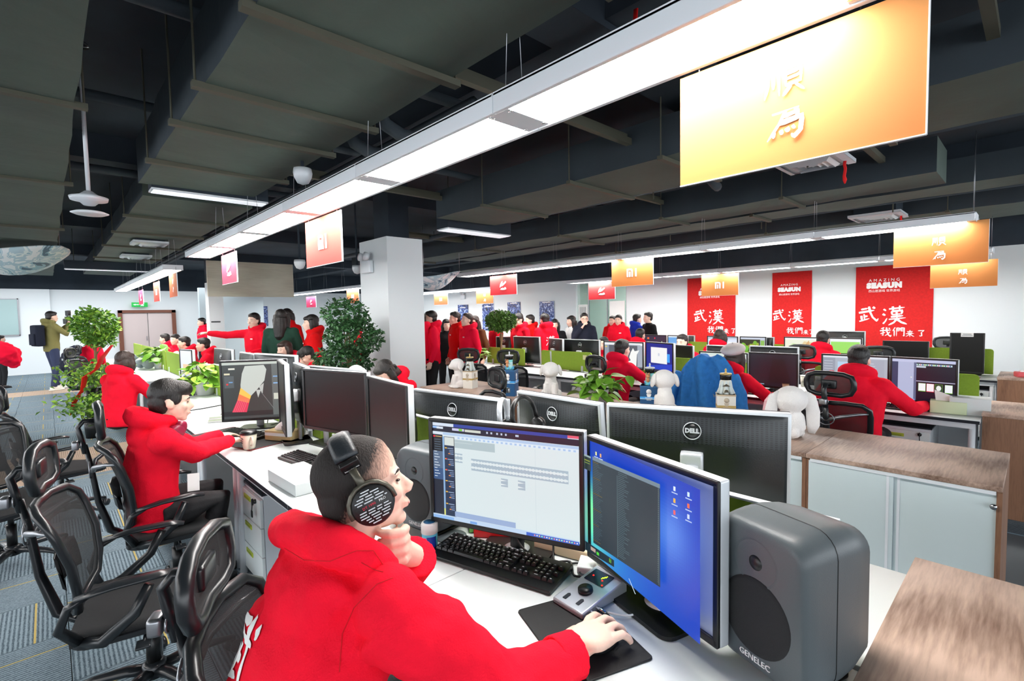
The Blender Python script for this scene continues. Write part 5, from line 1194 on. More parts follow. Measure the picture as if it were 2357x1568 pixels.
    if hair != 'none':
        b.ell((-.020, 0, .046), (.100, .082, .088), Matrix.Rotation(.12, 3, 'Y'), n=22, k=12)
        if hair == 'short': b.ell((-.055, 0, -.005), (.055, .072, .075), n=16); b.ell((.025, 0, .085), (.062, .062, .038), n=16); 
        if hair == 'fringe': b.ell((-.050, 0, -.005), (.062, .078, .080), n=16); b.ell((.035, 0, .070), (.068, .070, .050), n=16); b.ell((.058, .02, .045), (.036, .052, .028), n=14); b.ell((.0, -.06, .02), (.05, .02, .04))
        if hair in ('bob', 'long'):
            b.ell((-.045, 0, -.02), (.068, .092, .10), n=18); b.ell((.045, 0, .068), (.055, .062, .036), n=14)
            for s_ in (-1, 1): b.tube([(0, s_*.075, .05), (-.005, s_*.090, -.03), (-.01, s_*.085, -.11 if hair == 'bob' else -.16)], [.03, .034, .026], 10)
            if hair == 'bob': b.ell((-.05, 0, -.08), (.055, .088, .058), n=16)
            else: b.tube([(-.06, 0, .0), (-.085, 0, -.12), (-.10, 0, -.26), (-.09, 0, -.34)], [.085, .09, .075, .04], 14)
    me = vox(b, 'hair', hairm, max(.006, q*.5), 2, fold=.006, foldtex=_CL2)
    if hair != 'none': link('hair', me, r_)
    for s_ in (-1, 1):
        b = MB(); b.M = H; b.ell((.0795, s_*.031, -.002), (.0060, .0115, .0026), n=10, k=6); b.obj('eye', M_eye, r_)
        b = MB(); b.M = H; b.tube([(.088, s_*.016, .018), (.086, s_*.032, .023), (.074, s_*.048, .017)], [.0022, .0030, .0014], 6); b.obj('eyebrow', hairm, r_)
    b = MB(); b.M = H; b.ell((.0960, 0, -.069), (.0042, .018, .0050), n=12, k=6); b.obj('lips', M_lip, r_)
    r_['_n'] = 1; del r_['_n']
    return r_, D, H
# ---- the man with headphones
M_shav = mat('cropped_hair', (.11, .09, .085), .7, bump=.6, bscale=420)
hx = Vector((.545, 1.125, 1.235))
Rr, Uu = RT, Vector((0, 0, 1))
fist = Vector((.603, 1.058, 1.078))+Vector((-.011, .010, .018))
def hero_extra(b, what, D):
    if what == 'body':
        # left hand: loose fist under the chin, fingers curled toward the camera side
        b.tube([D['wL'], fist+Rr*.012-Uu*.02], [.030, .032], 12)
        b.ell(fist+Rr*.006-Uu*.012, (.036, .036, .046), n=16)
        tow = -FW
        for i in range(4):
            o_ = Uu*(.036-.0235*i)+Rr*(.001*i); k = fist+o_
            pts = [k+Rr*.030-tow*.004, k+Rr*.026+tow*.026, k+Rr*.002+tow*.038, k-Rr*.022+tow*.034-Uu*.001*i, k-Rr*(.038-.003*i)+tow*.024]
            b.tube(pts, [.0115, .0115, .0108, .0100, .0080], 10)
        # right hand over the mouse
        w_ = D['wR']; dirn = Vector((.83, -.02, -.03)).normalized(); sd = Vector((-dirn.y, dirn.x, 0)); 
        P = lambda a, e, f: w_+dirn*a*1.08+sd*e*1.38+Uu*f*1.1
        b.tube([P(-.05, 0, .0), P(.0, 0, .004), P(.035, 0, .014)], [.030, .029, .034], 14, flat=.8, up=(0, 0, 1))
        b.ell(P(.050, .0, .018), (.058, .055, .025), Matrix((dirn, sd, Uu)).transposed(), n=20, k=12)
        for e, l_, h0 in ((.030, .070, .016), (.010, .080, .019), (-.011, .076, .016), (-.031, .060, .010)):
            b.tube([P(.060, e*.85, h0), P(.088, e*1.02, h0+.010), P(.088+l_*.42, e*1.12, h0+.008), P(.088+l_*.75, e*1.18, h0-.008), P(.088+l_*.95, e*1.18, h0-.024)], [.0122, .0124, .0114, .0104, .0086], 10)
        b.tube([P(.01, .030, .004), P(.045, .052, -.004), P(.075, .058, -.010), P(.095, .054, -.014)], [.015, .0135, .012, .009], 10)
    else:
        # thick hood lying on the shoulders, big sleeve folds
        N = D['N']
        b.ell((.455, 1.12, 1.055), (.13, .165, .055)); b.ell((.41, 1.12, 1.02), (.10, .15, .10))
        b.tube([dep(*q_) for q_ in ((800, 1225, 1.36), (740, 1212, 1.37), (680, 1202, 1.36), (660, 1212, 1.30), (680, 1228, 1.20), (730, 1240, 1.13), (790, 1258, 1.09), (850, 1282, 1.08), (895, 1308, 1.13))], [.028, .032, .036, .040, .043, .046, .044, .040, .032], 14)
        b.tube([(.37, 1.17, .58), (.38, 1.15, .76), (.43, 1.115, .92), (.45, 1.11, 1.0)], [.19, .195, .20, .15], 20, flat=.80, up=(1, 0, 0))
        b.tube([(.49, .95, 1.02), (.59, .88, .93), (.70, .81, .80), (.81, .785, .785), (.915, .78, .792)], [.088, .088, .080, .068, .054], 16)
hero, HD, HH = person('man in a red hoodie wearing big black headphones, leaning on his left fist', (0, 0, 0), 0, 'sit', top=M_red, hair='none', hairm=M_shav, q=.0044, hood=False, hands=False, chest_mark=False, shoes=True,
    yaw=-22, pitch=9, roll=-4, group='people working at the first desk row',
    J=dict(P=(.34, 1.20, .55), C=(.42, 1.14, .84), N=(.485, 1.12, 1.075), H=hx, sL=(.47, 1.29, 1.03), sR=(.50, .925, 1.045), eL=(.66, 1.23, .83), wL=(.652, 1.075, 1.035), eR=(.71, .815, .805), wR=(.935, .778, .79),
           hL=(.38, 1.29, .53), hR=(.38, 1.10, .53), kL=(.80, 1.32, .53), kR=(.80, 1.08, .53), aL=(.78, 1.32, .08), aR=(.78, 1.08, .08)), extra=hero_extra)
# cropped hair: thin shell over the skull, faded above the ears
b = MB()
b.ell((-.016, 0, .038), (.1005, .0800, .0905), n=28, k=16); b.ell((-.060, 0, -.012), (.050, .066, .070), n=20); b.ell((.020, 0, .080), (.052, .056, .034), n=18); b.ell((-.045, 0, -.050), (.045, .054, .04), n=18)
m, N, L = nt('faded_hair'); B = N['Principled BSDF']; B.inputs['Roughness'].default_value = .75
t = N.new('ShaderNodeTexCoord'); sx = N.new('ShaderNodeSeparateXYZ'); L.new(t.outputs['Object'], sx.inputs[0])
def _mm(op, a, b_):
    n_ = N.new('ShaderNodeMath'); n_.operation = op
    for i_, v_ in enumerate((a, b_)):
        if isinstance(v_, (int, float)): n_.inputs[i_].default_value = v_
        else: L.new(v_, n_.inputs[i_])
    return n_.outputs[0]
nz = N.new('ShaderNodeTexNoise'); nz.inputs['Scale'].default_value = 260; nz.inputs['Detail'].default_value = 3; mp = N.new('ShaderNodeMapping'); mp.inputs['Scale'].default_value = (1, 1, .3); L.new(t.outputs['Object'], mp.inputs[0]); L.new(mp.outputs[0], nz.inputs['Vector'])
g = _mm('SUBTRACT', _mm('MULTIPLY', sx.outputs[0], 1.0), _mm('MULTIPLY', sx.outputs[2], .75)); g = _mm('ADD', g, _mm('MULTIPLY', _mm('SUBTRACT', nz.outputs[0], .5), .06))
mr = N.new('ShaderNodeMapRange'); mr.inputs[1].default_value = -.03; mr.inputs[2].default_value = .035; L.new(g, mr.inputs[0])
mx = N.new('ShaderNodeMix'); mx.data_type = 'RGBA'; L.new(mr.outputs[0], mx.inputs[0]); mx.inputs[6].default_value = srgb((.12, .095, .085)); mx.inputs[7].default_value = srgb((.88, .70, .62)); L.new(mx.outputs[2], B.inputs['Base Color'])
bp = N.new('ShaderNodeBump'); bp.inputs['Strength'].default_value = .7; bp.inputs['Distance'].default_value = .004; L.new(nz.outputs[0], bp.inputs['Height']); L.new(bp.outputs[0], B.inputs['Normal'])
link('cropped_hair', vox(b, 'hair', m, .0045, 3), hero, M=HH)
# fingernails and cuffs
b = MB(); Mh = HD['wR']
cuffd = (HD['wR']-HD['eR']).normalized()
b.tube([HD['wR']-cuffd*.075, HD['wR']-cuffd*.012], [.060, .056], 20); b.tube([HD['wR']-cuffd*.016, HD['wR']-cuffd*.008], [.057, .057], 20, 0)
link('cuff', vox(b, 'cuff', M_red, .004, 3), hero)
cl = (HD['wL']-HD['eL']).normalized()
b = MB(); b.tube([HD['wL']-cl*.06, HD['wL']+cl*.006], [.052, .058], 20); link('cuff', vox(b, 'cuff', M_red, .004, 2), hero)
# white writing on the back of the hoodie
def back_print(ch, c, size, right, up_, target, parent):
    me = brushmesh(ch, size, 0); bm = bmesh.new(); bm.from_mesh(me); bmesh.ops.triangulate(bm, faces=bm.faces[:])
    for _ in range(3):
        ed = [e for e in bm.edges if e.calc_length() > size*.06]
        if not ed: break
        bmesh.ops.subdivide_edges(bm, edges=ed, cuts=1); bmesh.ops.triangulate(bm, faces=bm.faces[:])
    bm.to_mesh(me); bm.free(); me.materials.clear(); me.materials.append(M_text); F = frame_M(c, right, up_)
    o = link('back_print', me, parent, M=F); sw = o.modifiers.new('sw', 'SHRINKWRAP'); sw.target = target; sw.wrap_method = 'PROJECT'; sw.use_negative_direction = True; sw.use_positive_direction = True; sw.use_project_z = True; sw.offset = .003; sw.wrap_mode = 'ABOVE_SURFACE'
    return o
top_o = [c for c in bpy.data.objects if c.parent == hero and c.name.startswith('jacket')][0]
for i, ch in enumerate('武漢'): back_print(ch, (.20, 1.16, .93-.17*i), .17, (0.12, -1, 0), (.12, 0, 1), top_o, hero)
# seams: thread lines lying on the fabric
from mathutils.bvhtree import BVHTree
_bt = BVHTree.FromPolygons([v.co.copy() for v in top_o.data.vertices], [tuple(p.vertices) for p in top_o.data.polygons])
def seam(path, r=.0010):
    out = []
    for i in range(len(path)-1):
        for k in range(8):
            t = k/8; x = path[i][0]*(1-t)+path[i+1][0]*t; y = path[i][1]*(1-t)+path[i+1][1]*t; h_, n_, _, _ = _bt.ray_cast(CAMP, ray(x, y))
            if h_: out.append(h_+n_*.0004)
    if len(out) > 3: b = MB(); b.tube(out, r, 5); b.obj('seam', mat('seam_red', (.80, .03, .10), .9), hero)
seam([(655, 1262), (700, 1290), (760, 1292), (820, 1268), (860, 1268), (885, 1305)]); seam([(905, 1330), (868, 1345), (815, 1400), (788, 1460), (780, 1560)]); seam([(832, 1295), (862, 1312), (885, 1318)])
# ---- headphones on his head
M_hp = mat('headphone_black', (.07, .07, .075), .45, bump=.1, bscale=300)
M_hpb = mat('headband_leather', (.13, .15, .17), .42, bump=.12, bscale=180)
M_yoke = mat('yoke_bronze', (.34, .33, .29), .4, .5)
HTILT = Matrix.Rotation(R(-15), 4, 'Y')
hp = root('headphones', 'large black studio headphones worn by the man in the foreground', 'headphones', (0, 0, 0), 0)
HF = HH
b = MB(); b.M = HF @ HTILT
rings = []
for k in range(15):
    a = R(-52+104*k/14); cy, cz = .098*math.sin(a), .030+.100*math.cos(a); t_ = .007; w_ = .027
    n_ = Vector((0, math.sin(a), math.cos(a))); rings.append([Vector((x, cy, cz))+n_*d for x, d in ((-w_, 0), (-w_, t_), (-w_*.6, t_+.006), (0, t_+.008), (w_*.6, t_+.006), (w_, t_), (w_, 0))])
b.ring(rings, 0); b.obj('headband', M_hpb, hp)
for s_ in (-1, 1):
    b = MB(); b.M = HF @ HTILT; b.box((0, s_*.0865, .078), (.044, .012, .030), M=Matrix.Rotation(s_*R(-40), 4, 'X').to_3x3(), bev=.003); sl = b.obj('slider_cap', M_hp, hp)
    if s_ < 0:
        lettering('lettering', 'beyerdynamic', .0062, HF @ HTILT @ Matrix.Translation((0, s_*.0865, .078)) @ Matrix.Rotation(s_*R(-40), 4, 'X') @ frame_M((0, -.0066, -.006), (1, 0, 0), (0, 0, 1)), M_text, sl, .0003)
    b = MB(); b.M = HF @ HTILT; b.tube([(0, s_*.094, .070), (.002, s_*.102, .045), (.004, s_*.106, .025)], [.009, .009, .009], 8, flat=.4, up=(0, 1, 0))
    b.tube([(.004+.052*math.cos(R(a)), s_*.104, -.022+.052*math.sin(R(a))) for a in range(-10, 191, 20)], .0065, 8, flat=.8); b.obj('yoke', M_yoke, hp)
    F = HF @ HTILT @ Matrix.Translation((.004, s_*.084, -.022)) @ Matrix.Rotation(R(90*s_), 4, 'X').inverted()
    b = MB(); b.M = F; b.lathe([(.001, -.016), (.040, -.016), (.050, -.012), (.052, 0), (.046, .006), (.001, .006)], 36); b.obj('ear_pad', mat('ear_pad', (.04, .04, .045), .8), hp)
    b = MB(); b.M = F; b.lathe([(.047, .004), (.049, .010), (.048, .022), (.044, .027), (.001, .028)], 40); cup = b.obj('ear_cup', M_hp, hp)
    b = MB(); b.M = F @ Matrix.Translation((0, 0, .0282)) @ Matrix.Rotation(R(-4), 4, 'Z')
    for i in range(-6, 7):
        y = i*.0062; hw = math.sqrt(max(0, .040**2-y*y)); x = -hw+abs(i % 3)*.003
        while x < hw-.006:
            l_ = min(.012+.004*((i*5+int(x*900)) % 3), hw-x)
            if not (i in (0, 1) and True): b.prism(roundpoly(x+l_/2, y, l_, .0024, .0011, 2), 0, .0009)
            x += l_+.004
    b.obj('grille_slots', M_silver, cup)
    if s_ < 0:
        lettering('lettering', 'DT 1990', .0085, F @ Matrix.Translation((-.008, .003, .0285)) @ Matrix.Rotation(R(200-200), 4, 'Z'), mat('logo_red', (.85, .12, .25), .5), cup, .0003)
        lettering('lettering', 'PRO', .0085, F @ Matrix.Translation((.024, .003, .0285)), M_text, cup, .0003)
# ---- the man with the mug
M_hp2 = mat('headphone_maroon', (.55, .12, .25), .4)
b0 = (.30, 4.22, 0)
m2p, D2, H2 = person('man in a red hoodie with maroon headphones round his neck, reaching for a mug', (0, 0, 0), 0, 'sit', top=M_red, hair='fringe', q=.008, hood=True, chest_mark=False, yaw=-8, pitch=-6, curl=.45, group='people working at the first desk row',
    J=dict(P=(.40, 3.52, .55), C=(.40, 3.50, .82), N=(.435, 3.47, 1.045), H=(.50, 3.43, 1.18), sL=(.43, 3.66, .985), sR=(.43, 3.28, .985), eL=(.66, 3.86, .80), wL=(.875, 4.08, .80), eR=(.60, 3.40, .86), wR=(.87, 3.76, .82),
           hL=(.42, 3.62, .53), hR=(.42, 3.42, .53), kL=(.74, 3.70, .55), kR=(.72, 3.44, .55), aL=(.70, 3.70, .08), aR=(.62, 3.44, .08), hdR=(.9, .1, -.1), hdL=(1, .3, -.1)))
hp = root('headphones', 'maroon and black headphones resting round the neck of the man with the mug', 'headphones', (0, 0, 0), 0)
b = MB(); b.tube([(.45+.095*math.cos(R(a)), 3.47+.10*math.sin(R(a)), 1.06+.02*math.cos(R(a))) for a in range(95, 266, 17)], [.012]*11, 8, flat=.5); b.obj('headband', M_hp, hp)
for sx, (cx_, cy_) in ((-1, (.505, 3.375)), (1, (.545, 3.50))):
    b = MB(); b.M = frame_M((cx_, cy_, 1.005), (0, 1, 0), (.3, 0, 1)) @ Matrix.Rotation(R(-70 if sx < 0 else -40), 4, 'Y'); b.lathe([(.001, -.02), (.038, -.018), (.044, 0), (.042, .018), (.030, .026), (.001, .028)], 24); b.obj('ear_cup', M_hp2, hp)
b = MB(); b.tube([(.868+.01*math.cos(R(a)), 4.072+.034*math.cos(R(a)), .80+.032*math.sin(R(a))) for a in range(0, 360, 30)], .006, 8, closed=True); o = b.obj('bead_bracelet', mat('beads', (.25, .14, .10), .4)); tag(o, 'dark bead bracelet on the left wrist of the man with the mug', 'bracelet')
# ================================================================== the crowd
def mk(name, c, **k): return mat(name, c, .85, bump=.15, bscale=150, spec=.25, **k)
M_dgreen = mk('dark_green_knit', (.12, .25, .20)); M_puff = mk('dark_puffer', (.10, .12, .18)); M_suit = mk('black_suit', (.05, .055, .07)); M_brown = mk('brown_coat', (.36, .22, .12)); M_blue = mk('blue_vest', (.10, .22, .72))
M_whitec = mk('white_coat', (.90, .92, .92)); M_olive = mk('olive_jacket', (.48, .46, .28)); M_denim = mk('blue_denim', (.20, .48, .76), var=.12, vscale=25); M_greyc = mk('blue_grey_coat', (.36, .44, .52)); M_tan = mk('tan_bag', (.55, .42, .25)); M_blk = mk('black_coat', (.06, .065, .08))
def by_head(x, ytop, d): p = dep(x, ytop, d); return p
def stand(label, x, ytop, d, heading, top=M_red, bottom=None, J=None, zs=1.0, **k):
    p = by_head(x, ytop, d); s = p.z/1.722; J = dict(J or {}); H_ = STAND['H']
    off = Matrix.Rotation(R(heading), 3, 'Z') @ Vector((H_[0]*s, 0, 0))
    return person(label, (p.x-off.x, p.y-off.y, 0), heading, 'stand', top, bottom, J=J, s=s, q=k.pop('q', .018), group=k.pop('group', 'visitors standing in the aisles'), **k)
def sit(label, x, ytop, d, heading, top=M_red, J=None, s=1.0, **k):
    p = onX(x, ytop, -d) if d < 0 else by_head(x, ytop, d); s = k.pop('sc', None) or max(.90, min(1.06, p.z/1.322)); off = Matrix.Rotation(R(heading), 3, 'Z') @ Vector((.12*s, 0, 0))
    return person(label, (p.x-off.x, p.y-off.y, 0), heading, 'sit', top, None, J=J, s=s, q=k.pop('q', .016), group=k.pop('group', 'people working at desks'), **k)
# left group round the screens
p = stand('man in a red hoodie pointing far to the left with a remote', 583, 721, 7.9, 205, J=dict(eR=(.16, -.44, 1.38), wR=(.30, -.70, 1.42), eL=(.05, .25, 1.14), wL=(.24, .14, 1.10), hdR=(.45, -.85, .05), hdL=(.6, -.7, .1)), yaw=10, chest_mark=True, q=.013)
b = MB(); b.box((0, 0, 0), (.12, .03, .02), bev=.005); o = b.obj('remote_control', M_black, M=Matrix.Translation(dep(497, 741, 7.35)) @ Matrix.Rotation(R(150), 4, 'Z')); tag(o, 'small dark remote in the pointing hand of the man in red', 'remote')
stand('long-haired woman in a dark green top seen from behind', 647, 713, 7.2, 55, M_dgreen, M_trou, hair='long', hood=False, chest_mark=False, q=.013, J=dict(eL=(.05, .24, 1.14), wL=(.22, .12, 1.12), eR=(.05, -.24, 1.14), wR=(.2, -.12, 1.1)))
stand('tall person in a red hoodie right behind the woman in dark green', 662, 711, 8.3, 40, M_deepred, hair='long', chest_mark=False)
stand('person in a red hoodie facing left beside the big potted tree', 714, 725, 7.0, 165, M_deepred, hair='bob', q=.014)
stand('person in red half hidden behind the big potted tree by the pillar', 826, 728, 8.0, 170, M_red, chest_mark=False)
stand('person in blue grey seen small behind the standing group', 688, 766, 10.5, 30, M_greyc, hood=False, chest_mark=False, q=.024)
stand('distant person in red beside the far white pillar', 463, 732, 13.5, 190, M_pink, chest_mark=False, q=.024)
# photographer
pp, PD, PH = stand('photographer in an olive jacket and jeans aiming a camera to the right', 117, 717, 12.0, 20, M_olive, M_jean, J=dict(H=(.04, 0, 1.60), eR=(.18, -.26, 1.22), wR=(.30, -.08, 1.47), eL=(.20, .24, 1.24), wL=(.36, .04, 1.44), kR=(.02, -.12, .49), kL=(.08, .13, .49), aR=(-.06, -.14, .08), aL=(.12, .16, .08)), hood=True, chest_mark=False, shoes='white', q=.016, pitch=-4)
s_ = pp.scale[0]; T = Matrix.Translation(pp.location) @ Matrix.Rotation(R(20), 4, 'Z') @ Matrix.Scale(s_, 4)
r_ = root('camera', 'black camera with a lit lamp on top held up by the photographer', 'camera', (0, 0, 0)); r_.matrix_world = T
b = MB(); b.box((.30, 0, 1.50), (.09, .16, .12), bev=.015); b.box((.30, 0, 1.58), (.06, .07, .05), bev=.012); b.obj('camera_body', M_black, r_)
b = MB(); b.lathe([(.001, 0), (.045, 0), (.042, .06), (.05, .10), (.05, .20), (.001, .20)], 16); b.obj('lens', M_black, r_, M=Matrix.Translation((.34, 0, 1.50)) @ Matrix.Rotation(R(90), 4, 'Y'))
b = MB(); b.box((.33, 0, 1.68), (.06, .14, .12), bev=.01); b.cyl((.31, 0, 1.58), (.31, 0, 1.64), .01); b.obj('camera_lamp', M_black, r_)
b = MB(); b.box((.363, 0, 1.68), (.006, .12, .10)); b.obj('lamp_face', mat('camera_lamp_glow', (1, 1, .95), .5, emit=14), r_)
b = MB(); b.box((-.22, 0, 1.20), (.16, .30, .46), bev=.05); b.box((-.31, 0, 1.12), (.05, .22, .24), bev=.02); o = b.obj('backpack', M_puff); o.matrix_world = T; tag(o, 'dark backpack on the back of the photographer', 'backpack')
# seated far left
for lb, x, y, d, hd, tp in (('seated man in red facing left, nearest one in the far bay', 468, 781, 8.6, 160, M_red), ('seated man in red with thin glasses behind the pothos leaves', 424, 784, 9.4, 170, M_red),
                        ('seated person in red looking at the camera in the far bay', 403, 770, 11.0, 215, M_pink), ('seated man in pinkish red facing left at the far bay', 379, 768, 11.6, 150, M_pink)):
    sit(lb, x, y, d, hd, tp, group='people seated in the far bay', chest_mark=False, q=.02, sc=1.0)
sit('bobbed woman in a red hoodie seen from behind, left of the man with the mug', 286, 804, 5.7, 40, M_red, hair='bob', hairm=M_hairB, q=.012, chest_mark=False, sc=.98, group='people working at the first desk row')
stand('crouching person in pinkish red behind the left potted tree', 212, 775, 10.4, 60, M_pink, chest_mark=False, q=.022)
stand('person in pinkish red at the very left edge behind the chairs', 2, 772, 12.5, 20, M_pink, chest_mark=False, q=.024)
# behind the first row monitors
sit('dark-haired person bent low behind the switched off screens', 712, 803, -2.45, 190, M_red, J=dict(H=(.16, 0, 1.17)), pitch=-25, yaw=-10, hair='fringe', q=.013, group='people working at the first desk row', sc=.98)
sit('person whose forehead shows over the ring-marked monitor back', 655, 789, -2.4, 200, M_red, hair='bob', hairm=M_hairB, q=.016, group='people working at the first desk row', sc=1.0)
sit('long-haired woman bent low behind the right switched off screen', 898, 829, -2.35, 200, M_red, J=dict(H=(.20, 0, 1.13)), pitch=-30, yaw=-5, hair='long', q=.010, group='people working at the first desk row', sc=.98)
# right of the pillar
R_ = stand
R_('person in a pinkish red hoodie cut by the right edge of the pillar', 966, 719, 8.1, 100, M_pink, chest_mark=False)
R_('man in a pinkish red hoodie with white back print, first right of the pillar', 990, 716, 8.2, 150, M_pink, q=.014, J=dict(eR=(-.02, -.22, 1.12), wR=(.10, -.2, .95)))
R_('pale-faced woman in black between the men in red', 1027, 735, 9.3, 250, M_blk, hair='long', hood=False, chest_mark=False)
R_('tall man in red facing left, second right of the pillar', 1046, 718, 8.7, 165, M_deepred, q=.014)
R_('short-haired man in bright red gazing up left, hands down', 1074, 721, 8.2, 175, M_pink, pitch=12, hairm=M_hairB, q=.013)
R_('woman in a brown coat behind the short-haired man', 1091, 727, 9.0, 190, M_brown, hair='long', hairm=M_hairB, hood=False, chest_mark=False)
R_('man in red mostly hidden by the bushy tree in the middle', 1137, 715, 9.4, 150, M_red)
R_('person in white right of the bushy tree', 1172, 733, 9.8, 200, M_whitec, hood=False, chest_mark=False, q=.022)
R_('man in red looking down to the left, right of the bushy tree', 1193, 722, 8.8, 175, M_red, pitch=-18, q=.014)
R_('dark-haired man in red and black behind the one looking down', 1219, 725, 10.2, 150, M_deepred, chest_mark=False)
rr_, _, _ = R_('man in a red hoodie with a large white character on his back', 1253, 722, 8.7, 75, M_red, chest_mark=False, q=.014)
ho = [c for c in bpy.data.objects if c.parent == rr_ and c.name.startswith('hoodie')][0]
F = frame_M((-.145, -.02, 1.22), (0, -1, 0), (0, 0, 1)); me = brushmesh('漢', .20, .002); me.materials.clear(); me.materials.append(M_text); link('back_print', me, rr_, M=F)
R_('round-faced woman beside the man with the white back character', 1277, 735, 9.8, 215, M_blk, hair='long', hood=False, chest_mark=False)
R_('long-haired woman in a pale coat left of the man with glasses', 1314, 727, 10.0, 160, M_whitec, hair='long', hood=False, chest_mark=False)
gm, GD, GH = R_('man in a dark puffer jacket and glasses, hand on his chin', 1345, 721, 9.6, 225, M_puff, chest_mark=False, q=.014, J=dict(eR=(.08, -.25, 1.16), wR=(.13, -.06, 1.43), eL=(.10, .22, 1.12), wL=(.16, -.06, 1.16)))
b = MB(); b.M = GH
for s_ in (-1, 1): b.tube([(.094, s_*.031+.021*math.cos(R(a)), -.002+.015*math.sin(R(a))) for a in range(0, 360, 30)], .0022, 5, closed=True); b.tube([(.092, s_*.052, 0), (.0, s_*.082, .004)], .002, 5)
b.tube([(.096, -.01, 0), (.096, .01, 0)], .002, 5); b.obj('glasses', M_black, gm)
R_('slim man in red, left of two before the meeting room glass', 1409, 727, 10.8, 190, M_deepred, chest_mark=False)
R_('man in red with a small chest patch, right of two before the meeting room glass', 1423, 725, 10.2, 200, M_red)
R_('man in a blue vest over white sleeves whispering to the man in the suit', 1467, 723, 10.6, 330, M_blue, hood=True, chest_mark=False)
R_('man in a black suit with white collar facing left', 1491, 719, 10.3, 150, M_suit, hood=False, chest_mark=False, q=.014)
b = MB(); b.box((0, 0, 0), (.14, .30, .40), bev=.06); o = b.obj('backpack', M_tan, loc=dep(1444, 792, 10.9)); tag(o, 'tan backpack carried by the man in the blue vest', 'backpack')
# seated in the second and third rows
sit('black-haired man in red drawing at the white figure screen', 1430, 803, -5.02, -4, M_pink, q=.012, chest_mark=False, J=dict(H=(.12, -.02, 1.20), eR=(.20, -.34, .82), wR=(.42, -.26, .80)), sc=.99)
mr_, MD_, MHH = sit('woman in a grey beret and red hoodie beside the denim jacket', 1690, 806, -5.0, -12, M_red, hair='long', hairm=M_hairB, q=.011, chest_mark=False, J=dict(eR=(.22, -.33, .80), wR=(.44, -.22, .80)), sc=.97)
b = MB(); b.M = Matrix.Translation(mr_.location) @ Matrix.Rotation(R(-12), 4, 'Z') @ Matrix.Scale(.97, 4) @ MHH
b.ell((-.030, 0, .085), (.125, .118, .062), Matrix.Rotation(-.25, 3, 'Y'), n=24, k=12); b.ell((.0, 0, .055), (.105, .092, .04), n=20); b.tube([(-.045, 0, .14), (-.045, 0, .165)], [.006, .004], 6)
o = link('beret', vox(b, 'beret', mk('grey_felt', (.80, .76, .75)), .007, 4, fold=.008)); tag(o, 'light grey felt beret on the woman in the second row', 'hat')
mm_, MD2, _ = sit('man in red seen from behind in a mesh chair, lower right', 1978, 797, -5.0, 2, M_red, q=.010, chest_mark=False, J=dict(H=(.12, 0, 1.20), eR=(.24, -.36, .80), wR=(.60, -.40, .79), eL=(.2, .34, .8), wL=(.45, .25, .8)), sc=1.0, wide=1.08)
sit('man in red at the lime green screen in the third row', 1895, 771, -7.85, -4, M_red, q=.016, chest_mark=False, sc=1.0)
sit('man at the dark game screen in the third row, only hair showing', 1474, 766, -7.9, 0, M_red, q=.02, chest_mark=False, sc=1.0)
sit('person low behind the second row at the pale landscape screen', 1570, 780, -6.9, 180, M_red, q=.018, chest_mark=False, sc=.97)
sit('brown-haired person at the white list screen in the third row', 1657, 771, -7.9, 0, M_red, hairm=M_hairB, hair='bob', q=.018, chest_mark=False, sc=1.0)
sit('dark-haired person leaning down behind the noted green partition', 1275, 786, -6.75, 190, M_red, q=.016, chest_mark=False, pitch=-20, sc=.97)
sit('person in red hidden behind the large tilted monitor back', 1390, 815, -6.85, 185, M_pink, q=.018, chest_mark=False, sc=.92)
# denim jacket draped on a chair
b = MB(); p = onX(1628, 818, 4.70); b.M = Matrix.Translation((p.x, p.y, 0)) @ Matrix.Rotation(R(4), 4, 'Z')
rings = []
for z, hw, dp, x in ((1.20, .10, .06, 0), (1.17, .17, .09, 0), (1.08, .235, .11, 0), (.95, .27, .13, 0), (.80, .30, .14, 0), (.66, .33, .15, 0), (.52, .35, .15, 0)):
    rings.append([(x+dp*math.cos(a)*(1+.42*math.sin(7*a+z*5)), hw*math.sin(a)*(1+.09*math.sin(9*a+z*5)), z+.02*math.sin(3*a)) for a in [2*math.pi*k/28 for k in range(56)]])
b.ring(rings); b.tube([(-.03, .25, 1.02), (-.07, .33, .85), (-.07, .38, .62), (-.05, .38, .48)], [.06, .062, .055, .05], 10); b.tube([(-.03, -.25, 1.02), (-.07, -.33, .85), (-.08, -.37, .62), (-.06, -.38, .48)], [.06, .062, .055, .05], 10)
o = link('denim_jacket', vox(b, 'denim', M_denim, .009, 2, fold=.02)); tag(o, 'blue denim jacket draped over a chair back in the second row', 'jacket')
# ================================================================== things on the desks
def prop(label, cat, name, loc=(0, 0, 0), rz=0, group=None): return root(name, label, cat, loc, rz, group)
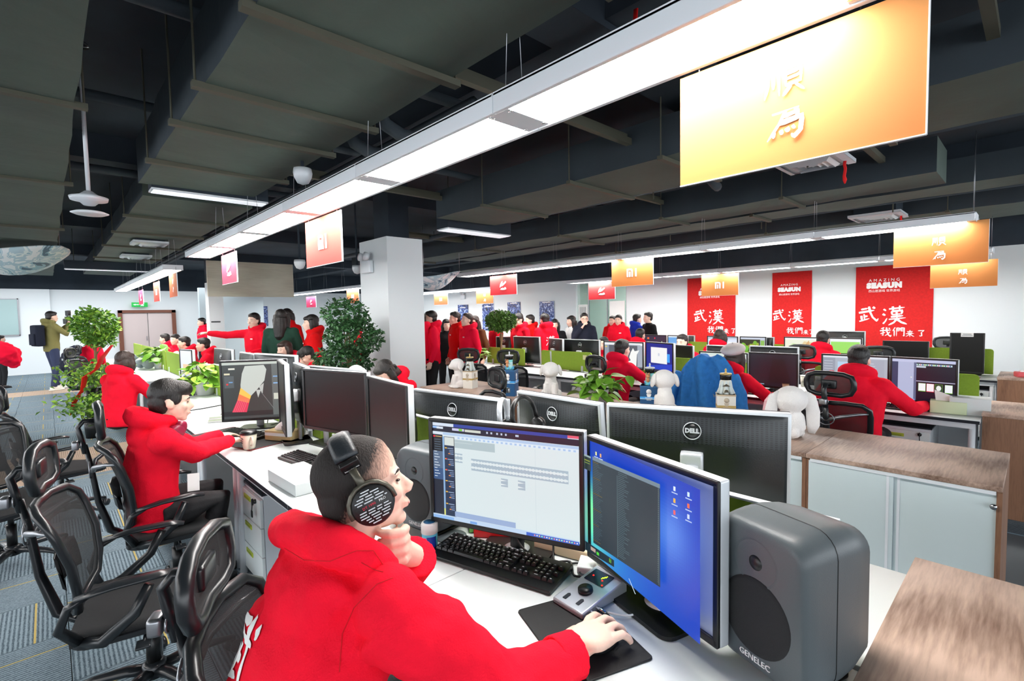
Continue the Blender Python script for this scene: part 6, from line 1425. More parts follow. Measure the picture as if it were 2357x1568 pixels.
# ---- keyboards
M_key = mat('key_black', (.10, .105, .115), .35); M_keyw = mat('key_print', (.85, .85, .88), .6)
def keyboard(label, c, rz, L_=.44, W_=.155, detail=True, scale=1.0):
    r_ = prop(label, 'keyboard', 'keyboard', c, rz, 'black keyboards'); r_.scale = (scale,)*3       # long side along local x, user on -y
    b = MB(); b.add([(-L_/2, -W_/2, 0), (L_/2, -W_/2, 0), (L_/2, W_/2, 0), (-L_/2, W_/2, 0), (-L_/2, -W_/2, .012), (L_/2, -W_/2, .012), (L_/2, W_/2, .026), (-L_/2, W_/2, .026)], [(3, 2, 1, 0), (4, 5, 6, 7), (0, 1, 5, 4), (2, 3, 7, 6), (1, 2, 6, 5), (3, 0, 4, 7)])
    o = b.obj('case', M_black, r_); md = o.modifiers.new('b', 'BEVEL'); md.width = .003; md.segments = 2
    u = .0188; rows = [(W_/2-.022, [(0, 1)]+[(2+i, 1) for i in range(4)]+[(6.5+i, 1) for i in range(4)]+[(11+i, 1) for i in range(4)]+[(15.3+i, 1) for i in range(3)]),
        (W_/2-.046, [(i, 1) for i in range(13)]+[(13, 2)]+[(15.3+i, 1) for i in range(3)]+[(18.6+i, 1) for i in range(4)]), (W_/2-.065, [(0, 1.5)]+[(1.5+i, 1) for i in range(12)]+[(13.5, 1.5)]+[(15.3+i, 1) for i in range(3)]+[(18.6+i, 1) for i in range(3)]),
        (W_/2-.084, [(0, 1.75)]+[(1.75+i, 1) for i in range(11)]+[(12.75, 2.25)]+[(18.6+i, 1) for i in range(4)]), (W_/2-.103, [(0, 2.25)]+[(2.25+i, 1) for i in range(10)]+[(12.25, 2.75), (16.3, 1)]+[(18.6+i, 1) for i in range(3)]),
        (W_/2-.122, [(0, 1.25), (1.25, 1.25), (2.5, 1.25), (3.75, 6.25), (10, 1.25), (11.25, 1.25), (12.5, 1.25), (13.75, 1.25), (15.3, 1), (16.3, 1), (17.3, 1), (18.6, 2), (20.6, 1), (21.6, 1)])]
    sl = .014/W_; key1 = None
    for y, ks in rows:
        for k0, wd in ks:
            x = -L_/2+.012+(k0+wd/2)*u*(L_-.024)/(22.6*u); w_ = wd*u*(L_-.024)/(22.6*u)-.003; z = .012+(y+W_/2)*sl
            b = MB(); b.add([(-w_/2, -.0078, 0), (w_/2, -.0078, 0), (w_/2, .0078, 0), (-w_/2, .0078, 0), (-w_/2+.002, -.0055, .009), (w_/2-.002, -.0055, .009), (w_/2-.002, .0060, .0095), (-w_/2+.002, .0060, .0095)], [(4, 5, 6, 7), (0, 1, 5, 4), (2, 3, 7, 6), (1, 2, 6, 5), (3, 0, 4, 7)])
            if detail and wd < 3: b.quad([(-w_*.22, -.001, .0098), (w_*.12, -.001, .0098), (w_*.12, .003, .0099), (-w_*.22, .003, .0099)], 1)
            if detail: b.obj('key', [M_key, M_keyw], r_, loc=(x, y, z))
            else:
                b2 = b
                if key1 is None: key1 = MB()
                key1.M = Matrix.Translation((x, y, z)); key1.add([v for v in b.v[:8]], [(4, 5, 6, 7), (0, 1, 5, 4), (2, 3, 7, 6), (1, 2, 6, 5), (3, 0, 4, 7)])
    if key1: o = key1.obj('keys', M_key, r_, kind='stuff')
    if detail: lettering('lettering', 'DELL', .007, Matrix.Translation((.075, W_/2-.010, .0262)) , M_keyw, r_, .0002)
    return r_
keyboard('full-size black keyboard with raised keys in front of the headphone man', (1.135, 1.315, .752), math.atan2(-.505, .135), .52, .172)
p = onz(697, 1062, .76); keyboard('black keyboard on the empty place before the switched off screens', (p.x+.02, p.y, .752), R(-82), .44, .145, False)
p = onz(560, 988, .76); keyboard('black keyboard under the left hand of the man with the mug', (1.05, 4.14, .757), R(-72), .44, .15, False)
p = onz(2055, 905, .76); keyboard('dark keyboard under the node editor screen in the second row', (5.40, .95, .752), R(-92), .42, .14, False)
p = onz(1790, 885, .76); keyboard('black keyboard before the large screen with tiny taskbar icons', (5.42, 2.0, .752), R(-90), .42, .14, False)
# ---- mouse pads and mice
def mousepad(label, c, rz, lx, ly, m=M_black, rim=None):
    r_ = prop(label, 'mouse pad', 'mouse_pad', c, rz, 'mouse pads'); b = MB(); b.prism(roundpoly(0, 0, lx, ly, .014), 0, .003); b.obj('mat', m, r_)
    b = MB(); P = roundpoly(0, 0, lx-.004, ly-.004, .013); b.tube([(x, y, .003) for x, y in P], .0012, 5, closed=True); b.obj('stitched_edge', rim or M_black, r_); return r_
mousepad('black mouse pad under the right hand of the headphone man', (1.045, .86, .750), math.atan2(-.30, -.11), .34, .24, mat('pad_black', (.09, .095, .10), .75, bump=.1, bscale=500))
mousepad('black mouse mat with a red edge beside the white mug', (1.02, 4.10, .750), R(-75), .85, .36, MATS['pad_black'], mat('rim_red', (.9, .1, .1), .6))
def mouse(label, c, rz):
    r_ = prop(label, 'mouse', 'mouse', c, rz, 'computer mice'); b = MB(); b.ell((0, 0, .012), (.055, .031, .024), n=18, k=10); me = b.mesh('mouse_shell')
    for v in me.vertices: v.co.z = max(0, v.co.z)
    me.materials.append(M_blackM); link('shell', me, r_); b = MB(); b.cyl((.025, -.004, .032), (.025, .004, .032), .008, n=12); b.obj('scroll_wheel', M_chair, r_); return r_
mouse('black mouse held under the right hand of the headphone man', (1.045, .782, .753), R(0))
mouse('small dark mouse on the second row desk near the paper cup', tuple(onz(1775, 901, .753)), R(0))
b = MB(); b.tube([(1.09, .79, .765), (1.13, .82, .757), (1.14, .88, .756), (1.20, .92, .757), (1.28, .95, .757), (1.37, 1.02, .757)], .0022, 6); o = b.obj('mouse_cable', M_black); tag(o, 'thin black mouse cable running from the hand to behind the blue monitor', 'cable')
# ---- audio interface
ai = prop('silver desktop audio interface with a round black knob and small red lights', 'audio interface', 'audio_interface', (1.20, .945, .752), R(-4))
b = MB(); b.add([(-.105, -.062, .0), (.105, -.062, 0), (.105, .062, 0), (-.105, .062, 0), (-.105, -.062, .018), (.105, -.062, .050), (.105, .062, .050), (-.105, .062, .018)], [(3, 2, 1, 0), (4, 5, 6, 7), (0, 1, 5, 4), (2, 3, 7, 6), (1, 2, 6, 5), (3, 0, 4, 7)]); o = b.obj('case', mat('silver_case', (.78, .80, .83), .32, .5), ai); md = o.modifiers.new('b', 'BEVEL'); md.width = .006; md.segments = 3
F = Matrix.Translation((0, 0, .0345)) @ Matrix.Rotation(-math.atan2(.032, .21), 4, 'Y')
b = MB(); b.M = F; b.lathe([(.001, 0), (.024, 0), (.023, .010), (.001, .011)], 28, c=(-.022, 0, 0)); b.obj('knob', M_black, ai)
b = MB(); b.M = F; b.prism(roundpoly(.052, .008, .062, .078, .004), 0, .0012); b.obj('display_panel', mat('panel_dark', (.08, .10, .20), .2), ai)
for (x, y), c in (((.050, .030), 'r'), ((.046, -.010), 'r'), ((.028, -.024), 'r')):
    b = MB(); b.M = F; b.lathe([(.001, .0012), (.003, .0014), (.0025, .0026), (.001, .003)], 10, c=(x, y, 0)); b.obj('indicator', mat('led_red', (1, .12, .08), .4, emit=3), ai)
b = MB(); b.M = F
for k in range(3): b.prism(roundpoly(.056+.006*k, -.002-.004*k, .010, .003, .001, 2), .0012, .0020)
b.obj('level_bars', mat('led_yellow', (.75, .95, .15), .4, emit=2), ai)
for x, y in ((-.075, .028), (-.070, -.022)):
    b = MB(); b.M = F; b.prism([(x-.014, y-.006), (x+.010, y-.006), (x+.015, y), (x+.010, y+.006), (x-.014, y+.006)], 0, .0016); b.obj('button', M_edge, ai)
b = MB()
for y in (-.03, .0): b.cyl((-.04+y, -.062, .014), (-.04+y, -.095, .012), .0055, n=10)
b.obj('plug', M_chrome, ai)
def cable(label, pts, r=.0028, m=None, grp='desk cables'):
    # smooth through the given points
    P = [Vector(p) for p in pts]; out = []
    for i in range(len(P)-1):
        p0, p1, p2, p3 = P[max(i-1, 0)], P[i], P[i+1], P[min(i+2, len(P)-1)]
        for k in range(5):
            t = k/5; out.append(.5*((2*p1)+(-p0+p2)*t+(2*p0-5*p1+4*p2-p3)*t*t+(-p0+3*p1-3*p2+p3)*t**3))
    out.append(P[-1]); b = MB(); b.tube(out, r, 6); o = b.obj('cable', m or M_black); return tag(o, label, 'cable', grp)
cable('black cable looping out of the audio interface onto the mouse pad', [(1.13, .85, .764), (1.12, .80, .762), (1.09, .80, .757), (1.07, .84, .757), (1.05, .86, .757)], .003)
cable('white cable plugged into the audio interface', [(1.16, .85, .764), (1.20, .80, .76), (1.26, .80, .757), (1.33, .86, .757)], .003, M_paper)
cable('curly cable end beside the audio interface', [(1.10, .88, .768), (1.06, .84, .757), (1.08, .80, .757)], .003)
cable('black cable snaking behind the audio interface', [(1.30, 1.02, .757), (1.26, 1.06, .757), (1.31, 1.12, .765), (1.28, 1.18, .757), (1.38, 1.24, .757)], .004)
cable('second black cable bundled behind the audio interface', [(1.36, .92, .757), (1.27, 1.03, .76), (1.32, 1.07, .757), (1.36, 1.05, .757)], .0035)
cable('black cable dropping from the timeline monitor to the desk', [(1.33, 1.22, .90), (1.31, 1.20, .80), (1.28, 1.16, .757), (1.34, 1.10, .757), (1.40, 1.02, .757)], .004)
cable('black cable hanging behind the timeline monitor', [(1.26, 1.36, .88), (1.25, 1.33, .80), (1.27, 1.28, .757), (1.38, 1.30, .757)], .004)
cable('looped black cable on the desk left of the timeline monitor', [(1.18, 1.92, .757), (1.28, 1.98, .80), (1.36, 1.94, .84), (1.30, 1.86, .77), (1.22, 1.90, .757), (1.30, 2.0, .757), (1.39, 1.95, .757)], .004)
cable('thin cables tangled behind the wing picture monitor', [(1.30, 4.0, .76), (1.36, 4.2, .80), (1.30, 4.4, .76), (1.38, 4.5, .9), (1.36, 4.6, .78)], .004)
cable('black cable under the green partition by the wing picture', [(1.10, 4.05, .757), (1.2, 4.2, .757), (1.28, 4.05, .757), (1.38, 3.9, .757)], .003)
cable('white cable looping before the wing picture monitor', [(1.05, 4.6, .757), (1.12, 4.75, .757), (1.22, 4.6, .757), (1.3, 4.7, .757)], .002, M_paper)
b = MB(); b.ell((0, 0, .035), (.05, .04, .035), n=16); b.cyl((0, -.02, .05), (.02, -.045, .05), .03, .028, 16); o = b.obj('webcam', M_black, loc=tuple(onz(950, 1100, .752))); tag(o, 'small black round gadget on the desk behind the face of the headphone man', 'webcam')
# power strip
ps = prop('pale wood coloured power strip under the two lit monitors', 'power strip', 'power_strip', (1.375, 1.16, .752), math.atan2(-.22, .06))
b = MB(); b.box((0, 0, .020), (.30, .06, .04), bev=.006); b.obj('case', mat('cream_plastic', (.93, .87, .72), .5), ps)
for k in range(3): b = MB(); b.box((-.09+.09*k, 0, .041), (.05, .035, .003)); b.obj('socket', M_paper, ps)
b = MB(); b.box((0, 0, .013), (.16, .09, .026), bev=.006); o = b.obj('adapter_box', M_white, loc=(1.36, 1.02, .752)); o.rotation_euler.z = R(-60); tag(o, 'white flat adapter box behind the audio interface', 'adapter')
# gum bottle, phone, snack, red boxes
gb = prop('light blue chewing gum bottle with a white lid by the fist of the headphone man', 'bottle', 'gum_bottle', (1.03, 1.585, .752), R(40)); gb.scale = (1.12,)*3
b = MB(); b.lathe([(.001, 0), (.026, .001), (.027, .010), (.0255, .03), (.027, .052), (.026, .060), (.001, .060)], 24); b.obj('body', mat('gum_blue', (.35, .78, .90), .3), gb)
b = MB(); b.lathe([(.001, .058), (.0285, .058), (.0285, .088), (.026, .093), (.001, .094)], 24); b.obj('lid', M_paper, gb)
b = MB(); b.lathe([(.020, .0942), (.001, .0946)], 20, 0); b.obj('lid_label', mat('label_blue', (.15, .45, .65), .5), gb)
gb_l = 1; b = MB(); b.ring([[((.0272)*math.cos(a), (.0272)*math.sin(a), z) for a in [R(175+12*k) for k in range(7)]] for z in (.012, .05)], 0, cap=False)
b.f = b.f[:]; b.obj('label', mat('label_deep_blue', (.08, .22, .62), .4), gb)
ph = prop('black phone lying on the desk by the gum bottle', 'phone', 'mobile_phone', tuple(onz(966, 1272, .753)), R(60)); b = MB(); b.box((0, 0, .004), (.145, .07, .008), bev=.003); b.obj('phone_case', M_black, ph)
sn = prop('brown paper snack bag with a red corner behind the gum bottle', 'snack bag', 'snack_bag', tuple(onz(965, 1205, .752)), R(-50))
b = MB(); rings = []
for i in range(9):
    t = i/8; rings.append([((t-.5)*.24, .065*math.cos(a)*(.45+.55*math.sin(math.pi*t))+.006*math.sin(9*t+a*3), .042+.042*math.sin(a)*(.25+.75*math.sin(math.pi*t))) for a in [2*math.pi*k/14 for k in range(14)]])
b.ring(rings); b.obj('bag', mat('kraft', (.76, .58, .40), .5, bump=.3, bscale=30), sn)
b = MB(); b.prism([(.02, -.02), (.10, -.02), (.10, .05)], 0, .003, M=frame_M((0, -.055, .055), (1, 0, 0), (0, -.5, 1))); b.obj('red_corner', mat('snack_red', (.85, .08, .10), .5), sn)
b = MB(); b.box((0, 0, .06), (.09, .20, .12), bev=.03); o = b.obj('tissue_packet', M_paper, loc=tuple(onz(958, 1150, .752))); o.rotation_euler.z = R(-70); tag(o, 'puffy white tissue packet just behind the face of the headphone man', 'tissues')
for k, (pt, rz, c, lb) in enumerate((((1140, 1228), -52, 'box_red', 'flat red box behind the timeline monitor foot'), ((1098, 1215), -35, 'box_green', 'small green and white packet next to the flat red box'))):
    b = MB(); b.box((0, 0, .018), (.16 if k == 0 else .07, .09, .036), bev=.003); o = b.obj('small_box', mat(c, ((.88, .10, .12), (.45, .75, .35))[k], .4), loc=tuple(onz(*pt, .752))); o.rotation_euler.z = R(rz); tag(o, lb, 'box', 'small packets behind the timeline monitor')
# ---- loudspeakers
M_sp = mat('speaker_grey', (.30, .33, .345), .42, bump=.08, bscale=420)
M_spg = mat('speaker_grille', (.09, .10, .11), .6, bump=.5, bscale=900)
def loudspeaker(label, loc, rz, s=1.0, sticker=True):
    r_ = prop(label, 'loudspeaker', 'loudspeaker', loc, rz, 'studio loudspeakers'); r_.scale = (s,)*3       # front faces +x
    W_, H_, D_ = .25, .36, .26
    def sect(x, k, bulge=1): return [(x, y, z) for y, z in roundpoly(0, H_/2+.02, W_*k, H_*k, .055*k, 6)]
    b = MB(); xs = [(-D_/2, .70), (-D_/2+.02, .86), (-D_/2+.08, .96), (0, 1.0), (.05, 1.0), (D_/2-.045, .985), (D_/2-.018, .965), (D_/2-.005, .925), (D_/2, .87)]
    b.ring([sect(x, k) for x, k in xs]); b.obj('cabinet', M_sp, r_)
    b = MB(); P = sect(.03, 1.0015); b.tube(P, .0012, 5, closed=True); b.obj('seam', M_black, r_)
    F = Matrix.Translation((D_/2, 0, .02)) @ Matrix.Rotation(R(90), 4, 'Y')
    b = MB(); b.M = F @ Matrix.Translation((-(H_*.385), 0, 0)); b.lathe([(.094, -.004), (.090, .002), (.080, .003), (.05, .004), (.001, .005)], 40); b.obj('woofer_grille', M_spg, r_)
    b = MB(); b.M = F @ Matrix.Translation((-(H_*.74), 0, 0)); b.lathe([(.062, -.003), (.056, .0015), (.036, -.006), (.020, -.013), (.001, -.013)], 36, cap=False); b.obj('waveguide', M_sp, r_)
    b = MB(); b.M = F @ Matrix.Translation((-(H_*.74), 0, -.008)); b.lathe([(.021, 0), (.020, .006), (.013, .012), (.001, .014)], 24); b.obj('tweeter', M_black, r_)
    lettering('lettering', 'GENELEC', .020, frame_M((D_/2+.001, .0, .056), (0, 1, 0), (0, 0, 1)), M_text, r_, .0008)
    if sticker: b = MB(); b.box((.06, .02, H_*.975+.022), (.03, .10, .002)); b.box((.06, .02, H_*.975+.0236), (.010, .085, .0008), 1); b.obj('sticker', [M_paper, MATS['ink']], r_, label='white sticker strip')
    b = MB(); b.box((0, 0, .008), (.16, .17, .016), bev=.006); b.obj('rubber_stand', M_black, r_)
    return r_
loudspeaker('big dark grey studio loudspeaker at the lower right, white sticker on top', (1.325, .405, .751), math.atan2(.33, -.94), 1.03)
loudspeaker('second dark loudspeaker almost hidden behind the timeline monitor', (1.17, 1.735, .751), R(190), .95, False)
b = MB(); b.lathe([(.001, 0), (.06, 0), (.06, .004), (.001, .005)], 28); o = b.obj('coaster', mat('coaster_grey', (.42, .46, .48), .4), loc=tuple(onz(1040, 1236, .752))); tag(o, 'grey round coaster at the foot of the timeline monitor', 'coaster')
# ---- headsets hung on monitors
def headset(label, M, m1, m2_):
    r_ = prop(label, 'headset', 'headset', (0, 0, 0), 0, 'headsets hung on monitors'); r_.matrix_world = M
    b = MB(); b.tube([(0, .078*math.cos(R(a)), .085*math.sin(R(a))) for a in range(-20, 201, 15)], [.009]*15, 10, flat=1.4); b.obj('headband', m1, r_)
    for s_ in (-1, 1):
        b = MB(); b.lathe([(.001, -.014), (.034, -.013), (.040, 0), (.036, .016), (.001, .020)], 24); b.obj('ear_cup', m2_, r_, M=Matrix.Translation((0, s_*.080, -.055)) @ Matrix.Rotation(R(-90*s_), 4, 'X'))
        b = MB(); b.tube([(0, s_*.078, -.02), (0, s_*.086, -.05)], .006, 8); b.obj('yoke', M_chrome, r_)
    return r_
p = dep(1207, 958, 1.97); headset('black headset hung over the left corner of the middle monitor back', Matrix.Translation(p) @ Matrix.Rotation(R(95), 4, 'Z') @ Matrix.Rotation(R(12), 4, 'Y') @ Matrix.Scale(.9, 4), M_black, M_black)
p = dep(1160, 962, 2.02); headset('white and grey headset hung over the right corner of the left monitor back', Matrix.Translation(p) @ Matrix.Rotation(R(-55), 4, 'Z') @ Matrix.Rotation(R(-6), 4, 'Y') @ Matrix.Scale(.9, 4), M_silver, M_black)
# ---- things before the second man
def mug(label, loc, rz, lid=True):
    r_ = prop(label, 'mug', 'mug', loc, rz); b = MB(); b.lathe([(.001, 0), (.032, 0), (.038, .01), (.052, .11), (.050, .112), (.036, .012), (.001, .010)], 28); b.obj('cup_body', mat('mug_cream', (.94, .92, .84), .25), r_)
    b = MB(); b.tube([(0, -.046, .09), (0, -.075, .095), (0, -.088, .07), (0, -.076, .04), (0, -.042, .032)], .0065, 8, flat=1.0); b.obj('mug_handle', MATS['mug_cream'], r_)
    if lid: b = MB(); b.lathe([(.055, .106), (.056, .118), (.046, .128), (.001, .130), ], 28); b.obj('lid', M_black, r_)
    for k, t in enumerate(('BEEN WAITING', 'TILL I AM', 'READY')): lettering('lettering', t, .012, frame_M((-.0475+.0016*k, 0, .082-.016*k), (0, -1, 0), (-.15, 0, 1)), MATS['ink'], r_, .0004)
    return r_
mug('cream mug with black lid and small lettering held by the man', (.97, 3.70, .751), R(0))
tb = prop('opened brown and white tissue box beside the switched off screens', 'tissue box', 'tissue_box', tuple(onz(655, 1010, .752)), R(-62))
b = MB(); b.box((0, 0, .035), (.24, .13, .07), bev=.004); b.obj('box_body', mat('tissue_brown', (.78, .68, .48), .5), tb); b = MB(); b.box((0, -.0655, .045), (.235, .002, .022)); b.obj('white_band', M_paper, tb)
b = MB(); rings = [[(x+.05*math.cos(a)*k, .03*math.sin(a)*k, z) for a in [2*math.pi*q/10 for q in range(10)]] for x, z, k in ((-.02, .068, 1.2), (-.01, .09, 1.3), (.02, .12, 1.1), (.05, .15, .5))]; b.ring(rings); b.obj('tissue', M_paper, tb)
cb = prop('white upright carton with small print behind the tissue box', 'carton', 'white_carton', tuple(onz(703, 1002, .752)), R(-80)); b = MB(); b.box((0, 0, .11), (.05, .10, .22), bev=.002); b.obj('carton', M_paper, cb)
for k in range(2): lettering('lettering', 'BTM 2017' if k == 0 else 'DEC XX', .022, frame_M((-.0256, 0, .09-.03*k), (0, -1, 0), (0, 0, 1)), MATS['ink'], cb, .0004)
wb = prop('flat white box with a pale floral print on the empty place', 'box', 'flat_white_box', (.955, 2.72, .752), R(-88)); b = MB(); b.box((0, 0, .030), (.38, .20, .06), bev=.002); b.obj('box_body', M_white, wb)
b = MB(); rq = random.Random(4)
for k in range(16): x, y, a = rq.uniform(-.13, .13), rq.uniform(-.07, .07), rq.random()*6; b.prism([(x, y), (x+.03*math.cos(a), y+.03*math.sin(a)), (x+.02*math.cos(a+.5), y+.02*math.sin(a+.5))], .0601, .0606, k % 2)
b.obj('floral_print', [mat('print_pink', (.90, .78, .84), .6), mat('print_green', (.78, .88, .80), .6)], wb)
b = MB()
for k in range(4): b.box((.004*k, .003*k, .006+.012*k), (.22, .30, .011), k % 2)
o = b.obj('paper_stack', [M_paper, mat('paper_cream', (.88, .92, .82), .8)], loc=(1.12, 5.0, .752)); o.rotation_euler.z = R(-20); tag(o, 'low stack of paper pads behind the wing picture monitor', 'papers')
o['kind'] = 'stuff'
ml = prop('thin black microphone arm clamped in front of the wing picture', 'stand', 'microphone_arm', tuple(onz(515, 965, .752))); b = MB(); b.cyl((0, 0, 0), (0, 0, .30), .006, n=8); b.box((0, 0, .025), (.05, .04, .05), bev=.005); b.obj('post', M_black, ml); b = MB(); b.tube([(0, 0, .13), (-.12, .12, .10), (-.24, .22, .08)], .005, 6); b.obj('boom', M_black, ml)
# monitor arm with bracket by the partition
for k, (x, y, z) in enumerate(((690, 900, 0),)):
    p = onz(682, 978, .752); r_ = prop('tall curved silver monitor stand with a flat hook top', 'stand', 'monitor_stand', tuple(p), R(-40)); b = MB(); b.tube([(0, 0, 0), (.02, 0, .12), (.06, 0, .28), (.07, 0, .36)], [.02, .018, .016, .016], 8, flat=.4, up=(1, 0, 0)); b.obj('post', M_silver, r_); b = MB(); b.box((.07, 0, .37), (.09, .05, .012), bev=.003); b.obj('hook_plate', M_silver, r_); b = MB(); b.box((0, 0, .005), (.2, .2, .01), bev=.004); b.obj('foot', M_black, r_)
# ---- second row small things
def cup(label, px, py, X=None, c=(.86, .80, .66), h=.10, r=.036):
    p = onz(px, py, .752); r_ = prop(label, 'cup', 'paper_cup', tuple(p), 0); b = MB(); b.lathe([(.001, 0), (r*.78, 0), (r, h), (r*.95, h), (r*.72, .006), (.001, .006)], 20); b.obj('cup_body', mat('cup_%d' % px, c, .6), r_); b = MB(); b.lathe([(r*.96, h-.004), (r*1.06, h+.002), (r*1.0, h+.008), (.001, h+.009)], 20); b.obj('lid', mat('cup_lid_%d' % px, (.55, .45, .35) if px > 1790 and px < 1820 else (.93, .92, .88), .5), r_)
cup('cream paper cup with a brown rim in front of the large screen', 1809, 906); cup('taller pale paper cup right of the large screen', 1850, 890, c=(.92, .90, .84), h=.12)
cup('white cup on the desk left of the denim jacket', 1563, 876, c=(.92, .92, .86))
bo = prop('clear plastic bottle with white cap beside the man in the mesh chair', 'bottle', 'water_bottle', tuple(onz(1882, 908, .752))); b = MB(); b.lathe([(.001, 0), (.032, .002), (.033, .06), (.032, .13), (.02, .15), (.014, .155), (.001, .155)], 20); b.obj('bottle_body', mat('clear_plastic', (.90, .93, .93), .15, alpha=.55), bo); b = MB(); b.lathe([(.001, .155), (.024, .155), (.024, .185), (.001, .187)], 16); b.obj('cap', M_paper, bo); b = MB(); b.lathe([(.0335, .012), (.0338, .06), (.0335, .061)], 20, cap=False); b.obj('label', mat('label_pink', (.85, .72, .66), .5), bo)
tb = prop('green and white tissue box with a tissue pulled up, right end of the second row', 'tissue box', 'tissue_box', tuple(onz(2182, 950, .752)), R(-85)); b = MB(); b.box((0, 0, .05), (.23, .13, .10), bev=.004); b.obj('box_body', mat('tissue_green', (.84, .90, .74), .5), tb); b = MB(); b.prism([(-.08, 0), (.03, 0), (.05, .03), (-.09, .085)], -.012, .012, M=frame_M((0, 0, .10), (1, 0, 0), (0, 0, 1))); b.obj('tissue', M_paper, tb)
b = MB(); b.box((0, 0, .07), (.17, .25, .14), bev=.003); o = b.obj('white_box', M_white, loc=tuple(onz(2232, 953, .752))); o.rotation_euler.z = R(3); tag(o, 'plain white box at the very right end of the second row', 'box')
b = MB(); b.box((0, 0, .004), (.16, .22, .008)); b.box((.01, .01, .012), (.15, .20, .007), 1); o = b.obj('folder', [mat('folder_red', (.88, .08, .14), .5), mat('folder_yellow', (.93, .88, .50), .6)], loc=tuple(onz(2222, 869, .752))); o.rotation_euler.z = R(-20); tag(o, 'red and yellow folders under the portrait monitor', 'folder'); o['kind'] = 'thing'
b = MB(); b.box((0, 0, .003), (.10, .16, .006)); o = b.obj('note_card', mat('card_blue', (.35, .6, .85), .5), loc=tuple(onz(2145, 938, .752))); tag(o, 'small blue card before the node editor keyboard', 'card')
# ---- toys, gift boxes, plants on the cupboards
M_plush = mat('white_plush', (.97, .96, .95), .95, bump=.6, bscale=220, sheen=.3); M_pinkp = mat('pink_print', (.95, .72, .74), .9, var=.25, vscale=40)
def toy_dog(label, loc, rz, s=1.0, sit=True):
    r_ = prop(label, 'toy', 'plush_dog', loc, rz, 'white animal toys on the cupboards'); r_.scale = (s,)*3
    b = MB(); b.ell((-.01, 0, .085), (.062, .058, .088), n=20); b.ell((.0, 0, .15), (.045, .045, .05)); 
    for q in (-1, 1): b.tube([(.03, q*.032, .12), (.052, q*.034, .06), (.058, q*.034, .018)], [.024, .020, .021], 10); b.ell((.072, q*.034, .014), (.030, .020, .014)); b.ell((-.012, q*.058, .035), (.052, .026, .036)); b.ell((.045, q*.068, .014), (.034, .018, .014))
    b.ell((.012, 0, .225), (.070, .068, .062), n=22, k=12); b.ell((.068, 0, .208), (.034, .034, .028), n=14); b.tube([(-.07, 0, .03), (-.10, 0, .04), (-.115, 0, .06)], [.014, .012, .009], 8)
    link('body', vox(b, 'dog', M_plush, .005, 4), r_)
    for q in (-1, 1):
        b = MB(); b.ell((-.004, q*.070, .222), (.026, .016, .044), Matrix.Rotation(q*.25, 3, 'X'), n=14); b.obj('ear', M_plush, r_)
    return r_
toy_dog('white sitting dog figure on the wood cupboard left of the white gift box', (3.46, 4.62, .80), R(155), 1.18)
toy_dog('white dog toy sitting farther back beyond the cupboards, looking right', tuple(onz(1055, 835, .80)), R(-20), 1.2)
toy_dog('round-headed white toy behind the black headset, left of the pothos', (3.58, 3.28, .80), R(215), 1.28)
toy_dog('white round toy head left of the pillar on the cupboard end', tuple(dep(822, 862, 4.6)-Vector((0, 0, .24))), R(200), 1.15)
toy_dog('white toy with fluffy head between the blue gift box and the denim jacket', (3.60, 2.06, .80), R(45), 1.3)
toy_dog('white toy peeping over the left green partition of the second row', tuple(onX(1128, 812, 6.4)), R(180), 1.1)
# rabbit plush seen from behind
rb = prop('white plush rabbit with drooping patterned ears, sitting with its back to the camera', 'toy', 'plush_rabbit', (3.50, 1.10, .80), R(35), 'white animal toys on the cupboards')
b = MB(); b.ell((0, 0, .10), (.085, .088, .105), n=22, k=12); b.ell((.0, 0, .255), (.095, .098, .088), n=24, k=12); b.ell((.06, .07, .03), (.05, .035, .03)); b.ell((.06, -.07, .03), (.05, .035, .03)); b.ell((-.085, 0, .05), (.03, .03, .03)); link('body', vox(b, 'rabbit', M_plush, .006, 4, fold=.010, foldtex=_CL2), rb)
for q in (-1, 1):
    b = MB(); b.tube([(-.01, q*.070, .30), (-.02, q*.108, .27), (-.02, q*.125, .18), (-.015, q*.128, .09), (-.01, q*.122, .04)], [.022, .034, .040, .038, .020], 12, flat=.42, up=(1, 0, 0)); b.obj('ear', M_plush, rb)
    b = MB(); b.tube([(.004, q*.108, .295), (.0, q*.138, .24), (.002, q*.150, .16), (.004, q*.144, .07)], [.012, .022, .024, .015], 10, flat=.5, up=(1, 0, 0)); b.obj('ear_lining', M_pinkp, rb)
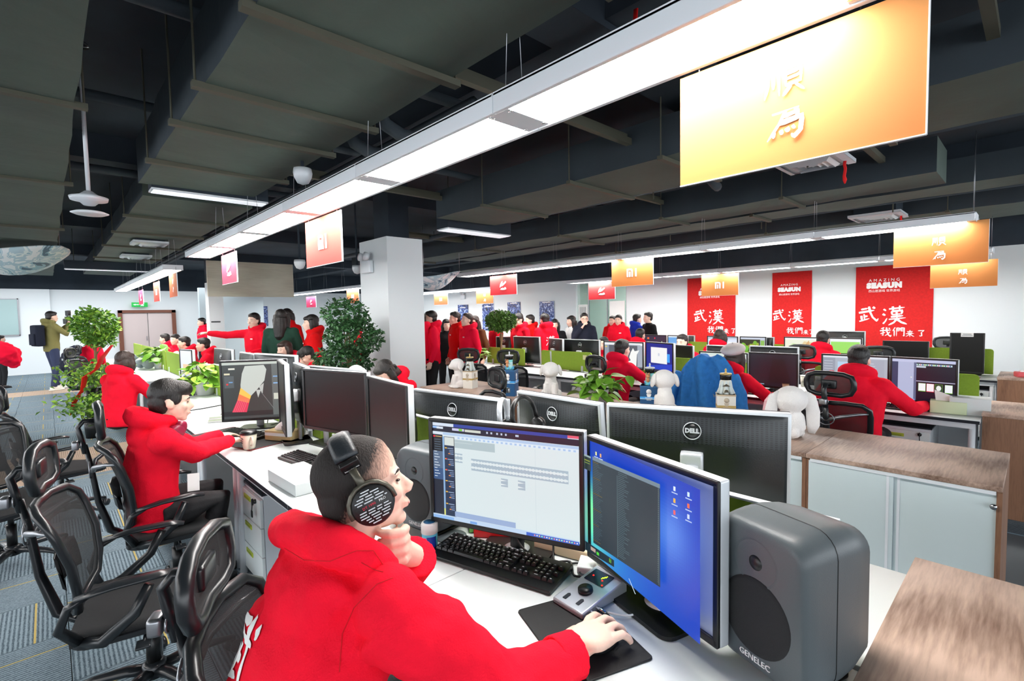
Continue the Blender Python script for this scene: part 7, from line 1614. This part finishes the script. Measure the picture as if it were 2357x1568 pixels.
# gift boxes
def gift(label, loc, rz, w_, h_, c, band, accents, caplabel, blue):
    r_ = prop(label, 'gift box', 'gift_box', loc, rz, 'gift boxes on the cupboards'); M = mat('gift_%s' % ('blue' if blue else 'white'), c, .45); b = MB(); b.box((0, 0, h_/2), (w_, w_, h_), bev=.002); b.obj('box_body', M, r_)
    b = MB(); b.box((0, 0, h_*.55), (w_+.002, w_+.002, .014), 0); b.box((0, 0, h_*.50), (w_+.0015, w_+.0015, .006), 1); b.obj('stripe', band, r_)
    b = MB(); b.box((0, 0, h_-.006), (w_+.003, w_+.003, .012), bev=.001); b.obj('lid_edge', mat('gift_edge_%s' % ('b' if blue else 'w'), (.20, .42, .62) if blue else (.80, .74, .62), .5), r_)
    for F in (frame_M((-w_/2-.0008, 0, h_*.78), (0, -1, 0), (0, 0, 1)), frame_M((0, -w_/2-.0008, h_*.78), (1, 0, 0), (0, 0, 1))):
        b = MB(); b.M = F; b.lathe([(.001, 0), (w_*.15, 0), (w_*.15, .0008), (.001, .001)], 14); b.prism([(-w_*.14, -.02), (w_*.14, -.02), (w_*.08, -.045), (-w_*.08, -.045)], 0, .0008)
        for k in range(3): b.prism([(-w_*.2+.005*k, -.055-.009*k), (w_*.2-.005*k, -.055-.009*k), (w_*.2-.005*k, -.051-.009*k), (-w_*.2+.005*k, -.051-.009*k)], 0, .0006)
        b.obj('print', accents, r_)
    return r_
M_bs = mat('stripe_blue', (.30, .70, .98), .4); M_gold = mat('stripe_gold', (.78, .68, .42), .4, .3)
# figurine jars standing on them
def jar(label, loc, rz, blue, s=1.0):
    r_ = prop(label, 'figurine', 'figurine_jar', loc, rz, 'figurine jars on the gift boxes'); r_.scale = (s,)*3
    b = MB(); b.lathe([(.001, 0), (.040, 0), (.036, .02), (.030, .05), (.034, .09), (.034, .10), (.001, .10)], 24); b.obj('jar_body', mat('jar_teal', (.55, .88, .88), .2) if blue else mat('jar_white', (.93, .93, .88), .3), r_)
    b = MB(); b.lathe([(.037, .098), (.038, .136), (.035, .140), (.001, .141)], 24); b.obj('black_band', mat('jar_black', (.06, .07, .07), .15), r_)
    b = MB(); b.lathe([(.039, .134), (.040, .140), (.038, .143)], 24); b.lathe([(.012, .141), (.008, .148), (.005, .160), (.009, .166), (.003, .176), (.001, .178)], 12); b.obj('finial', M_silver if blue else M_gold, r_)
    if blue:
        for k in range(4): b = MB(); b.lathe([(.0345-.001*k, .035+.014*k), (.0352-.001*k, .041+.014*k)], 24, cap=False); b.obj('white_ring', M_text, r_)
        b = MB(); b.ell((-.045, .01, .075), (.018, .018, .016), n=12); b.ell((-.045, .01, .045), (.015, .014, .020), n=12); b.ell((-.052, .0, .095), (.007, .007, .009), n=8); b.ell((-.038, .022, .095), (.007, .007, .009), n=8); b.obj('bear_figure', mat('bear_brown', (.82, .58, .40), .6), r_)
        b = MB()
        for k in range(6): b.tube([(.036*math.cos(k), .036*math.sin(k), 0), (.046*math.cos(k+.3), .046*math.sin(k+.3), .03)], [.010, .003], 6)
        b.obj('crystal_base', mat('crystal_blue', (.40, .75, .95), .15), r_)
    else:
        b = MB()
        for k in range(8): a = k*math.pi/4; b.tube([(.030*math.cos(a), .030*math.sin(a), .09), (.036*math.cos(a), .036*math.sin(a), .04), (.050*math.cos(a), .050*math.sin(a), 0)], [.008, .010, .013], 6)
        b.obj('draped_robe', mat('robe_pale', (.85, .90, .90), .5), r_)
        b = MB(); b.ell((-.045, 0, .018), (.012, .014, .016), n=10); b.prism([(-.025, 0), (.025, 0), (0, .018)], 0, .004, M=frame_M((-.040, 0, .055), (0, -1, 0), (0, 0, 1))); b.obj('face_ornament', mat('ornament_dark', (.30, .27, .20), .4), r_)
for lb, lj, px, py, w_, h_, bl, jz, rz in (('white gift box with a gold band on the cupboard, left one', 'pale figurine jar with a black band on the gold banded white gift box', 1083, 893, .125, .20, False, 0, 20),
        ('tall blue gift box with bright stripes nearer the timeline monitor', 'teal figurine jar with a brown bear on the tall blue gift box', 1174, 910, .145, .27, True, 0, 30),
        ('dark blue gift box behind the largest monitor back', 'teal figurine jar with a brown bear behind the largest monitor back', 1496, 945, .145, .22, True, 0, 25),
        ('plain white gift box in front of the denim jacket', 'pale figurine jar with a golden ornament before the denim jacket', 1670, 965, .13, .20, False, 0, 30)):
    p = onz(px, py, .80); gift(lb, tuple(p), R(rz), w_, h_, (.12, .33, .52) if bl else (.93, .93, .90), [M_bs, mat('stripe_pale', (.75, .9, 1), .4)] if bl else [M_gold, M_gold], M_text if bl else mat('print_beige', (.78, .74, .66), .6), '', bl)
    jar(lj, (p.x, p.y, .80+h_), R(rz), bl, 1.05 if bl else 1.1)
# ---- plants
M_leaf = mat('pothos_leaf', (.42, .62, .20), .4, var=.28, vscale=18); M_leafL = mat('pothos_leaf_light', (.62, .80, .30), .4, var=.15, vscale=14); M_stem = mat('green_stem', (.45, .60, .25), .6)
M_potw = mat('white_ceramic', (.93, .94, .95), .25); M_soil = mat('soil', (.20, .15, .11), .95); M_bark = mat('bark', (.55, .42, .30), .85, bump=.4, bscale=60); M_treeL = mat('tree_leaf', (.33, .52, .18), .5, var=.35, vscale=12); M_treeD = mat('tree_leaf_dark', (.16, .32, .16), .5, var=.35, vscale=9)
def leafmesh(L_, W_, m, cup_=.25, name='leaf'):
    b = MB(); vs = []; n = 7
    for i in range(n+1):
        t = i/n; w_ = W_*math.sin(math.pi*min(1, t**.72))**.9*.5 if 0 < i < n else .001; x = L_*t; z = -L_*.22*t*t
        vs += [(x, -w_, z+w_*cup_), (x, 0, z), (x, w_, z+w_*cup_)]
    fs = []
    for i in range(n): a = i*3; fs += [(a, a+1, a+4, a+3), (a+1, a+2, a+5, a+4)]
    b.add(vs, fs, 0, True); me = b.mesh(name); me.materials.append(m); return me
LEAF = [leafmesh(.105, .068, M_leaf), leafmesh(.090, .060, M_leafL), leafmesh(.12, .07, M_leaf, .15)]
def pothos(label, loc, n=60, s=1.0, seed=1, trail=(), light=.4, spread=.13):
    r_ = prop(label, 'plant', 'potted_pothos', loc, 0, 'leafy pothos in white pots'); r_.scale = (s,)*3; q = random.Random(seed)
    b = MB(); b.lathe([(.001, 0), (.060, 0), (.082, .10), (.088, .115), (.083, .118), (.076, .10), (.001, .095)], 26); b.obj('pot', M_potw, r_)
    b = MB(); b.lathe([(.078, .098), (.001, .102)], 20); b.obj('soil', M_soil, r_)
    st = MB()
    for k in range(n):
        a = q.random()*6.283; rr = spread*math.sqrt(q.random()); h_ = .12+.17*q.random()*(1.1-rr/spread*.6)-.05*(rr/spread)**2; tip = Vector((rr*math.cos(a)*1.1, rr*math.sin(a)*1.1, h_)); st.tube([(.03*math.cos(a), .03*math.sin(a), .10), tip*.55+Vector((0, 0, .05)), tip], .0022, 4)
        yaw = a+q.uniform(-.7, .7); M = Matrix.Translation(tip) @ Matrix.Rotation(yaw, 4, 'Z') @ Matrix.Rotation(q.uniform(-.5, .75), 4, 'Y') @ Matrix.Rotation(q.uniform(-.5, .5), 4, 'X') @ Matrix.Scale(q.uniform(.75, 1.2), 4)
        link('leaf', LEAF[1] if q.random() < light else LEAF[q.choice((0, 2))], r_, M=M)
    for pts in trail:
        P = [Vector(x) for x in pts]; st.tube(P, .0028, 5)
        for i, x in enumerate(P[1:]): link('leaf', LEAF[(i+1) % 2], r_, M=Matrix.Translation(x) @ Matrix.Rotation(q.random()*6.28, 4, 'Z') @ Matrix.Rotation(.6, 4, 'Y'))
    st.obj('stems', M_stem, r_, kind='stuff'); return r_
p = onz(1376, 930, .80); pothos('green pothos in a white pot on the cupboard behind the black headset monitor', tuple(p), 70, 1.22, 2, light=.25, trail=[((0, .02, .14), (.06, -.12, .17), (.10, -.2, .22))])
p = onz(474, 908, .752); pothos('bright green pothos in a white pot on the first row behind the wing picture', tuple(p), 120, 1.45, 5, light=.7, spread=.14, trail=[((0, 0, .1), (.10, -.15, .08), (.12, -.22, -.0))])
p = onz(372, 848, .752); pothos('dark green pothos in a white pot at the start of the far bay', tuple(p), 60, 1.7, 8, light=.2, trail=[((0, 0, .12), (.15, -.12, .06), (.2, -.2, .0))])
p = onz(1092, 840, .80); pothos('light pothos behind the white gift box, beyond the sitting dog toys', tuple(p), 45, 1.25, 11, light=.6)
p = onX(1142, 800, 6.7); pothos('small pothos by the leftmost monitors of the second row', (p.x, p.y, .752), 40, 1.3, 14, light=.3)
def tree(label, loc, crown, h_, n, m, seed, trunk=.03, lf=.05, pot=None, flat=1.0, pot_r=.16, extra=None):
    """crown: list of (centre offset, radii)"""
    r_ = prop(label, 'tree', 'potted_tree', loc, 0, 'indoor potted trees'); q = random.Random(seed); b = MB()
    if pot_r: b.lathe([(.001, 0), (pot_r*.75, 0), (pot_r, .30), (pot_r*.93, .30), (pot_r*.9, .26), (.001, .25)], 24); b.obj('pot', pot or M_potw, r_)
    b = MB(); b.tube([(0, 0, .05), (.02, .01, h_*.3), (-.01, 0, h_*.62), (.0, 0, h_)], [trunk, trunk*.9, trunk*.8, trunk*.6], 10)
    for c, rd in crown:
        for k in range(3): b.tube([(0, 0, h_*.8), (c[0]*.5+q.uniform(-.05, .05), c[1]*.5, (h_*.8+c[2])/2), (c[0]+q.uniform(-.1, .1)*rd[0], c[1]+q.uniform(-.3, .3)*rd[1], c[2])], [trunk*.45, trunk*.3, trunk*.15], 6)
    b.obj('trunk', M_bark, r_)
    b = MB(); tot = sum(r[0]*r[1]*r[2] for _, r in crown)
    for c, rd in crown:
        for k in range(int(n*rd[0]*rd[1]*rd[2]/tot)):
            while True:
                v = Vector((q.uniform(-1, 1), q.uniform(-1, 1), q.uniform(-1, 1)))
                if .25 < v.length < 1: break
            v = v*(v.length**-.35); pnt = Vector((c[0]+v.x*rd[0], c[1]+v.y*rd[1], c[2]+v.z*rd[2])); s_ = lf*q.uniform(.6, 1.3)
            M = Matrix.Translation(pnt) @ Euler((q.uniform(-1, 1), q.uniform(-1, 1), q.random()*6.28)).to_matrix().to_4x4() @ Matrix.Scale(s_, 4); b.M = M; b.add([(0, 0, 0), (.5, -.28, .05), (1, 0, -.12), (.5, .28, .05)], [(0, 1, 2, 3)], q.choice((0, 0, 1)) if m is M_treeL else 0)
    b.M = Matrix(); b.obj('foliage', [m, M_leafL if m is M_treeL else m], r_, kind='stuff'); return r_
p = onz(232, 985, 0); 
T_ = Vector((p.x, p.y, 0)); cz = dep(245, 748, T_.dot(FW)-0)
tp = dep(243, 752, (Vector((p.x, p.y, 1.2))-CAMP).dot(FW)); k_ = (Vector((p.x, p.y, 1.2))-CAMP).dot(FW)/FPX
tree('leafy round-headed potted tree at the left, between the photographer and the bobbed woman', (p.x, p.y, 0), [((.02, .0, tp.z+.03), (.045*k_*FPX/6 if False else .42*k_/.0055, .42*k_/.0055, .36*k_/.0055))], tp.z-.12, 1500, M_treeL, 3, .035, .10, lf and None if False else None) if False else None
tree('leafy round-headed potted tree at the left, between the photographer and the bobbed woman', (p.x, p.y, 0), [((0, 0, tp.z+.02), (.30, .30, .27)), ((.06, -.02, tp.z-.22), (.18, .2, .10))], tp.z-.15, 1700, M_treeL, 3, .028, .075)
for k, (px, py, lb) in enumerate(((213, 868, 'low leafy plant in front of the left potted tree'), (212, 935, 'leafy plant spilling near the floor left of the bobbed woman'))):
    d_ = (Vector((p.x, p.y, .6))-CAMP).dot(FW)-.3-.3*k; c = dep(px, py, d_); r_ = prop(lb, 'plant', 'leafy_plant', (c.x, c.y, max(.0, c.z-.18)), 0, 'leafy plants round the left potted tree'); b = MB(); q = random.Random(20+k)
    for i in range(520):
        v = Vector((q.gauss(0, .17), q.gauss(0, .17), .20+q.gauss(0, .09))); b.M = Matrix.Translation(v) @ Euler((q.uniform(-1, 1), q.uniform(-1, 1), q.random()*6.28)).to_matrix().to_4x4() @ Matrix.Scale(.075, 4); b.add([(0, 0, 0), (.5, -.3, .05), (1, 0, -.12), (.5, .3, .05)], [(0, 1, 2, 3)], q.choice((0, 1)))
    b.M = Matrix(); b.obj('foliage', [M_treeL, M_leafL], r_, kind='stuff'); b = MB()
    for i in range(12): b.tube([(0, 0, -.15 if k == 0 else 0), (q.gauss(0, .08), q.gauss(0, .08), .12), (q.gauss(0, .15), q.gauss(0, .15), .25)], .005, 5)
    b.obj('stems', M_stem, r_, kind='stuff'); b = MB(); b.lathe([(.001, -max(0, c.z-.18)), (.09, -max(0, c.z-.18)), (.11, .02), (.001, .02)], 18); b.obj('pot', M_black, r_)
# red ribbon banner draped at the left
b = MB(); P = [dep(x, y, 7.0) for x, y in ((258, 795), (236, 822), (222, 850), (196, 868), (190, 898), (172, 925), (163, 955))]; b.tube(P, [.03, .06, .045, .06, .045, .05, .015], 8, flat=.15); o = b.obj('red_ribbon', mat('sash_red', (.92, .06, .08), .5), None); tag(o, 'long red ribbon sash hanging diagonally from the left potted tree', 'ribbon')
# big dark tree left of the pillar
tp = dep(800, 760, 5.9); tree('big dark green potted tree spreading left of the white pillar', (tp.x, tp.y, 0), [((-.02, .0, 1.66), (.26, .30, .20)), ((.05, -.05, 1.40), (.34, .36, .22)), ((-.05, .05, 1.12), (.34, .36, .20)), ((.0, 0, .90), (.22, .26, .16))], 1.3, 3600, M_treeD, 6, .03, .062)
tp = onX(1152, 780, 4.6); tree('bushy round potted tree in the middle, right of the pillar', (5.15, 6.9, 0), [((.05, .02, 1.53), (.26, .30, .18)), ((.0, 0, 1.40), (.22, .26, .12))], 1.35, 1700, M_treeL, 9, .022, .060) if False else None
c = dep(1153, 738, 7.6); tree('bushy round potted tree in the middle, right of the pillar', (c.x, c.y, 0), [((0, 0, c.z), (.24, .24, .15)), ((.0, 0, c.z-.08), (.19, .19, .09))], c.z-.1, 1900, mat('tree_leaf_mid', (.32, .46, .18), .5, var=.35, vscale=12), 9, .022, .055)
# white paper pile on the far desk
b = MB(); q = random.Random(2)
for k in range(9): b.box((q.uniform(-.02, .02), q.uniform(-.02, .02), .008+.016*k), (.26, .34, .014), bev=.002)
p = onz(468, 860, .752); o = b.obj('paper_pile', M_paper, loc=tuple(p)); o.rotation_euler.z = R(10); tag(o, 'thick pile of white paper on the first row behind the pothos', 'papers'); o['kind'] = 'stuff'
b = MB(); b.box((0, 0, .12), (.03, .6, .24)); 
for k, (x, y, c_) in enumerate(((325, 838, (.55, .60, .62)), (343, 840, (.62, .66, .66)), (300, 845, (.50, .55, .58)))):
    pz_ = onz(x, y+10, .752); bb = MB(); bb.ell((0, 0, .10), (.10, .07, .10), n=14); bb.ell((.05, 0, .24), (.06, .05, .06), n=12); bb.ell((-.10, 0, .12), (.06, .02, .03), n=10); bb.ell((.11, 0, .23), (.03, .02, .015), n=8); o = link('grey_figurine', vox(bb, 'figurine', mat('fig_%d' % k, c_, .6), .012, 3)); o.location = pz_; tag(o, ['grey animal figurine, middle one of three on the far bay desk', 'lighter grey animal figurine, right one of three on the far bay desk', 'dark grey animal figurine, left one of three on the far bay desk'][k], 'figurine', 'grey figurines on the far desk')
# garments over the chairs at the left
for lb, x, y, d, c_, rx in (('bundle of dark coats over the chairs just right of the photographer', 176, 835, 11.2, M_puff, (.28, .24, .40)), ('pink garment thrown over a chair at the left edge', 8, 812, 9.6, M_pink, (.20, .20, .22))):
    p = dep(x, y, d); b = MB(); b.ell((0, 0, 0), rx, n=16); b.ell((.1, .1, -.1), (rx[0]*.8, rx[1]*.8, rx[2])); o = link('draped_coat', vox(b, 'coat', c_, .02, 3, fold=.10)); o.location = p; tag(o, lb, 'coat')
# lanyard of the man with the mug
b = MB(); b.box((0, 0, 0), (.06, .10, .003)); o = b.obj('name_badge', M_paper, M=frame_M((.575, 3.36, .70), (.8, -.3, 0), (.2, .1, 1))); tag(o, 'small white badge hanging at the waist of the man with the mug', 'badge')
